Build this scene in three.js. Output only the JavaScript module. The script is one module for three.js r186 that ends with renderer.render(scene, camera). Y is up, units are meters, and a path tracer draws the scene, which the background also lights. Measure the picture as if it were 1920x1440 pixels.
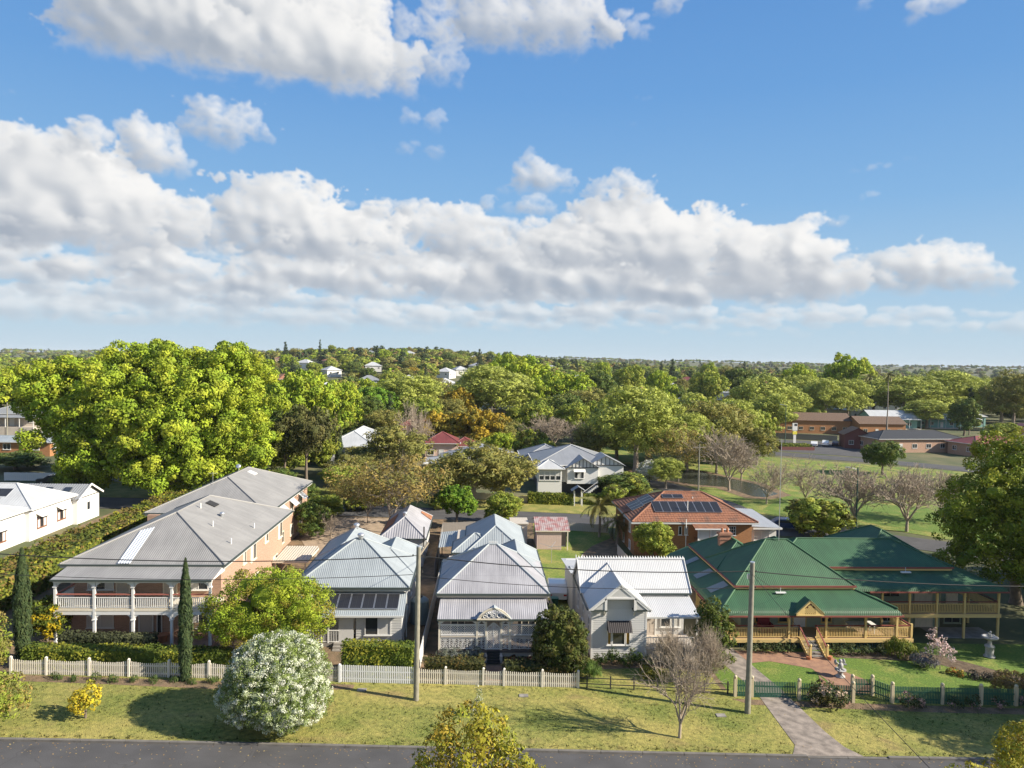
import * as THREE from 'three';
import { mergeGeometries } from 'three/addons/utils/BufferGeometryUtils.js';

// ---------- camera, sky, sun, exposure ----------
const scene = new THREE.Scene();
const D2R = Math.PI / 180;
const camera = new THREE.PerspectiveCamera(2 * Math.atan(720 / 1333) / D2R, 4 / 3, 0.5, 30000);
{
  const yaw = 2.6 * D2R, pitch = -Math.atan(44 / 1333), roll = 0.95 * D2R;
  const F = new THREE.Vector3(Math.sin(yaw) * Math.cos(pitch), Math.sin(pitch), -Math.cos(yaw) * Math.cos(pitch));
  const R0 = new THREE.Vector3(Math.cos(yaw), 0, Math.sin(yaw)), U0 = R0.clone().cross(F);
  camera.position.set(0, 22, 0);
  camera.up.copy(U0.multiplyScalar(Math.cos(roll)).addScaledVector(R0, -Math.sin(roll)));
  camera.lookAt(camera.position.clone().add(F));
}
const EXPOSURE = 2.0;
const renderer = new THREE.WebGLRenderer({ antialias: true });
renderer.setSize(1024, 768);
renderer.toneMapping = THREE.LinearToneMapping;
renderer.toneMappingExposure = EXPOSURE;
renderer.shadowMap.enabled = true;
const sunDir = new THREE.Vector3(0.834, 0.5, 0.232).normalize();
const sun = new THREE.DirectionalLight(new THREE.Color(1, 0.91, 0.76), 5);
sun.name = 'sun';
sun.position.copy(sunDir).multiplyScalar(300).add(new THREE.Vector3(0, 0, -80));
sun.target.position.set(0, 0, -80);
sun.castShadow = true;
Object.assign(sun.shadow.camera, { left: -200, right: 200, top: 200, bottom: -200, near: 1, far: 900 });
sun.shadow.mapSize.set(4096, 4096);
scene.add(sun, sun.target);

// ---------- numbers ----------
function rng(seed) {
  let s = seed | 0;
  return () => { s = (s + 0x6d2b79f5) | 0; let t = Math.imul(s ^ (s >>> 15), 1 | s); t = (t + Math.imul(t ^ (t >>> 7), 61 | t)) ^ t; return ((t ^ (t >>> 14)) >>> 0) / 4294967296; };
}
const clamp = (v, a = 0, b = 1) => (v < a ? a : v > b ? b : v);
const sstep = (a, b, v) => { const t = clamp((v - a) / (b - a)); return t * t * (3 - 2 * t); };
const mix = (a, b, t) => a + (b - a) * t;
const PERM = new Uint8Array(512), GRAD = new Float32Array(512);
{
  const r = rng(7), p = [...Array(256).keys()];
  for (let i = 255; i > 0; i--) { const j = Math.floor(r() * (i + 1)); [p[i], p[j]] = [p[j], p[i]]; }
  for (let i = 0; i < 512; i++) PERM[i] = p[i & 255];
  for (let i = 0; i < 256; i++) { const a = r() * 6.2832; GRAD[i * 2] = Math.cos(a); GRAD[i * 2 + 1] = Math.sin(a); }
}
function noise(x, y, px = 256, py = 256) {   // gradient noise about -1..1, repeating after px, py cells
  const xi = Math.floor(x), yi = Math.floor(y), fx = x - xi, fy = y - yi;
  const x0 = ((xi % px) + px) % px & 255, x1 = (((xi + 1) % px) + px) % px & 255, y0 = ((yi % py) + py) % py & 255, y1 = (((yi + 1) % py) + py) % py & 255;
  const u = fx * fx * fx * (fx * (fx * 6 - 15) + 10), v = fy * fy * fy * (fy * (fy * 6 - 15) + 10);
  const g = (h, dx, dy) => GRAD[h * 2] * dx + GRAD[h * 2 + 1] * dy;
  const a = g(PERM[PERM[x0] + y0], fx, fy), b = g(PERM[PERM[x1] + y0], fx - 1, fy), c = g(PERM[PERM[x0] + y1], fx, fy - 1), d = g(PERM[PERM[x1] + y1], fx - 1, fy - 1);
  return 1.5 * mix(mix(a, b, u), mix(c, d, u), v);
}
function fbm(x, y, oct = 4, p = 256) { let s = 0, a = 0.5, q = 1; for (let i = 0; i < oct; i++) { s += a * noise(x * q + i * 17.3, y * q + i * 9.1, p * q, p * q); a *= 0.5; q *= 2; } return s; }

// ---------- sky: clear air and cumulus, one picture of every direction ----------
{
  const W = 4096, H = 2048, up = 1024, N = W * up, deg = 360 / W, r = rng(31), E = EXPOSURE;
  const data = new Float32Array(W * H * 4).fill(1), wx = new Float32Array(N), wy = new Float32Array(N), fine = new Float32Array(N);
  const full = 470;                                         // above about 41 degrees the air needs no fine detail
  for (let j = 0; j < up; j++) for (let i = 0; i < W; i++) {
    const k = j * W + i, x = i / W * 140, y = j * deg / 360 * 170;
    if (j > full && (j & 1 || i & 1)) { const q = (j - (j & 1)) * W + i - (i & 1); wx[k] = wx[q]; wy[k] = wy[q]; fine[k] = fine[q]; continue; }
    wx[k] = fbm(x, y, 5, 140); wy[k] = fbm(x + 61.7, y + 33.1, 5, 140);
    fine[k] = 0.5 - Math.abs(noise(x * 2.1, y * 2.3, 294, 294)) * 0.8 - Math.abs(noise(x * 4.7, y * 5.1, 658, 658)) * 0.5 - Math.abs(noise(x * 10, y * 11, 1400, 1400)) * 0.3;
  }
  const air = [[0, 0.56, 0.69, 0.78], [2.5, 0.49, 0.655, 0.785], [6, 0.38, 0.585, 0.79], [12, 0.242, 0.47, 0.77], [20, 0.155, 0.365, 0.715], [28, 0.116, 0.3, 0.655], [45, 0.07, 0.21, 0.53], [90, 0.045, 0.145, 0.41]];
  const clear = new Float32Array(up * 3);
  for (let j = 0; j < up; j++) {
    const e = (j + 0.5) * deg; let q = 0; while (e > air[q + 1][0]) q++;
    for (let c = 0; c < 3; c++) { clear[j * 3 + c] = mix(air[q][c + 1], air[q + 1][c + 1], (e - air[q][0]) / (air[q + 1][0] - air[q][0])) / E; for (let i = 0; i < W; i++) data[((j + up) * W + i) * 4 + c] = clear[j * 3 + c]; }
  }
  for (let k = 0; k < N; k++) [0.20, 0.21, 0.13].forEach((v, c) => { data[k * 4 + c] = v / E; });
  const az0 = -87.4;                                        // the bearing that layout angles are counted from
  function blur(src, w, h, rad) {
    const tmp = new Float32Array(w * h), out = new Float32Array(w * h), n = 2 * rad + 1;
    for (let y = 0; y < h; y++) { let s = 0; for (let x = -rad; x < w + rad; x++) { if (x + rad < w) s += src[y * w + x + rad] ?? 0; if (x - rad - 1 >= 0 && x - rad - 1 < w) s -= src[y * w + x - rad - 1]; if (x >= 0 && x < w) tmp[y * w + x] = s / n; } }
    for (let x = 0; x < w; x++) { let s = 0; for (let y = -rad; y < h + rad; y++) { if (y + rad < h && y + rad >= 0) s += tmp[(y + rad) * w + x]; if (y - rad - 1 >= 0 && y - rad - 1 < h) s -= tmp[(y - rad - 1) * w + x]; if (y >= 0 && y < h) out[y * w + x] = s / n; } }
    return out;
  }
  // one cumulus: rounded heaps over an even base, lit from the sun's side; angles in degrees
  function heap(a0, a1, base, top, n, { flat = 0.7, dense = 1, size = 1, grey = 1, rag = 1, soft = 1.7 } = {}) {
    const tall = top - base, mid = (a0 + a1) / 2, half = (a1 - a0) / 2, pad = 1.5 + half * 0.12;
    const x0 = Math.floor((a0 - pad + az0 + 180) / deg), y0 = Math.max(0, Math.floor((base - 1) / deg)), w = Math.ceil((2 * half + 2 * pad) / deg), h = Math.min(up - y0, Math.ceil((tall * 1.35 + 2.2) / deg));
    const T = new Float32Array(w * h), at = (i, j) => (j + y0) * W + (((i + x0) % W) + W) % W;
    for (let q = 0; q < n; q++) {
      const a = mid + half * 0.94 * (r() * 2 - 1), s = 1 - Math.pow(Math.abs(a - mid) / half, 2.4), hgt = tall * (0.3 + 0.7 * s * (0.75 + 0.25 * r()));
      const rad = (0.2 + 0.28 * r() * r() + 0.08 * r()) * Math.min(tall, half * 1.4) * size * (0.55 + 0.45 * s) / Math.sqrt(flat);
      const e = base + clamp(r() * hgt, rad * 0.2, Math.max(hgt - rad * flat, rad * 0.3));
      const cx = (a + az0 + 180) / deg - x0, cy = e / deg - y0, rx = rad / deg, ry = rad * flat / deg, m = 1.7;
      for (let j = Math.max(0, Math.floor(cy - ry * m)); j <= Math.min(h - 1, cy + ry * m); j++) for (let i = Math.max(0, Math.floor(cx - rx * m)); i <= Math.min(w - 1, cx + rx * m); i++) {
        const k = at(i, j), x = (i - cx) / rx + wx[k] * 0.9 * rag, y = (j - cy) / ry + wy[k] * 0.9 * rag, d = 1 - x * x - y * y + (fine[k] - 0.1) * 0.5 * rag;
        if (d > 0) { const t = Math.sqrt(d) * rad; T[j * w + i] += t * t * t; }
      }
    }
    for (let k = 0; k < w * h; k++) T[k] = Math.cbrt(T[k]);
    for (let j = 0; j < h; j++) for (let i = 0; i < w; i++) { const k = at(i, j), e = (j + y0) * deg; T[j * w + i] *= sstep(base - 0.5 + wx[k] * 1.5, base + 0.22 * tall + 0.4 + wy[k] * 1.5, e) * clamp(0.78 + fine[k] * 0.5 + wy[k] * 0.35, 0.25, 1.2); }
    const big = blur(blur(T, w, h, Math.max(3, Math.round(tall * 0.9))), w, h, Math.max(3, Math.round(tall * 0.9))), small = blur(blur(T, w, h, 4), w, h, 4);
    const slope = (f, i, j, s, g) => { const l = f[j * w + Math.max(0, i - s)], rr = f[j * w + Math.min(w - 1, i + s)], u = f[Math.min(h - 1, j + s) * w + i], dn = f[Math.max(0, j - s) * w + i]; const gx = (l - rr) / (2 * s * deg), gv = (dn - u) / (2 * s * deg), q = Math.hypot(gx, gv, g); return (gx * 0.74 + gv * 0.52 + g * 0.42) / q; };
    for (let j = 0; j < h; j++) {
      const e = (j + y0) * deg, veil = 0.42 * sstep(6.5, 1.0, e);
      for (let i = 0; i < w; i++) {
        const t = T[j * w + i]; if (t <= 0.002) continue;
        const k = at(i, j), o = (k + N) * 4, v = clamp((e - base) / tall), side = clamp((i / w - 0.5) * 1.2, -0.5, 0.5);
        const alpha = dense * (1 - Math.exp(-Math.pow(Math.max(0, t - 0.03) / (0.4 * soft), 1.15))) * (1 - 0.3 * sstep(4.5, 1.5, e));
        const l = 0.55 * slope(big, i, j, 3, 0.8) + 0.45 * slope(small, i, j, 3, 1.1);
        const thin = Math.exp(-t * 0.9);
        let b = 0.33 + 0.44 * l + 0.26 * sstep(0.0, 0.75, v) * (0.85 + side * 0.5) + 0.16 * thin + fine[k] * 0.06 + wx[k] * 0.10;
        b = clamp(b - (1 - grey) * -0.1, 0.16, 1);
        const cl = [mix(0.28, 0.95, b), mix(0.345, 0.94, b), mix(0.44, 0.925, b)];
        for (let c = 0; c < 3; c++) data[o + c] = mix(data[o + c], mix(cl[c] / E, clear[(j + y0) * 3 + c] * 1.05, veil), alpha);
      }
    }
  }
  // the low far rows first, then the bank, then the high heaps; the same kinds go on all round the horizon
  const low = { flat: 0.34, dense: 0.9, grey: 0.9 }, mid = { flat: 0.45, dense: 0.96 };
  for (let a = -180; a < 180; a += 7) { const w = 9 + 6 * r(); heap(a - w / 2, a + w / 2, 1.9 + r() * 0.6, 3.3 + r() * 1.0, 14, low); }
  for (const q of [[-41.0, -28.1, 1.9, 4.9, 26], [-34.0, -18.3, 2.0, 4.6, 26], [-26.4, -6.9, 2.3, 5.3, 28], [-16.7, -0.1, 2.4, 4.8, 24], [-8.6, 12.2, 2.8, 6.0, 28], [3.4, 20.1, 2.9, 5.7, 26], [17.4, 28.9, 2.9, 4.7, 22], [24.1, 35.4, 2.9, 4.4, 22], [-38.5, -22.8, 3.4, 6.6, 26], [-29.7, -11.1, 3.5, 7.0, 28]]) heap(...q, low);
  for (const q of [[-42.2, -29.7, 4.8, 7.8, 34], [-33.4, -19.8, 4.6, 8.1, 34], [-23.5, -6.9, 4.5, 8.6, 36], [-13.6, 2.0, 4.4, 9.2, 34], [-4.4, 14.2, 4.4, 10.4, 40], [10.1, 26.2, 4.5, 9.4, 38]]) heap(...q, mid);
  for (const q of [[25.1, 33.8, 5.1, 9.2, 30], [26.8, 34.1, 5.3, 8.5, 18]]) heap(...q, { flat: 0.5, dense: 0.9, rag: 1.4, soft: 2.4 });
  for (const q of [[15.4, 25.8, 5.0, 11.4, 34], [7.1, 21.1, 5.9, 12.1, 40], [1.6, 14.9, 6.7, 13.8, 42], [-1.9, 7.5, 8.4, 11.6, 24], [18.8, 25.4, 6.5, 10.2, 22]]) heap(q[0], q[1], q[2], q[3], q[4] * 1.4, { flat: 0.62, size: 0.8, rag: 1.35, soft: 2.1 });
  for (const q of [[4.0, 11.6, 11.6, 15.2, 18], [-1.3, 4.4, 13.0, 16.5, 14], [-2.8, 2.8, 11.4, 13.8, 12]]) heap(...q, { flat: 0.7, rag: 1.6, soft: 2.6, dense: 0.93 });
  for (const q of [[-11.5, -0.2, 7.6, 13.0, 42], [-16.8, -8.6, 7.1, 12.3, 30], [-25.1, -11.1, 7.0, 13.7, 46], [-44.0, -23.5, 7.0, 15.1, 70], [-37.4, -26.4, 6.9, 14.8, 40], [-32.5, -23.7, 12.3, 16.7, 22]]) heap(q[0], q[1], q[2], q[3], q[4] * 1.4, { size: 0.82, rag: 1.35, soft: 2.1 });
  for (const q of [[-25.5, -18.6, 15.1, 19.0, 18], [-9.0, -5.8, 17.5, 19.3, 7], [-9.4, -5.7, 15.7, 17.1, 8]]) heap(...q, { rag: 1.9, soft: 3.0, dense: 0.88 });
  for (const q of [[-32.2, -8.8, 19.6, 30.1, 70], [-23.6, -10.0, 19.8, 25.9, 34]]) heap(q[0], q[1], q[2], q[3], q[4] * 1.3, { soft: 2.6, rag: 1.3, size: 0.9 });
  for (const q of [[-9.8, -4.6, 20.5, 28.2, 26], [-6.3, 6.7, 23.1, 30.3, 34]]) heap(...q, { rag: 1.8, soft: 3.0, dense: 0.9 });
  for (const q of [[24.7, 27.6, 13.6, 14.4, 9], [25.6, 27.0, 11.7, 12.4, 7], [23.2, 25.3, 10.0, 10.9, 8], [8.3, 9.8, 17.8, 18.3, 5], [6.7, 10.4, 23.8, 26.0, 10], [10.6, 14.4, 25.1, 27.1, 9], [27.6, 31.9, 22.5, 24.5, 14], [24.9, 26.2, 23.9, 24.8, 6], [-35.7, -34.5, 16.2, 16.6, 5], [28.2, 29.4, 14.1, 14.6, 5], [9.3, 10.5, 19.7, 20.3, 4]]) heap(...q, { rag: 1.8, soft: 2.4, dense: 0.8, flat: 0.5 });
  for (let q = 0; q < 420; q++) { const a = -180 + r() * 360, e = 2.6 + Math.pow(r(), 1.2) * 9, inBank = a < 25 - e * 0.9 || a > 40, s = (0.25 + 0.55 * r()) * (0.5 + e * 0.13); if (inBank) heap(a - s * 3.2, a + s * 3.2, e, e + s * 2.1, 9, { flat: 0.5, rag: 1.6, soft: 2.2, dense: 0.8 }); }
  for (let a = 50; a < 306; a += 12) {                      // beyond the frame
    heap(a - 10, a + 9, 2.6, 5.5 + r(), 24, low); heap(a - 10, a + 10, 3.6, 9 + 2 * r(), 36, mid);
    heap(a - 11, a + 9, 6.4 + r() * 1.5, 12.5 + 5 * r(), 40);
    if (r() < 0.55) heap(a - 9, a + 9, 20 + 5 * r(), 29 + 5 * r(), 40);
  }
  for (let i = 0; i < 16; i++) { const a = r() * 360, e = 42 + r() * 35, w = 6 + r() * 8; heap(a - w, a + w, e, e + 6 + r() * 4, 26, { rag: 1.4 }); }
  const sky = new THREE.DataTexture(data, W, H, THREE.RGBAFormat, THREE.FloatType);
  sky.mapping = THREE.EquirectangularReflectionMapping; sky.magFilter = THREE.LinearFilter; sky.needsUpdate = true;
  scene.background = sky; scene.environment = sky;
}

// ---------- building helpers ----------
const V = (x, y, z) => new THREE.Vector3(x, y, z);
const taken = new Map();
function numbered(name) { const n = taken.get(name) ?? 0; taken.set(name, n + 1); return n ? `${name}_${String(n).padStart(3, '0')}` : name; }
function info(o, label, category, group, kind) { if (label) o.userData.label = label; if (category) o.userData.category = category; if (group) o.userData.group = group; if (kind) o.userData.kind = kind; return o; }
function thing(name, label, category, x, y, z, group) { const g = new THREE.Group(); g.name = numbered(name); g.position.set(x, y, z); scene.add(g); return info(g, label, category, group); }
function whole(name, geo, mat, label, category, group, x = 0, y = 0, z = 0) { const m = new THREE.Mesh(geo, mat); m.name = numbered(name); m.position.set(x, y, z); scene.add(m); return info(m, label, category, group); }
function structure(name, geo, mat) { const m = new THREE.Mesh(geo, mat); m.name = numbered(name); scene.add(m); return info(m, null, null, null, 'structure'); }
const originOf = (o) => { const v = V(0, 0, 0); while (o && o !== scene) { v.add(o.position); o = o.parent; } return v; };
// a part given in world coordinates (geometry of its own)
function part(parent, name, geo, mat, label) { const o = originOf(parent), m = new THREE.Mesh(geo.translate(-o.x, -o.y, -o.z), mat); m.name = name; parent.add(m); if (label) m.userData.label = label; return m; }
// a part that shares its geometry, placed at a world position
function piece(parent, name, geo, mat, x, y, z, ry = 0) { const o = originOf(parent), m = new THREE.Mesh(geo, mat); m.name = name; m.position.set(x - o.x, y - o.y, z - o.z); m.rotation.y = ry; parent.add(m); return m; }
function sub(parent, name, x, y, z) { const o = originOf(parent), g = new THREE.Group(); g.name = name; g.position.set(x - o.x, y - o.y, z - o.z); parent.add(g); return g; }
function again(src, label, x, y, z, ry = 0, s = 1) { const c = src.clone(); c.name = numbered(src.name.replace(/_\d{3}$/, '')); c.position.set(x, y, z); c.rotation.y = ry; Array.isArray(s) ? c.scale.set(...s) : c.scale.setScalar(s); c.userData = { ...src.userData }; if (label) c.userData.label = label; scene.add(c); return c; }
const box = (w, h, d, x = 0, y = 0, z = 0) => new THREE.BoxGeometry(w, h, d).translate(x, y, z);
const span = (x0, x1, y0, y1, z0, z1) => box(Math.abs(x1 - x0), Math.abs(y1 - y0), Math.abs(z1 - z0), (x0 + x1) / 2, (y0 + y1) / 2, (z0 + z1) / 2);
const cyl = (r0, r1, h, n = 10) => new THREE.CylinderGeometry(r1, r0, h, n).translate(0, h / 2, 0);
const join = (list) => mergeGeometries(list.map((g) => { const q = g.index ? g.toNonIndexed() : g; for (const k of Object.keys(q.attributes)) if (!['position', 'normal', 'uv'].includes(k)) q.deleteAttribute(k); if (!q.attributes.uv) q.setAttribute('uv', new THREE.Float32BufferAttribute(new Float32Array(q.attributes.position.count * 2), 2)); return q; }));
function bar(a, b, r, n = 6, r2 = r) { const d = b.clone().sub(a), L = d.length(), g = new THREE.CylinderGeometry(r2, r, L, n, 1); g.translate(0, L / 2, 0); g.applyQuaternion(new THREE.Quaternion().setFromUnitVectors(V(0, 1, 0), d.normalize())); return g.translate(a.x, a.y, a.z); }
function beam(a, b, w, h) { const d = b.clone().sub(a), L = d.length(), g = new THREE.BoxGeometry(w, h, L); g.applyMatrix4(new THREE.Matrix4().lookAt(a, b, V(0, 1, 0))); return g.translate((a.x + b.x) / 2, (a.y + b.y) / 2, (a.z + b.z) / 2); }
function poly(pts, depth, bevel = 0) { const s = new THREE.Shape(pts.map(([x, y]) => new THREE.Vector2(x, y))); return new THREE.ExtrudeGeometry(s, { depth, bevelEnabled: bevel > 0, bevelSize: bevel, bevelThickness: bevel, bevelSegments: 1 }); }
// uv in metres from the larger face directions, so that textures keep their real size
function metres(g, s = 1) {
  const q = g.index ? g.toNonIndexed() : g, p = q.attributes.position, n = q.attributes.normal, uv = new Float32Array(p.count * 2);
  for (let i = 0; i < p.count; i++) {
    const ax = Math.abs(n.getX(i)), ay = Math.abs(n.getY(i)), az = Math.abs(n.getZ(i));
    const [u, v] = ay > ax && ay > az ? [p.getX(i), p.getZ(i)] : ax > az ? [p.getZ(i), p.getY(i)] : [p.getX(i), p.getY(i)];
    uv[i * 2] = u * s; uv[i * 2 + 1] = v * s;
  }
  q.setAttribute('uv', new THREE.BufferAttribute(uv, 2));
  return q;
}

// ---------- ground height ----------
function hillAt(x, z) {
  const d = Math.hypot(x, z), a = Math.atan2(x, -z) / D2R;
  let h = sstep(280, 1000, d) * 24 * Math.exp(-Math.pow((a + 6) / 17, 2)) + sstep(280, 900, d) * 4 * Math.exp(-Math.pow((a - 22) / 10, 2));
  h += sstep(1500, 3600, d) * (22 + 6 * noise(a * 0.16, 3.3) + 4 * noise(a * 0.5, 1.7));
  return h;
}
const gy = (x, z) => -1.6 * Math.tanh(x / 50) + hillAt(x, z);

// ---------- textures ----------
function tex(w, h, f, srgb = true) {
  const d = new Uint8Array(w * h * 4);
  for (let j = 0; j < h; j++) for (let i = 0; i < w; i++) { const c = f(i / w, j / h, i, j), o = (j * w + i) * 4; for (let k = 0; k < 3; k++) d[o + k] = clamp(c[k] ?? c[0], 0, 1) * 255; d[o + 3] = 255; }
  const t = new THREE.DataTexture(d, w, h); t.wrapS = t.wrapT = THREE.RepeatWrapping; t.magFilter = THREE.LinearFilter; t.minFilter = THREE.LinearMipmapLinearFilter; if (srgb) t.colorSpace = THREE.SRGBColorSpace; t.needsUpdate = true; return t;
}
const sc = (t, u, v = u) => { const c = t.clone(); c.repeat.set(u, v); c.needsUpdate = true; return c; };
const lin = (r, g, b) => [r, g, b].map((v) => Math.pow(v, 1 / 2.2));        // real-world base colour to what an sRGB texture stores
const blend = (a, b, t) => a.map((v, i) => mix(v, b[i], clamp(t)));
const std = (o) => new THREE.MeshStandardMaterial({ roughness: 0.85, ...o });
const rgb = (r, g, b) => new THREE.Color().setRGB(r, g, b);
const rT = rng(11);

const GREEN = lin(0.125, 0.16, 0.02), STRAW = lin(0.305, 0.262, 0.066), LUSH = lin(0.1, 0.17, 0.015), EARTH = lin(0.20, 0.115, 0.065);
const grassTex = (mixAt, n = 1024, GREEN_ = GREEN) => tex(n, n, (u, v) => {
  const c = fbm(u * 6, v * 6, 4, 6), f = noise(u * 170, v * 170, 170, 170), g2 = noise(u * 70, v * 70, 70, 70);
  const k = mixAt + c * 1.1 + g2 * 0.22, b = 1 + f * 0.16 + g2 * 0.1;
  return blend(GREEN_, STRAW, k).map((x) => x * b);
});
const dryGrass = grassTex(0.62), lawnGrass = grassTex(0.04, 1024, LUSH), midGrass = grassTex(0.42, 1024, LUSH);
const bumpGrass = tex(512, 512, (u, v) => [0.5 + 0.3 * noise(u * 90, v * 90, 90, 90) + 0.2 * noise(u * 30, v * 30, 30, 30)], false);
const grassMat = (t, tile = 9, bump = 0.05) => std({ map: sc(t, 1 / tile), bumpMap: sc(bumpGrass, 1 / 5), bumpScale: bump, roughness: 1 });
const M = {
  verge: std({ map: tex(2048, 512, (u, v) => {
    const x = u * 96 - 48, z = v * 12, c = fbm(x * 0.16 + 9, z * 0.22, 4), p = fbm(x * 0.55, z * 0.7 + 4, 3), f = noise(x * 9, z * 9), f2 = noise(x * 3.1, z * 3.1);
    const k = 0.56 + c * 1.0 + p * 0.4 + f2 * 0.15, worn = sstep(0.35, 0.75, fbm(x * 0.3 + 40, z * 0.5, 3) + 0.25), b = 1 + f * 0.13 + f2 * 0.1;
    return blend(blend(GREEN, STRAW, k), EARTH, worn * 0.35 * sstep(0.3, 0.8, k)).map((q) => q * b);
  }), bumpMap: sc(bumpGrass, 20, 2.6), bumpScale: 0.05, roughness: 1 }),
  dry: grassMat(dryGrass, 11), lawn: grassMat(lawnGrass, 13), mid: grassMat(midGrass, 17), 
  land: std({ map: sc(tex(1024, 1024, (u, v) => { const c = fbm(u * 8, v * 8, 5, 8), f = fbm(u * 60, v * 60, 2, 60); return blend(blend(lin(0.055, 0.075, 0.022), lin(0.16, 0.135, 0.06), 0.42 + c * 1.3), lin(0.15, 0.10, 0.06), f * 1.2 - 0.25); }), 1 / 60), roughness: 1 }),
  asphalt: std({ map: sc(tex(1024, 1024, (u, v) => { const f = noise(u * 300, v * 300, 300, 300), c = fbm(u * 5, v * 7, 4, 35), cr = sstep(0.03, 0.0, Math.abs(fbm(u * 4 + 3, v * 4, 4, 4))) * sstep(0.1, 0.35, c + 0.2), b = 0.07 * (1 + f * 0.28 + c * 0.45) * (1 - 0.25 * cr); return lin(b, b * 0.97, b * 0.99); }), 1 / 12), roughness: 0.92 }),
  concrete: std({ map: sc(tex(512, 512, (u, v) => { const f = noise(u * 120, v * 120, 120, 120), c = fbm(u * 6, v * 6, 4, 6), b = 0.26 * (1 + f * 0.1 + c * 0.5); return lin(b, b * 0.92, b * 0.82); }), 1 / 4), roughness: 0.95 }),
  pavers: std({ map: sc(tex(512, 512, (u, v) => { const f = noise(u * 100, v * 100, 100, 100), c = fbm(u * 9, v * 9, 4, 9), b = 0.24 * (1 + f * 0.16 + c * 0.8); return lin(b, b * 0.84, b * 0.7); }), 1 / 5), roughness: 0.95 }),
  earth: std({ map: sc(tex(512, 512, (u, v) => { const f = noise(u * 110, v * 110, 110, 110), c = fbm(u * 7, v * 7, 4, 7); return blend(lin(0.24, 0.155, 0.09), lin(0.13, 0.095, 0.05), 0.5 + c * 1.4).map((q) => q * (1 + f * 0.2)); }), 1 / 6), bumpMap: sc(bumpGrass, 1 / 4), bumpScale: 0.05, roughness: 1 }),
  gravel: std({ map: sc(tex(512, 512, (u, v) => { const f = noise(u * 120, v * 120, 120, 120), c = fbm(u * 7, v * 7, 4, 7), k = 1 + f * 0.18 + c * 0.4; return lin(0.33 * k, 0.25 * k, 0.175 * k); }), 1 / 5), roughness: 1 }),
  mulch: std({ map: sc(tex(512, 512, (u, v) => { const f = noise(u * 120, v * 120, 120, 120), c = fbm(u * 9, v * 9, 4, 9); return blend(lin(0.10, 0.065, 0.04), lin(0.19, 0.14, 0.085), 0.5 + c * 1.3 + f * 0.5); }), 1 / 4), bumpMap: sc(bumpGrass, 1 / 2), bumpScale: 0.06, roughness: 1 }),
  redpave: std({ map: sc(tex(512, 512, (u, v) => { const f = noise(u * 70, v * 70, 70, 70), c = fbm(u * 8, v * 8, 4, 8); return blend(lin(0.33, 0.185, 0.11), lin(0.22, 0.12, 0.08), 0.4 + c * 1.2 + f * 0.5); }), 1 / 4), roughness: 0.95 }),
};
const speckle = tex(512, 512, (u, v) => [0.5 + 0.25 * fbm(u * 40, v * 40, 3, 40) + 0.25 * fbm(u * 6, v * 6, 3, 6)], false);
// painted or galvanised sheet: even colour with weather stains that run down the sheets
function sheetMat(r, g, b, rough = 0.42, stain = 0.12, metal = 0) {
  const t = tex(256, 256, (u, v) => { const sheet = Math.floor(u * 9), lap = Math.abs(v * 2 % 1 - 0.5) < 0.008 ? 0.93 : 1, s = lap * (1 + stain * (0.7 * (PERM[sheet + 40] / 255 - 0.5) + fbm(u * 14, v * 3, 4, 14) * 1.5 + fbm(u * 4, v * 4, 3, 4)) + 0.05 * noise(u * 64, v * 64, 64, 64)); return lin(r * s, g * s, b * s); });
  return new THREE.MeshStandardMaterial({ map: sc(t, 1 / 7), roughness: rough, metalness: metal, roughnessMap: null });
}
const wood = (r, g, b, rough = 0.75, vary = 0.1) => std({ map: sc(tex(128, 128, (u, v) => { const s = 1 + vary * (noise(u * 20, v * 4, 20, 4) + 0.7 * noise(u * 60, v * 60, 60, 60)); return lin(r * s, g * s, b * s); }), 0.7), roughness: rough });
const brickTex = (a, b2, mortar) => tex(512, 512, (u, v, i, j) => {
  const rows = 24, row = Math.floor(v * rows), uu = u * 8 + (row & 1) * 0.5, col = ((Math.floor(uu) % 8) + 8) % 8, fu = uu - Math.floor(uu), fv = v * rows - row;
  const m = Math.min(fu, 1 - fu) * 8 < 0.28 || Math.min(fv, 1 - fv) < 0.11, tone = (PERM[PERM[col + 3] + row] / 255), s = 1 + 0.12 * noise(u * 90, v * 90, 90, 90);
  return (m ? mortar : blend(a, b2, tone)).map((q) => q * s);
});
M.brick = std({ map: sc(brickTex(lin(0.45, 0.265, 0.18), lin(0.36, 0.2, 0.13), lin(0.42, 0.33, 0.26)), 1 / 2), roughness: 0.95 });
M.tanbrick = std({ map: sc(brickTex(lin(0.42, 0.185, 0.062), lin(0.33, 0.135, 0.05), lin(0.30, 0.19, 0.11)), 1 / 2), roughness: 0.95 });
M.chimney = std({ map: sc(brickTex(lin(0.36, 0.15, 0.08), lin(0.24, 0.10, 0.06), lin(0.3, 0.22, 0.16)), 1 / 2), roughness: 0.95 });
M.zinc = sheetMat(0.25, 0.243, 0.232, 0.5, 0.14);            // house 1, pale grey
M.blueGrey = sheetMat(0.29, 0.32, 0.335, 0.5, 0.12);     // the two cottages
M.galv = sheetMat(0.305, 0.3, 0.315, 0.48, 0.2);
M.whiteSheet = sheetMat(0.49, 0.495, 0.5, 0.5, 0.05);
M.greenSheet = sheetMat(0.032, 0.096, 0.04, 0.6, 0.2);
M.skylight = sheetMat(0.17, 0.19, 0.19, 0.3, 0.15);
M.fresh = sheetMat(0.5, 0.53, 0.58, 0.35, 0.05);
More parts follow.
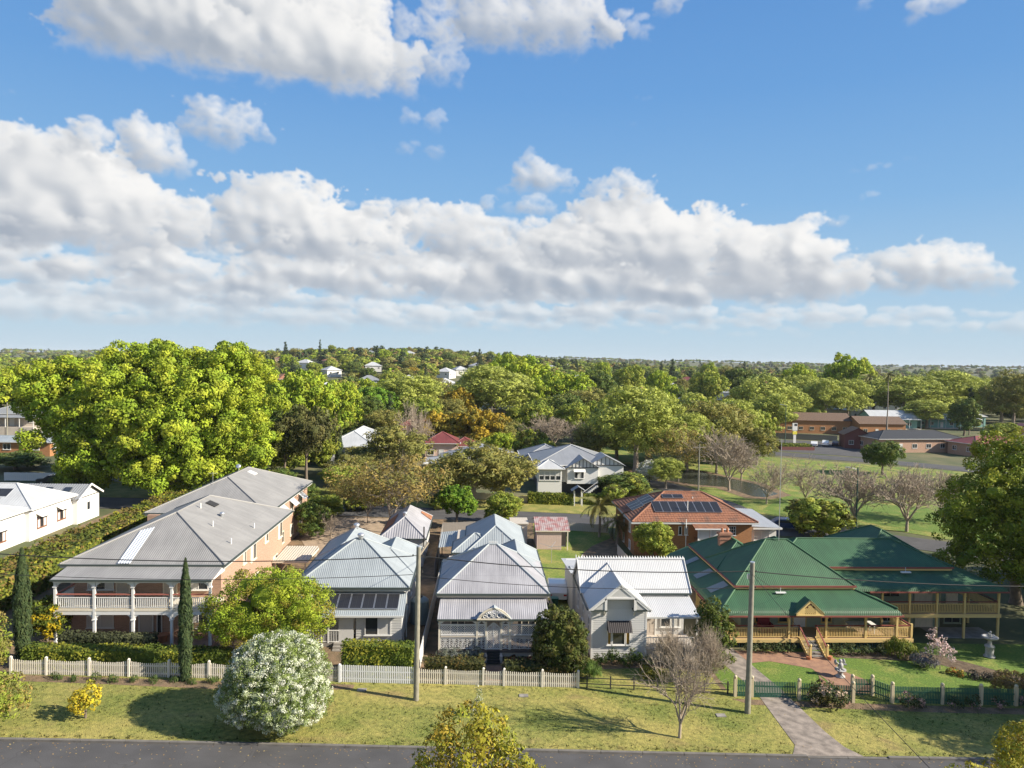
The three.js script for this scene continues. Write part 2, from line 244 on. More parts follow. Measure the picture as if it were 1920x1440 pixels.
M.rustRed = std({ map: sc(tex(256, 256, (u, v) => { const c = fbm(u * 7, v * 7, 4, 7), d = fbm(u * 20, v * 8, 3, 20); return blend(blend(lin(0.36, 0.29, 0.28), lin(0.30, 0.13, 0.12), 0.4 + c * 2.0), lin(0.22, 0.1, 0.08), d * 1.6 - 0.4); }), 1 / 5), roughness: 0.7 });
M.rustPatch = std({ map: sc(tex(128, 128, (u, v) => blend(lin(0.34, 0.15, 0.07), lin(0.2, 0.09, 0.05), 0.5 + 1.3 * fbm(u * 6, v * 6, 4, 6))), 1 / 3), roughness: 0.9 });
M.cream = wood(0.70, 0.63, 0.50); M.white = wood(0.70, 0.69, 0.665, 0.65, 0.04); M.picket = wood(0.66, 0.61, 0.52, 0.8, 0.12); M.whitePicket = wood(0.72, 0.73, 0.74, 0.7, 0.05);
M.grayBoard = wood(0.50, 0.495, 0.475, 0.75, 0.05); M.paleBoard = wood(0.56, 0.555, 0.54, 0.75, 0.05); M.beige = wood(0.50, 0.445, 0.37); M.taupe = wood(0.52, 0.46, 0.40);
M.yellow = wood(0.66, 0.48, 0.19, 0.7); M.maroon = wood(0.22, 0.055, 0.04, 0.6); M.redrail = wood(0.36, 0.12, 0.09, 0.6); M.greenWall = wood(0.30, 0.345, 0.26, 0.8, 0.05); M.greenPaint = wood(0.022, 0.10, 0.062, 0.6); M.greenDark = wood(0.03, 0.075, 0.055, 0.6);
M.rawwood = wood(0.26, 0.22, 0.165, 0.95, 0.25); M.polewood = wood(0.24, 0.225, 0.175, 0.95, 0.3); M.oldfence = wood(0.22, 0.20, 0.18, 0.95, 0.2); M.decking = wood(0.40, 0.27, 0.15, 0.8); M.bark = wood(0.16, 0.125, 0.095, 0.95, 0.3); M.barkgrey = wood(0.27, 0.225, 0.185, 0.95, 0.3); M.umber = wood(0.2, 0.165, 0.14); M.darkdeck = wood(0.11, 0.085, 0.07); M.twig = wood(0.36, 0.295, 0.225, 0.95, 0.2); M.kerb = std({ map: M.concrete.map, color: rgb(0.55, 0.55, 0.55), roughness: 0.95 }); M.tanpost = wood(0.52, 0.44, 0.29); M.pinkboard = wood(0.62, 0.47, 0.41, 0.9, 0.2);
M.glass = new THREE.MeshPhysicalMaterial({ color: rgb(0.03, 0.035, 0.04), roughness: 0.06, clearcoat: 0.6, clearcoatRoughness: 0.03 });
M.blind = std({ color: rgb(0.55, 0.54, 0.51), roughness: 0.5 }); M.dark = std({ color: rgb(0.03, 0.028, 0.026), roughness: 0.7 }); M.iron = std({ color: rgb(0.02, 0.02, 0.022), roughness: 0.5, metalness: 0.4 });
M.amber = std({ color: rgb(0.30, 0.17, 0.03), roughness: 0.25 }); M.awning = std({ color: rgb(0.035, 0.03, 0.032), roughness: 0.8 }); M.steel = std({ color: rgb(0.55, 0.56, 0.57), roughness: 0.35, metalness: 0.7 });
M.gutter = std({ color: rgb(0.05, 0.065, 0.06), roughness: 0.5 }); M.paleGutter = std({ color: rgb(0.55, 0.55, 0.53), roughness: 0.5 }); M.terracotta = std({ color: rgb(0.42, 0.17, 0.08), roughness: 0.85 }); M.stone = std({ map: sc(speckle, 0.8), color: rgb(0.72, 0.71, 0.68), roughness: 0.9 });
M.wire = std({ color: rgb(0.02, 0.02, 0.02), roughness: 0.7 });

// ---------- the land, streets and lawns ----------
function gridSheet(xs, zs, lift, uvScale = 1) {
  const p = [], uv = [], ix = [];
  for (const z of zs) for (const x of xs) { p.push(x, gy(x, z) + lift, z); uv.push(x * uvScale, -z * uvScale); }
  const w = xs.length;
  for (let j = 0; j < zs.length - 1; j++) for (let i = 0; i < w - 1; i++) { const a = j * w + i; ix.push(a, a + w, a + 1, a + 1, a + w, a + w + 1); }
  const g = new THREE.BufferGeometry(); g.setAttribute('position', new THREE.Float32BufferAttribute(p, 3)); g.setAttribute('uv', new THREE.Float32BufferAttribute(uv, 2)); g.setIndex(ix); g.computeVertexNormals(); return g;
}
const range = (a, b, s) => { const n = Math.max(1, Math.ceil(Math.abs(b - a) / s)); return [...Array(n + 1).keys()].map((i) => a + (b - a) * i / n); };
{
  const grow = (from, sign) => { const o = []; let v = from, s = 8; while (Math.abs(v) < 11000) { v += sign * s; s *= 1.09; o.push(v); } return o; };
  const xs = [...grow(-170, -1).reverse(), ...range(-170, 230, 4), ...grow(230, 1)];
  const zs = [...grow(30, 1).filter((v) => v < 400).reverse(), ...range(30, -290, 5), ...grow(-290, -1)];
  structure('land', gridSheet(xs, zs, -0.03), M.land);
}
// a flat outline (x, z) laid on the ground, cut into strips that follow its slope
function outline(pts, lift, step = 2) {
  const xsMin = Math.min(...pts.map((q) => q[0])), xsMax = Math.max(...pts.map((q) => q[0]));
  const xs = range(xsMin, xsMax, step), p = [], uv = [], ix = [];
  const cutAt = (x) => { const zz = []; for (let i = 0; i < pts.length; i++) { const [ax, az] = pts[i], [bx, bz] = pts[(i + 1) % pts.length]; if ((ax <= x && bx > x) || (bx <= x && ax > x)) zz.push(az + (bz - az) * (x - ax) / (bx - ax)); } return zz.sort((a, b) => a - b); };
  for (let i = 0; i < xs.length - 1; i++) {
    const e = 1e-4, A = cutAt(xs[i] + e), B = cutAt(xs[i + 1] - e);
    for (let k = 0; k + 1 < Math.min(A.length, B.length); k += 2) {
      const n = p.length / 3;
      for (const [x, z] of [[xs[i], A[k]], [xs[i], A[k + 1]], [xs[i + 1], B[k]], [xs[i + 1], B[k + 1]]]) { p.push(x, gy(x, z) + lift, z); uv.push(x, -z); }
      ix.push(n, n + 1, n + 2, n + 2, n + 1, n + 3);
    }
  }
  const g = new THREE.BufferGeometry(); g.setAttribute('position', new THREE.Float32BufferAttribute(p, 3)); g.setAttribute('uv', new THREE.Float32BufferAttribute(uv, 2)); g.setIndex(ix); g.computeVertexNormals(); return g;
}
function ribbon(path, width, lift, n = 60) {     // a street along a smooth line
  const c = new THREE.CatmullRomCurve3(path.map(([x, z]) => V(x, 0, z))), L = [], R = [], p = [], uv = [], ix = [];
  for (let i = 0; i <= n; i++) {
    const q = c.getPoint(i / n), t = c.getTangent(i / n), s = V(-t.z, 0, t.x).normalize().multiplyScalar(width / 2);
    for (const k of [-1, -0.33, 0.33, 1]) { const x = q.x + s.x * k, z = q.z + s.z * k; p.push(x, gy(x, z) + lift, z); uv.push(x, -z); }
    if (i) for (let k = 0; k < 3; k++) { const a = (i - 1) * 4 + k; ix.push(a, a + 1, a + 4, a + 1, a + 5, a + 4); }
  }
  const g = new THREE.BufferGeometry(); g.setAttribute('position', new THREE.Float32BufferAttribute(p, 3)); g.setAttribute('uv', new THREE.Float32BufferAttribute(uv, 2)); g.setIndex(ix); g.computeVertexNormals();
  const nn = g.attributes.normal; for (let i = 0; i < nn.count; i++) nn.setXYZ(i, 0, 1, 0); return g;
}
structure('front_street', gridSheet(range(-140, 140, 3), range(-39.35, -30, 1.5), 0.0), M.asphalt);
{ // the concrete kerb in lengths, dropped at the driveway
  const kerb = thing('kerb', null, null, 0, 0, -39.45); kerb.userData.kind = 'structure';
  for (let x = -60; x < 60; x += 2.4) {
    const dip = x > 17.5 && x < 22.5, h = dip ? 0.05 : 0.12, a = V(x, gy(x, 0), -39.45), b = V(x + 2.37, gy(x + 2.37, 0), -39.45);
    const g = metres(beam(a.clone().add(V(0, h / 2 - 0.05, 0)), b.clone().add(V(0, h / 2 - 0.05, 0)), 0.2, h + 0.1));
    part(kerb, 'kerb_stone', g, M.kerb);
  }
}
{ const g = gridSheet(range(-48, 48, 2), range(-47.6, -39.58, 1), 0.05), uv = g.attributes.uv, p = g.attributes.position; for (let i = 0; i < uv.count; i++) uv.setXY(i, (p.getX(i) + 48) / 96, (-39 - p.getZ(i)) / 12); structure('grass_verge', g, M.verge); }
structure('front_yards', gridSheet(range(-48, 17.4, 2), range(-97, -47.6, 3), 0.004), M.earth);
structure('garden_lawn', outline([[17.4, -47.4], [60, -47.4], [60, -57], [36.5, -57], [17.4, -54]], 0.01), M.lawn);
structure('drive', outline([[18.35, -39.5], [22.6, -39.5], [21.9, -40.6], [21.5, -43], [21.55, -47.6], [19.1, -47.6], [19.3, -43], [19.0, -40.6]], 0.07, 0.35), M.pavers);
structure('garden_path', outline([[19.2, -47.7], [21.4, -47.7], [20.9, -51], [20.4, -55], [18.4, -55], [18.8, -51]], 0.02, 0.5), M.pavers);
structure('brick_path', outline([[20.6, -52.2], [22.5, -52.7], [25.5, -51.4], [24.9, -49.6], [24.3, -47.6], [28.0, -47.6], [28.4, -49.8], [27.2, -51.6], [28.0, -53.2], [27.6, -54.6], [20.4, -54.6]], 0.024, 0.4), M.redpave);
structure('flower_bed', outline([[17.2, -46.35], [38, -45.7], [48, -45.5], [48, -44.7], [30, -45.0], [24, -45.3], [17.4, -45.6]], 0.056, 1), M.earth);
structure('flower_bed', outline([[-30, -47.3], [-16, -46.9], [-8, -46.95], [-8, -46.3], [-14, -45.7], [-24, -46.2], [-30, -46.4]], 0.056, 1), M.earth);
structure('flower_bed', outline([[28.2, -54.6], [36, -55.2], [38.5, -53.2], [41, -50.4], [43, -48.8], [42, -48.2], [38, -50.4], [35.5, -53.2], [28.2, -53.7]], 0.02, 1), M.mulch);
structure('front_path', outline([[0.7, -47.3], [1.9, -47.3], [1.9, -50.6], [0.7, -50.6]], 0.03, 0.6), M.redpave);
structure('side_lawn', outline([[7, -47.6], [17, -47.6], [17, -50.6], [13, -51], [7, -50.2]], 0.02), M.dry);
structure('back_yard_lawn', outline([[5.6, -62], [16.5, -62], [17.5, -96], [7, -96.5], [6, -80]], 0.02), M.mid);
structure('bare_yard', outline([[10.5, -72], [16.8, -70], [17.3, -90], [13, -84], [11, -78]], 0.03), M.earth);
structure('gravel_court', outline([[-17.5, -76], [-12.5, -76], [-10, -88], [-11, -96], [-20.5, -96], [-20.8, -84]], 0.03), M.gravel);
structure('back_street', ribbon([[-60, -101], [-20, -100.4], [8, -100.2], [20, -99.5], [36, -98.6], [58, -91], [70, -80], [78, -66]], 7.2, 0.02), M.asphalt);
structure('park_street', ribbon([[34, -98.5], [40, -110], [37, -124], [32, -140], [22, -168], [14, -205], [8, -250]], 6.2, 0.024, 70), M.asphalt);
structure('back_verge', outline([[-60, -104.8], [33, -103.5], [36, -108], [33, -122], [18, -117], [-20, -116], [-60, -118]], 0.012), M.dry);
structure('park_lawn', outline([[43, -108], [60, -97.5], [80, -76], [100, -70], [125, -100], [118, -150], [104, -160], [76, -176], [60, -184], [30, -205], [26, -185], [36, -146], [41, -126]], 0.012), M.mid);
structure('park_slope', outline([[45.5, -111], [58, -103], [74, -88], [90, -80], [100, -92], [92, -106], [70, -117], [54, -123]], 0.03), M.lawn);
structure('motel_street', ribbon([[150, -120], [125, -148], [104, -168], [76, -186], [52, -205], [30, -225]], 8.5, 0.022), M.asphalt);
structure('car_park', outline([[78, -193], [104, -176], [112, -186], [112, -215], [80, -222], [74, -205]], 0.018), M.asphalt);
structure('pond_bank', outline([[30.5, -146], [36, -158], [44, -157], [51, -147], [56, -136], [56, -124], [50, -119.5], [44.5, -121], [45.5, -130], [40, -131], [33, -138]], 0.03), M.earth);
structure('pond', outline([[33, -147], [36.5, -156], [43, -155.5], [49.5, -146], [54, -135], [54, -125], [50, -121.5], [46.4, -123], [47.5, -131], [41, -133], [35, -139]], 0.05), new THREE.MeshPhysicalMaterial({ color: rgb(0.055, 0.06, 0.045), roughness: 0.08, bumpMap: sc(bumpGrass, 0.3), bumpScale: 0.01 }));

// ---------- roofs, walls, windows, rails ----------
function sheetFace(A, B, C, D, { pitch = 0.15, amp = 0.008 } = {}) {       // ribbed sheet from the eave A-B up to D-C
  const u = B.clone().sub(A), L = u.length(); u.normalize();
  let n = u.clone().cross(D.clone().sub(A)).normalize(); if (n.length() < 0.5) n = u.clone().cross(C.clone().sub(A)).normalize();
  if (n.y < 0) n.negate();
  const v = n.clone().cross(u); if (v.y < 0) v.negate();
  const uc = C.clone().sub(A).dot(u), vc = C.clone().sub(A).dot(v), ud = D.clone().sub(A).dot(u), vd = D.clone().sub(A).dot(v);
  const topAt = (q) => { if (q < ud - 1e-6) return ud > 1e-6 ? vd * q / ud : vd; if (q > uc + 1e-6) return L - uc > 1e-6 ? vc * (L - q) / (L - uc) : vc; return uc - ud > 1e-6 ? mix(vd, vc, (q - ud) / (uc - ud)) : Math.max(vd, vc); };
  const stops = amp > 0 ? range(0, L, pitch / 6) : [0, L];
  for (const s of [ud, uc]) if (s > 0.001 && s < L - 0.001) stops.push(s);
  stops.sort((a, b) => a - b);
  const p = [], nn = [], uv = [], ix = [];
  stops.forEach((q, i) => {
    const w = amp * Math.sin(q / pitch * 2 * Math.PI), dw = amp * 2 * Math.PI / pitch * Math.cos(q / pitch * 2 * Math.PI), t = topAt(q), m = n.clone().addScaledVector(u, -dw).normalize();
    for (const k of [0, t]) { const P = A.clone().addScaledVector(u, q).addScaledVector(v, k).addScaledVector(n, w); p.push(P.x, P.y, P.z); nn.push(m.x, m.y, m.z); uv.push(q, k); }
    if (i) { const a = (i - 1) * 2; ix.push(a, a + 2, a + 1, a + 1, a + 2, a + 3); }
  });
  const g = new THREE.BufferGeometry(); g.setAttribute('position', new THREE.Float32BufferAttribute(p, 3)); g.setAttribute('normal', new THREE.Float32BufferAttribute(nn, 3)); g.setAttribute('uv', new THREE.Float32BufferAttribute(uv, 2));
  const a = V(p[0], p[1], p[2]), face = V(p[6], p[7], p[8]).sub(a).cross(V(p[3], p[4], p[5]).sub(a));
  g.setIndex(face.dot(n) < 0 ? ix.map((_, i) => ix[i % 3 === 1 ? i + 1 : i % 3 === 2 ? i - 1 : i]) : ix);
  return g;
}
// rings of a roof from the outer eave inwards: [x0, x1, zFront, zBack, y]; sides f, b, l, r
function rings(parent, levels, sides, mat, opt = {}, name = 'roof_sheet') {
  for (let k = 0; k + 1 < levels.length; k++) {
    const [x0, x1, zf, zb, y] = levels[k], [X0, X1, Zf, Zb, Y] = levels[k + 1];
    const F = { f: [V(x0, y, zf), V(x1, y, zf), V(X1, Y, Zf), V(X0, Y, Zf)], r: [V(x1, y, zf), V(x1, y, zb), V(X1, Y, Zb), V(X1, Y, Zf)], b: [V(x1, y, zb), V(x0, y, zb), V(X0, Y, Zb), V(X1, Y, Zb)], l: [V(x0, y, zb), V(x0, y, zf), V(X0, Y, Zf), V(X0, Y, Zb)] };
    for (const s of sides) part(parent, name, sheetFace(...F[s], opt), mat);
  }
}
function trimLoop(parent, name, x0, x1, zf, zb, y0, y1, t, mat, sides = 'flrb') {
  const g = [];
  if (sides.includes('f')) g.push(span(x0, x1, y0, y1, zf, zf + t)); if (sides.includes('b')) g.push(span(x0, x1, y0, y1, zb - t, zb));
  if (sides.includes('l')) g.push(span(x0 - t, x0, y0, y1, zb - t, zf + t)); if (sides.includes('r')) g.push(span(x1, x1 + t, y0, y1, zb - t, zf + t));
  return part(parent, name, join(g), mat);
}
function hip(parent, x0, x1, zf, zb, y, rise, mat, { opt = {}, gutter = M.gutter, fascia = null, along = null, ridgeHalf = null, cap = mat, sides = 'flrb' } = {}) {
  const w = x1 - x0, d = zf - zb, onZ = along ? along === 'z' : d >= w, half = ridgeHalf ?? Math.min(w, d) / 2 - 0.02;
  const top = onZ ? [(x0 + x1) / 2 - 0.02, (x0 + x1) / 2 + 0.02, zf - half, zb + half, y + rise] : [x0 + half, x1 - half, (zf + zb) / 2 + 0.02, (zf + zb) / 2 - 0.02, y + rise];
  rings(parent, [[x0, x1, zf, zb, y], top], sides, mat, opt);
  const [X0, X1, Zf, Zb, Y] = top, r = 0.075, up = V(0, 0.02, 0);
  const lines = [[V(x0, y, zf), V(X0, Y, Zf)], [V(x1, y, zf), V(X1, Y, Zf)], [V(x0, y, zb), V(X0, Y, Zb)], [V(x1, y, zb), V(X1, Y, Zb)], [V(onZ ? (X0 + X1) / 2 : X0, Y, Zf), V(onZ ? (X0 + X1) / 2 : X1, Y, onZ ? Zb : Zf)]];
  part(parent, 'ridge_cap', join(lines.map(([a, b]) => bar(a.add(up), b.add(up), r, 6))), cap);
  if (gutter) trimLoop(parent, 'gutter', x0, x1, zf, zb, y - 0.13, y + 0.005, 0.11, gutter);
  if (fascia) trimLoop(parent, 'fascia', x0 + 0.04, x1 - 0.04, zf - 0.04, zb + 0.04, y - 0.3, y - 0.1, 0.035, fascia);
  part(parent, 'soffit', span(x0 + 0.02, x1 - 0.02, y - 0.1, y - 0.06, zf - 0.02, zb + 0.02), fascia ?? M.beige);
}
const turnOf = { f: 0, r: Math.PI / 2, l: -Math.PI / 2, b: Math.PI };
const winCache = new Map();
// a window with its frame, sill and panes, set on a wall face that looks f(ront), r(ight), l(eft) or b(ack)
function win(parent, side, x, y, z, w, h, { cols = 2, rows = 1, frame = M.white, pane = M.glass, bars = 0.045, name = 'window', sill = true } = {}) {
  const key = [w, h, cols, rows, bars, sill].join();
  if (!winCache.has(key)) {
    const e = bars + 0.02, fr = [span(-w / 2, w / 2, h / 2 - e, h / 2, 0, 0.07), span(-w / 2, w / 2, -h / 2, -h / 2 + e, 0, 0.07), span(-w / 2, -w / 2 + e, -h / 2 + e, h / 2 - e, 0, 0.07), span(w / 2 - e, w / 2, -h / 2 + e, h / 2 - e, 0, 0.07)];
    for (let i = 1; i < cols; i++) fr.push(box(bars, h - 2 * e, 0.05, -w / 2 + w * i / cols, 0, 0.03));
    for (let i = 1; i < rows; i++) fr.push(box(w - 2 * e, bars, 0.046, 0, -h / 2 + h * i / rows, 0.03));
    if (sill) fr.push(span(-w / 2 - 0.06, w / 2 + 0.06, -h / 2 - 0.05, -h / 2, 0, 0.13));
    winCache.set(key, [join(fr), box(w / cols - e * 0.6, h / rows - e * 0.6, 0.016, 0, 0, 0.016)]);
  }
  const [fg, pg] = winCache.get(key), g = sub(parent, name, x, y, z); g.rotation.y = turnOf[side];
  const f = new THREE.Mesh(fg, frame); f.name = 'frame'; g.add(f);
  const list = [].concat(pane);
  for (let i = 0; i < cols; i++) for (let j = 0; j < rows; j++) { const p = new THREE.Mesh(pg, list[(i + j * cols) % list.length]); p.name = 'pane'; p.position.set(-w / 2 + w * (i + 0.5) / cols, -h / 2 + h * (j + 0.5) / rows, 0); g.add(p); }
  return g;
}
function door(parent, side, x, y0, z, w, h, mat, { glass = false, frame = M.white, name = 'door' } = {}) {
  const g = sub(parent, name, x, y0, z); g.rotation.y = turnOf[side];
  const add = (n, geo, m) => { const q = new THREE.Mesh(geo, m); q.name = n; g.add(q); };
  add('frame', join([span(-w / 2 - 0.08, -w / 2, 0, h + 0.08, 0, 0.08), span(w / 2, w / 2 + 0.08, 0, h + 0.08, 0, 0.08), span(-w / 2, w / 2, h, h + 0.08, 0, 0.08)]), frame);
  add('leaf', span(-w / 2, w / 2, 0.02, h, 0, 0.045), mat);
  if (glass) for (const s of [-1, 1]) add('pane', box(w * 0.36, h * 0.3, 0.01, s * w * 0.24, h * 0.76, 0.052), M.glass); else add('panel', join([-1, 1].flatMap((s) => [0.27, 0.72].map((t) => box(w * 0.34, h * 0.36, 0.015, s * w * 0.24, h * t, 0.05)))), mat);
  add('handle', box(0.04, 0.12, 0.05, w * 0.4, h * 0.48, 0.07), M.steel);
  return g;
}
const geoCache = new Map(), shared = (key, make) => { if (!geoCache.has(key)) geoCache.set(key, make()); return geoCache.get(key); };
// a row of balusters with rails between two points
function balustrade(parent, a, b, h, gap, mats, { thick = 0.045, rail = 0.07, foot = 0.1, name = 'baluster', railName = 'handrail' } = {}) {
  const d = b.clone().sub(a), n = Math.max(2, Math.round(d.length() / gap)), bh = h - foot, g = shared(`bal${bh.toFixed(3)},${thick}`, () => box(thick, bh, thick, 0, bh / 2, 0));
  for (let i = 1; i < n; i++) { const p = a.clone().addScaledVector(d, i / n); piece(parent, name, g, mats[0], p.x, p.y + foot, p.z, Math.atan2(d.x, d.z)); }
  part(parent, railName, beam(a.clone().add(V(0, h, 0)), b.clone().add(V(0, h, 0)), rail, rail * 0.8), mats[1] ?? mats[0]);
  part(parent, 'bottom_rail', beam(a.clone().add(V(0, foot, 0)), b.clone().add(V(0, foot, 0)), rail * 0.8, rail * 0.7), mats[0]);
}
// lapped weatherboards on a wall face, each board a piece
function boards(parent, side, x0, x1, y0, y1, at, step, mat) {
  const w = Math.abs(x1 - x0), n = Math.round((y1 - y0) / step), h = (y1 - y0) / n, key = `wb${w.toFixed(2)},${h.toFixed(3)},${side}`;
  const g = shared(key, () => { const q = box(w, h + 0.025, 0.022, 0, 0, 0); q.rotateX(-0.13); q.rotateY(turnOf[side]); return metres(q); });
  for (let i = 0; i < n; i++) { const y = y0 + h * (i + 0.5), c = (x0 + x1) / 2; side === 'f' ? piece(parent, 'weatherboard', g, mat, c, y, at + 0.02) : piece(parent, 'weatherboard', g, mat, at + (side === 'r' ? 0.02 : -0.02), y, c); }
}
const bracketGeo = (w, h, t) => { const s = new THREE.Shape(); s.moveTo(0, 0); s.lineTo(w, 0); s.lineTo(w, -h * 0.16); s.bezierCurveTo(w * 0.75, -h * 0.1, w * 0.62, -h * 0.42, w * 0.45, -h * 0.42); s.bezierCurveTo(w * 0.4, -h * 0.6, w * 0.18, -h * 0.55, w * 0.14, -h); s.lineTo(0, -h); s.closePath(); return new THREE.ExtrudeGeometry(s, { depth: t, bevelEnabled: false, curveSegments: 6 }).translate(0, 0, -t / 2); };
const wallBox = (x0, x1, y0, y1, z0, z1) => metres(span(x0, x1, y0, y1, z0, z1));
const gableWall = (x0, x1, y0, yTop, z, t = 0.12) => metres(poly([[x0, y0], [x1, y0], [(x0 + x1) / 2, yTop]], t).translate(0, 0, z - t));
function lattice(x0, x1, y0, y1, z, gap = 0.13, t = 0.028) {            // diagonal slats both ways
  const g = [], w = x1 - x0, h = y1 - y0;
  for (let c = -h; c < w; c += gap) for (const s of [1, -1]) {
    const a = Math.max(0, c), b = Math.min(w, c + h); if (b - a < 0.03) continue;
    const ya = s > 0 ? a - c : h - (a - c), yb = s > 0 ? b - c : h - (b - c);
    g.push(beam(V(x0 + a, y0 + ya, z + s * 0.006), V(x0 + b, y0 + yb, z + s * 0.006), 0.012, t));
  }
  return join(g);
}
const panelGeo = (w, h) => shared(`pv${w},${h}`, () => box(w, 0.04, h));
const cellTex = tex(128, 192, (u, v) => { const fu = (u * 6) % 1, fv = (v * 10) % 1; return fu < 0.06 || fv < 0.05 ? lin(0.09, 0.09, 0.085) : lin(0.014, 0.015, 0.019); });
M.solar = new THREE.MeshPhysicalMaterial({ map: cellTex, roughness: 0.4, clearcoat: 0.12, clearcoatRoughness: 0.1, specularIntensity: 0.5 });
M.solarTop = M.solar;
// a solar panel lying on a slope: centre, size, up-slope direction
function solar(parent, c, w, h, up, out) {
  const o = originOf(parent), g = new THREE.Group(); g.name = 'solar_panel'; g.position.set(c.x - o.x, c.y - o.y, c.z - o.z);
  const n = out.clone().normalize(), v = up.clone().normalize(), u = v.clone().cross(n).normalize();
  g.quaternion.setFromRotationMatrix(new THREE.Matrix4().makeBasis(u, n, v.clone().negate()));
  const face = new THREE.Mesh(shared(`pf${w},${h}`, () => new THREE.PlaneGeometry(w - 0.05, h - 0.05).rotateX(-Math.PI / 2).translate(0, 0.022, 0)), M.solar); face.name = 'cells';
  const fr = new THREE.Mesh(panelGeo(w, h), M.steel); fr.name = 'frame'; g.add(fr, face); parent.add(g);
}

// ---------- the two-storey brick house ----------
{
  const g0 = 0.75, h = thing('brick_house', 'two-storey orange brick house with long grey hipped roofs and a two-level white verandah', 'house', -25, g0, -54.7);
  const w1 = part(h, 'wall', wallBox(-30.7, -19.5, g0 - 0.4, 6.1, -54.7, -71.5), M.brick), w2 = part(h, 'wall', wallBox(-32.7, -21.6, g0 - 0.4, 6.1, -71.5, -90.5), M.brick);
  hip(h, -31.2, -19.05, -54.2, -73.6, 6.2, 2.66, M.zinc, { fascia: M.paleGutter, opt: { pitch: 0.16 } });
  hip(h, -33.2, -21.1, -72, -91, 6.21, 2.66, M.zinc, { fascia: M.paleGutter, opt: { pitch: 0.16 } });
  // bright replacement sheet on the front slope
  part(h, 'replaced_sheet', sheetFace(V(-27.0, 6.24, -54.18), V(-26.05, 6.24, -54.18), V(-26.05, 8.05, -58.3), V(-27.0, 7.85, -57.85), { pitch: 0.2, amp: 0.02 }).translate(0, 0.045, 0), M.fresh, 'bright unweathered strip of roof sheet');
  rings(h, [[-30.6, -19.2, -51.95, -54.6, 5.74], [-30.6, -19.2, -54.45, -54.6, 6.12]], 'f', M.zinc, { pitch: 0.2 });
  part(h, 'verandah_gutter', span(-30.6, -19.2, 5.62, 5.74, -51.86, -51.97), M.gutter);
  part(h, 'verandah_gable', poly([[-51.97, 5.64], [-54.6, 5.64], [-54.6, 6.08]].map(([z, y]) => [-z, y]), 0.06).rotateY(Math.PI / 2).translate(-19.25, 0, 0), M.white);
  part(h, 'deck', wallBox(-30.5, -19.25, 3.38, 3.56, -52.1, -54.7), M.cream); part(h, 'deck_beam', span(-30.5, -19.25, 3.12, 3.38, -52.12, -52.24), M.white); part(h, 'eave_beam', span(-30.5, -19.25, 5.46, 5.62, -52.12, -52.24), M.white);
  part(h, 'verandah_floor', wallBox(-30.6, -19.2, g0 - 0.2, g0 + 0.12, -52, -54.7), M.redpave);
  const xs = [-30.36, -27.61, -24.87, -22.12, -19.38], pg = box(0.17, 5.0, 0.17, 0, 2.5, 0), bg = bracketGeo(0.33, 0.33, 0.05), cg = box(0.27, 0.09, 0.27);
  xs.forEach((x, i) => {
    const p = piece(h, 'post', pg, M.white, x, g0, -52.18);
    for (const y of [2.75, 5.15]) piece(p, 'collar', cg, M.white, x, y, -52.18);
    for (const y of [3.12, 5.46]) { if (i < 4) piece(h, 'bracket', bg, M.white, x + 0.1, y, -52.18); if (i) { const b = piece(h, 'bracket', bg, M.white, x - 0.1, y, -52.18); b.rotation.y = Math.PI; } }
    if (i < 4) { balustrade(h, V(x + 0.1, 3.56, -52.18), V(xs[i + 1] - 0.1, 3.56, -52.18), 0.8, 0.135, [M.white], { thick: 0.05, railName: 'mid_rail' }); part(h, 'handrail', beam(V(x, 4.6, -52.18), V(xs[i + 1], 4.6, -52.18), 0.12, 0.07), M.redrail); }
  });
  balustrade(h, V(-30.36, 3.56, -54.6), V(-30.36, 3.56, -52.28), 0.8, 0.135, [M.white], { thick: 0.05 });
  part(h, 'handrail', beam(V(-30.36, 4.6, -54.6), V(-30.36, 4.6, -52.2), 0.12, 0.07), M.redrail);
  const wz = -54.7, bl = [M.blind, M.glass];
  win(h, 'f', -28.45, 4.75, wz, 1.95, 1.25, { cols: 3, pane: [M.blind, M.glass, M.blind] }); door(h, 'f', -26.8, 3.56, wz, 0.9, 2.05, M.beige, { frame: M.cream }); door(h, 'f', -23.3, 3.56, wz, 0.9, 2.05, M.beige, { frame: M.cream }); win(h, 'f', -21.2, 4.75, wz, 1.5, 1.25, { pane: bl });
  win(h, 'f', -28.5, 1.9, wz, 2.0, 1.4, { pane: [M.blind, M.blind] }); door(h, 'f', -25.1, g0 + 0.12, wz, 0.95, 2.05, M.taupe); win(h, 'f', -24.1, 1.75, wz, 0.4, 1.9, { cols: 1 }); win(h, 'f', -26.1, 1.75, wz, 0.4, 1.9, { cols: 1 }); win(h, 'f', -21.2, 1.9, wz, 1.7, 1.4, { pane: bl });
  for (const [z, w, hh, y] of [[-60, 0.8, 1.2, 5.2], [-62.3, 1.6, 1.5, 5.0], [-66.1, 1.1, 0.9, 5.3], [-70.6, 1.5, 1.5, 4.9], [-58, 1.2, 1.2, 2.2], [-63, 1.6, 1.3, 2.2], [-69, 1.6, 1.3, 2.2]]) win(h, 'r', -19.5, y, z, w, hh, { pane: bl, frame: M.cream });
  for (const z of [-75, -79, -83, -87]) {
    win(h, 'r', -21.6, 4.7, z, 1.5, 1.3, { pane: bl, frame: M.cream }); win(h, 'r', -21.6, 2.0, z, 1.5, 1.3, { pane: bl, frame: M.cream });
    part(h, 'awning', sheetFace(V(-20.85, 4.9, z + 0.9), V(-20.85, 4.9, z - 0.9), V(-21.6, 5.55, z - 0.9), V(-21.6, 5.55, z + 0.9), { amp: 0.01, pitch: 0.2 }), M.whiteSheet);
  }
  const slope = (x) => 6.2 + (-19.05 - x) * 0.4375;
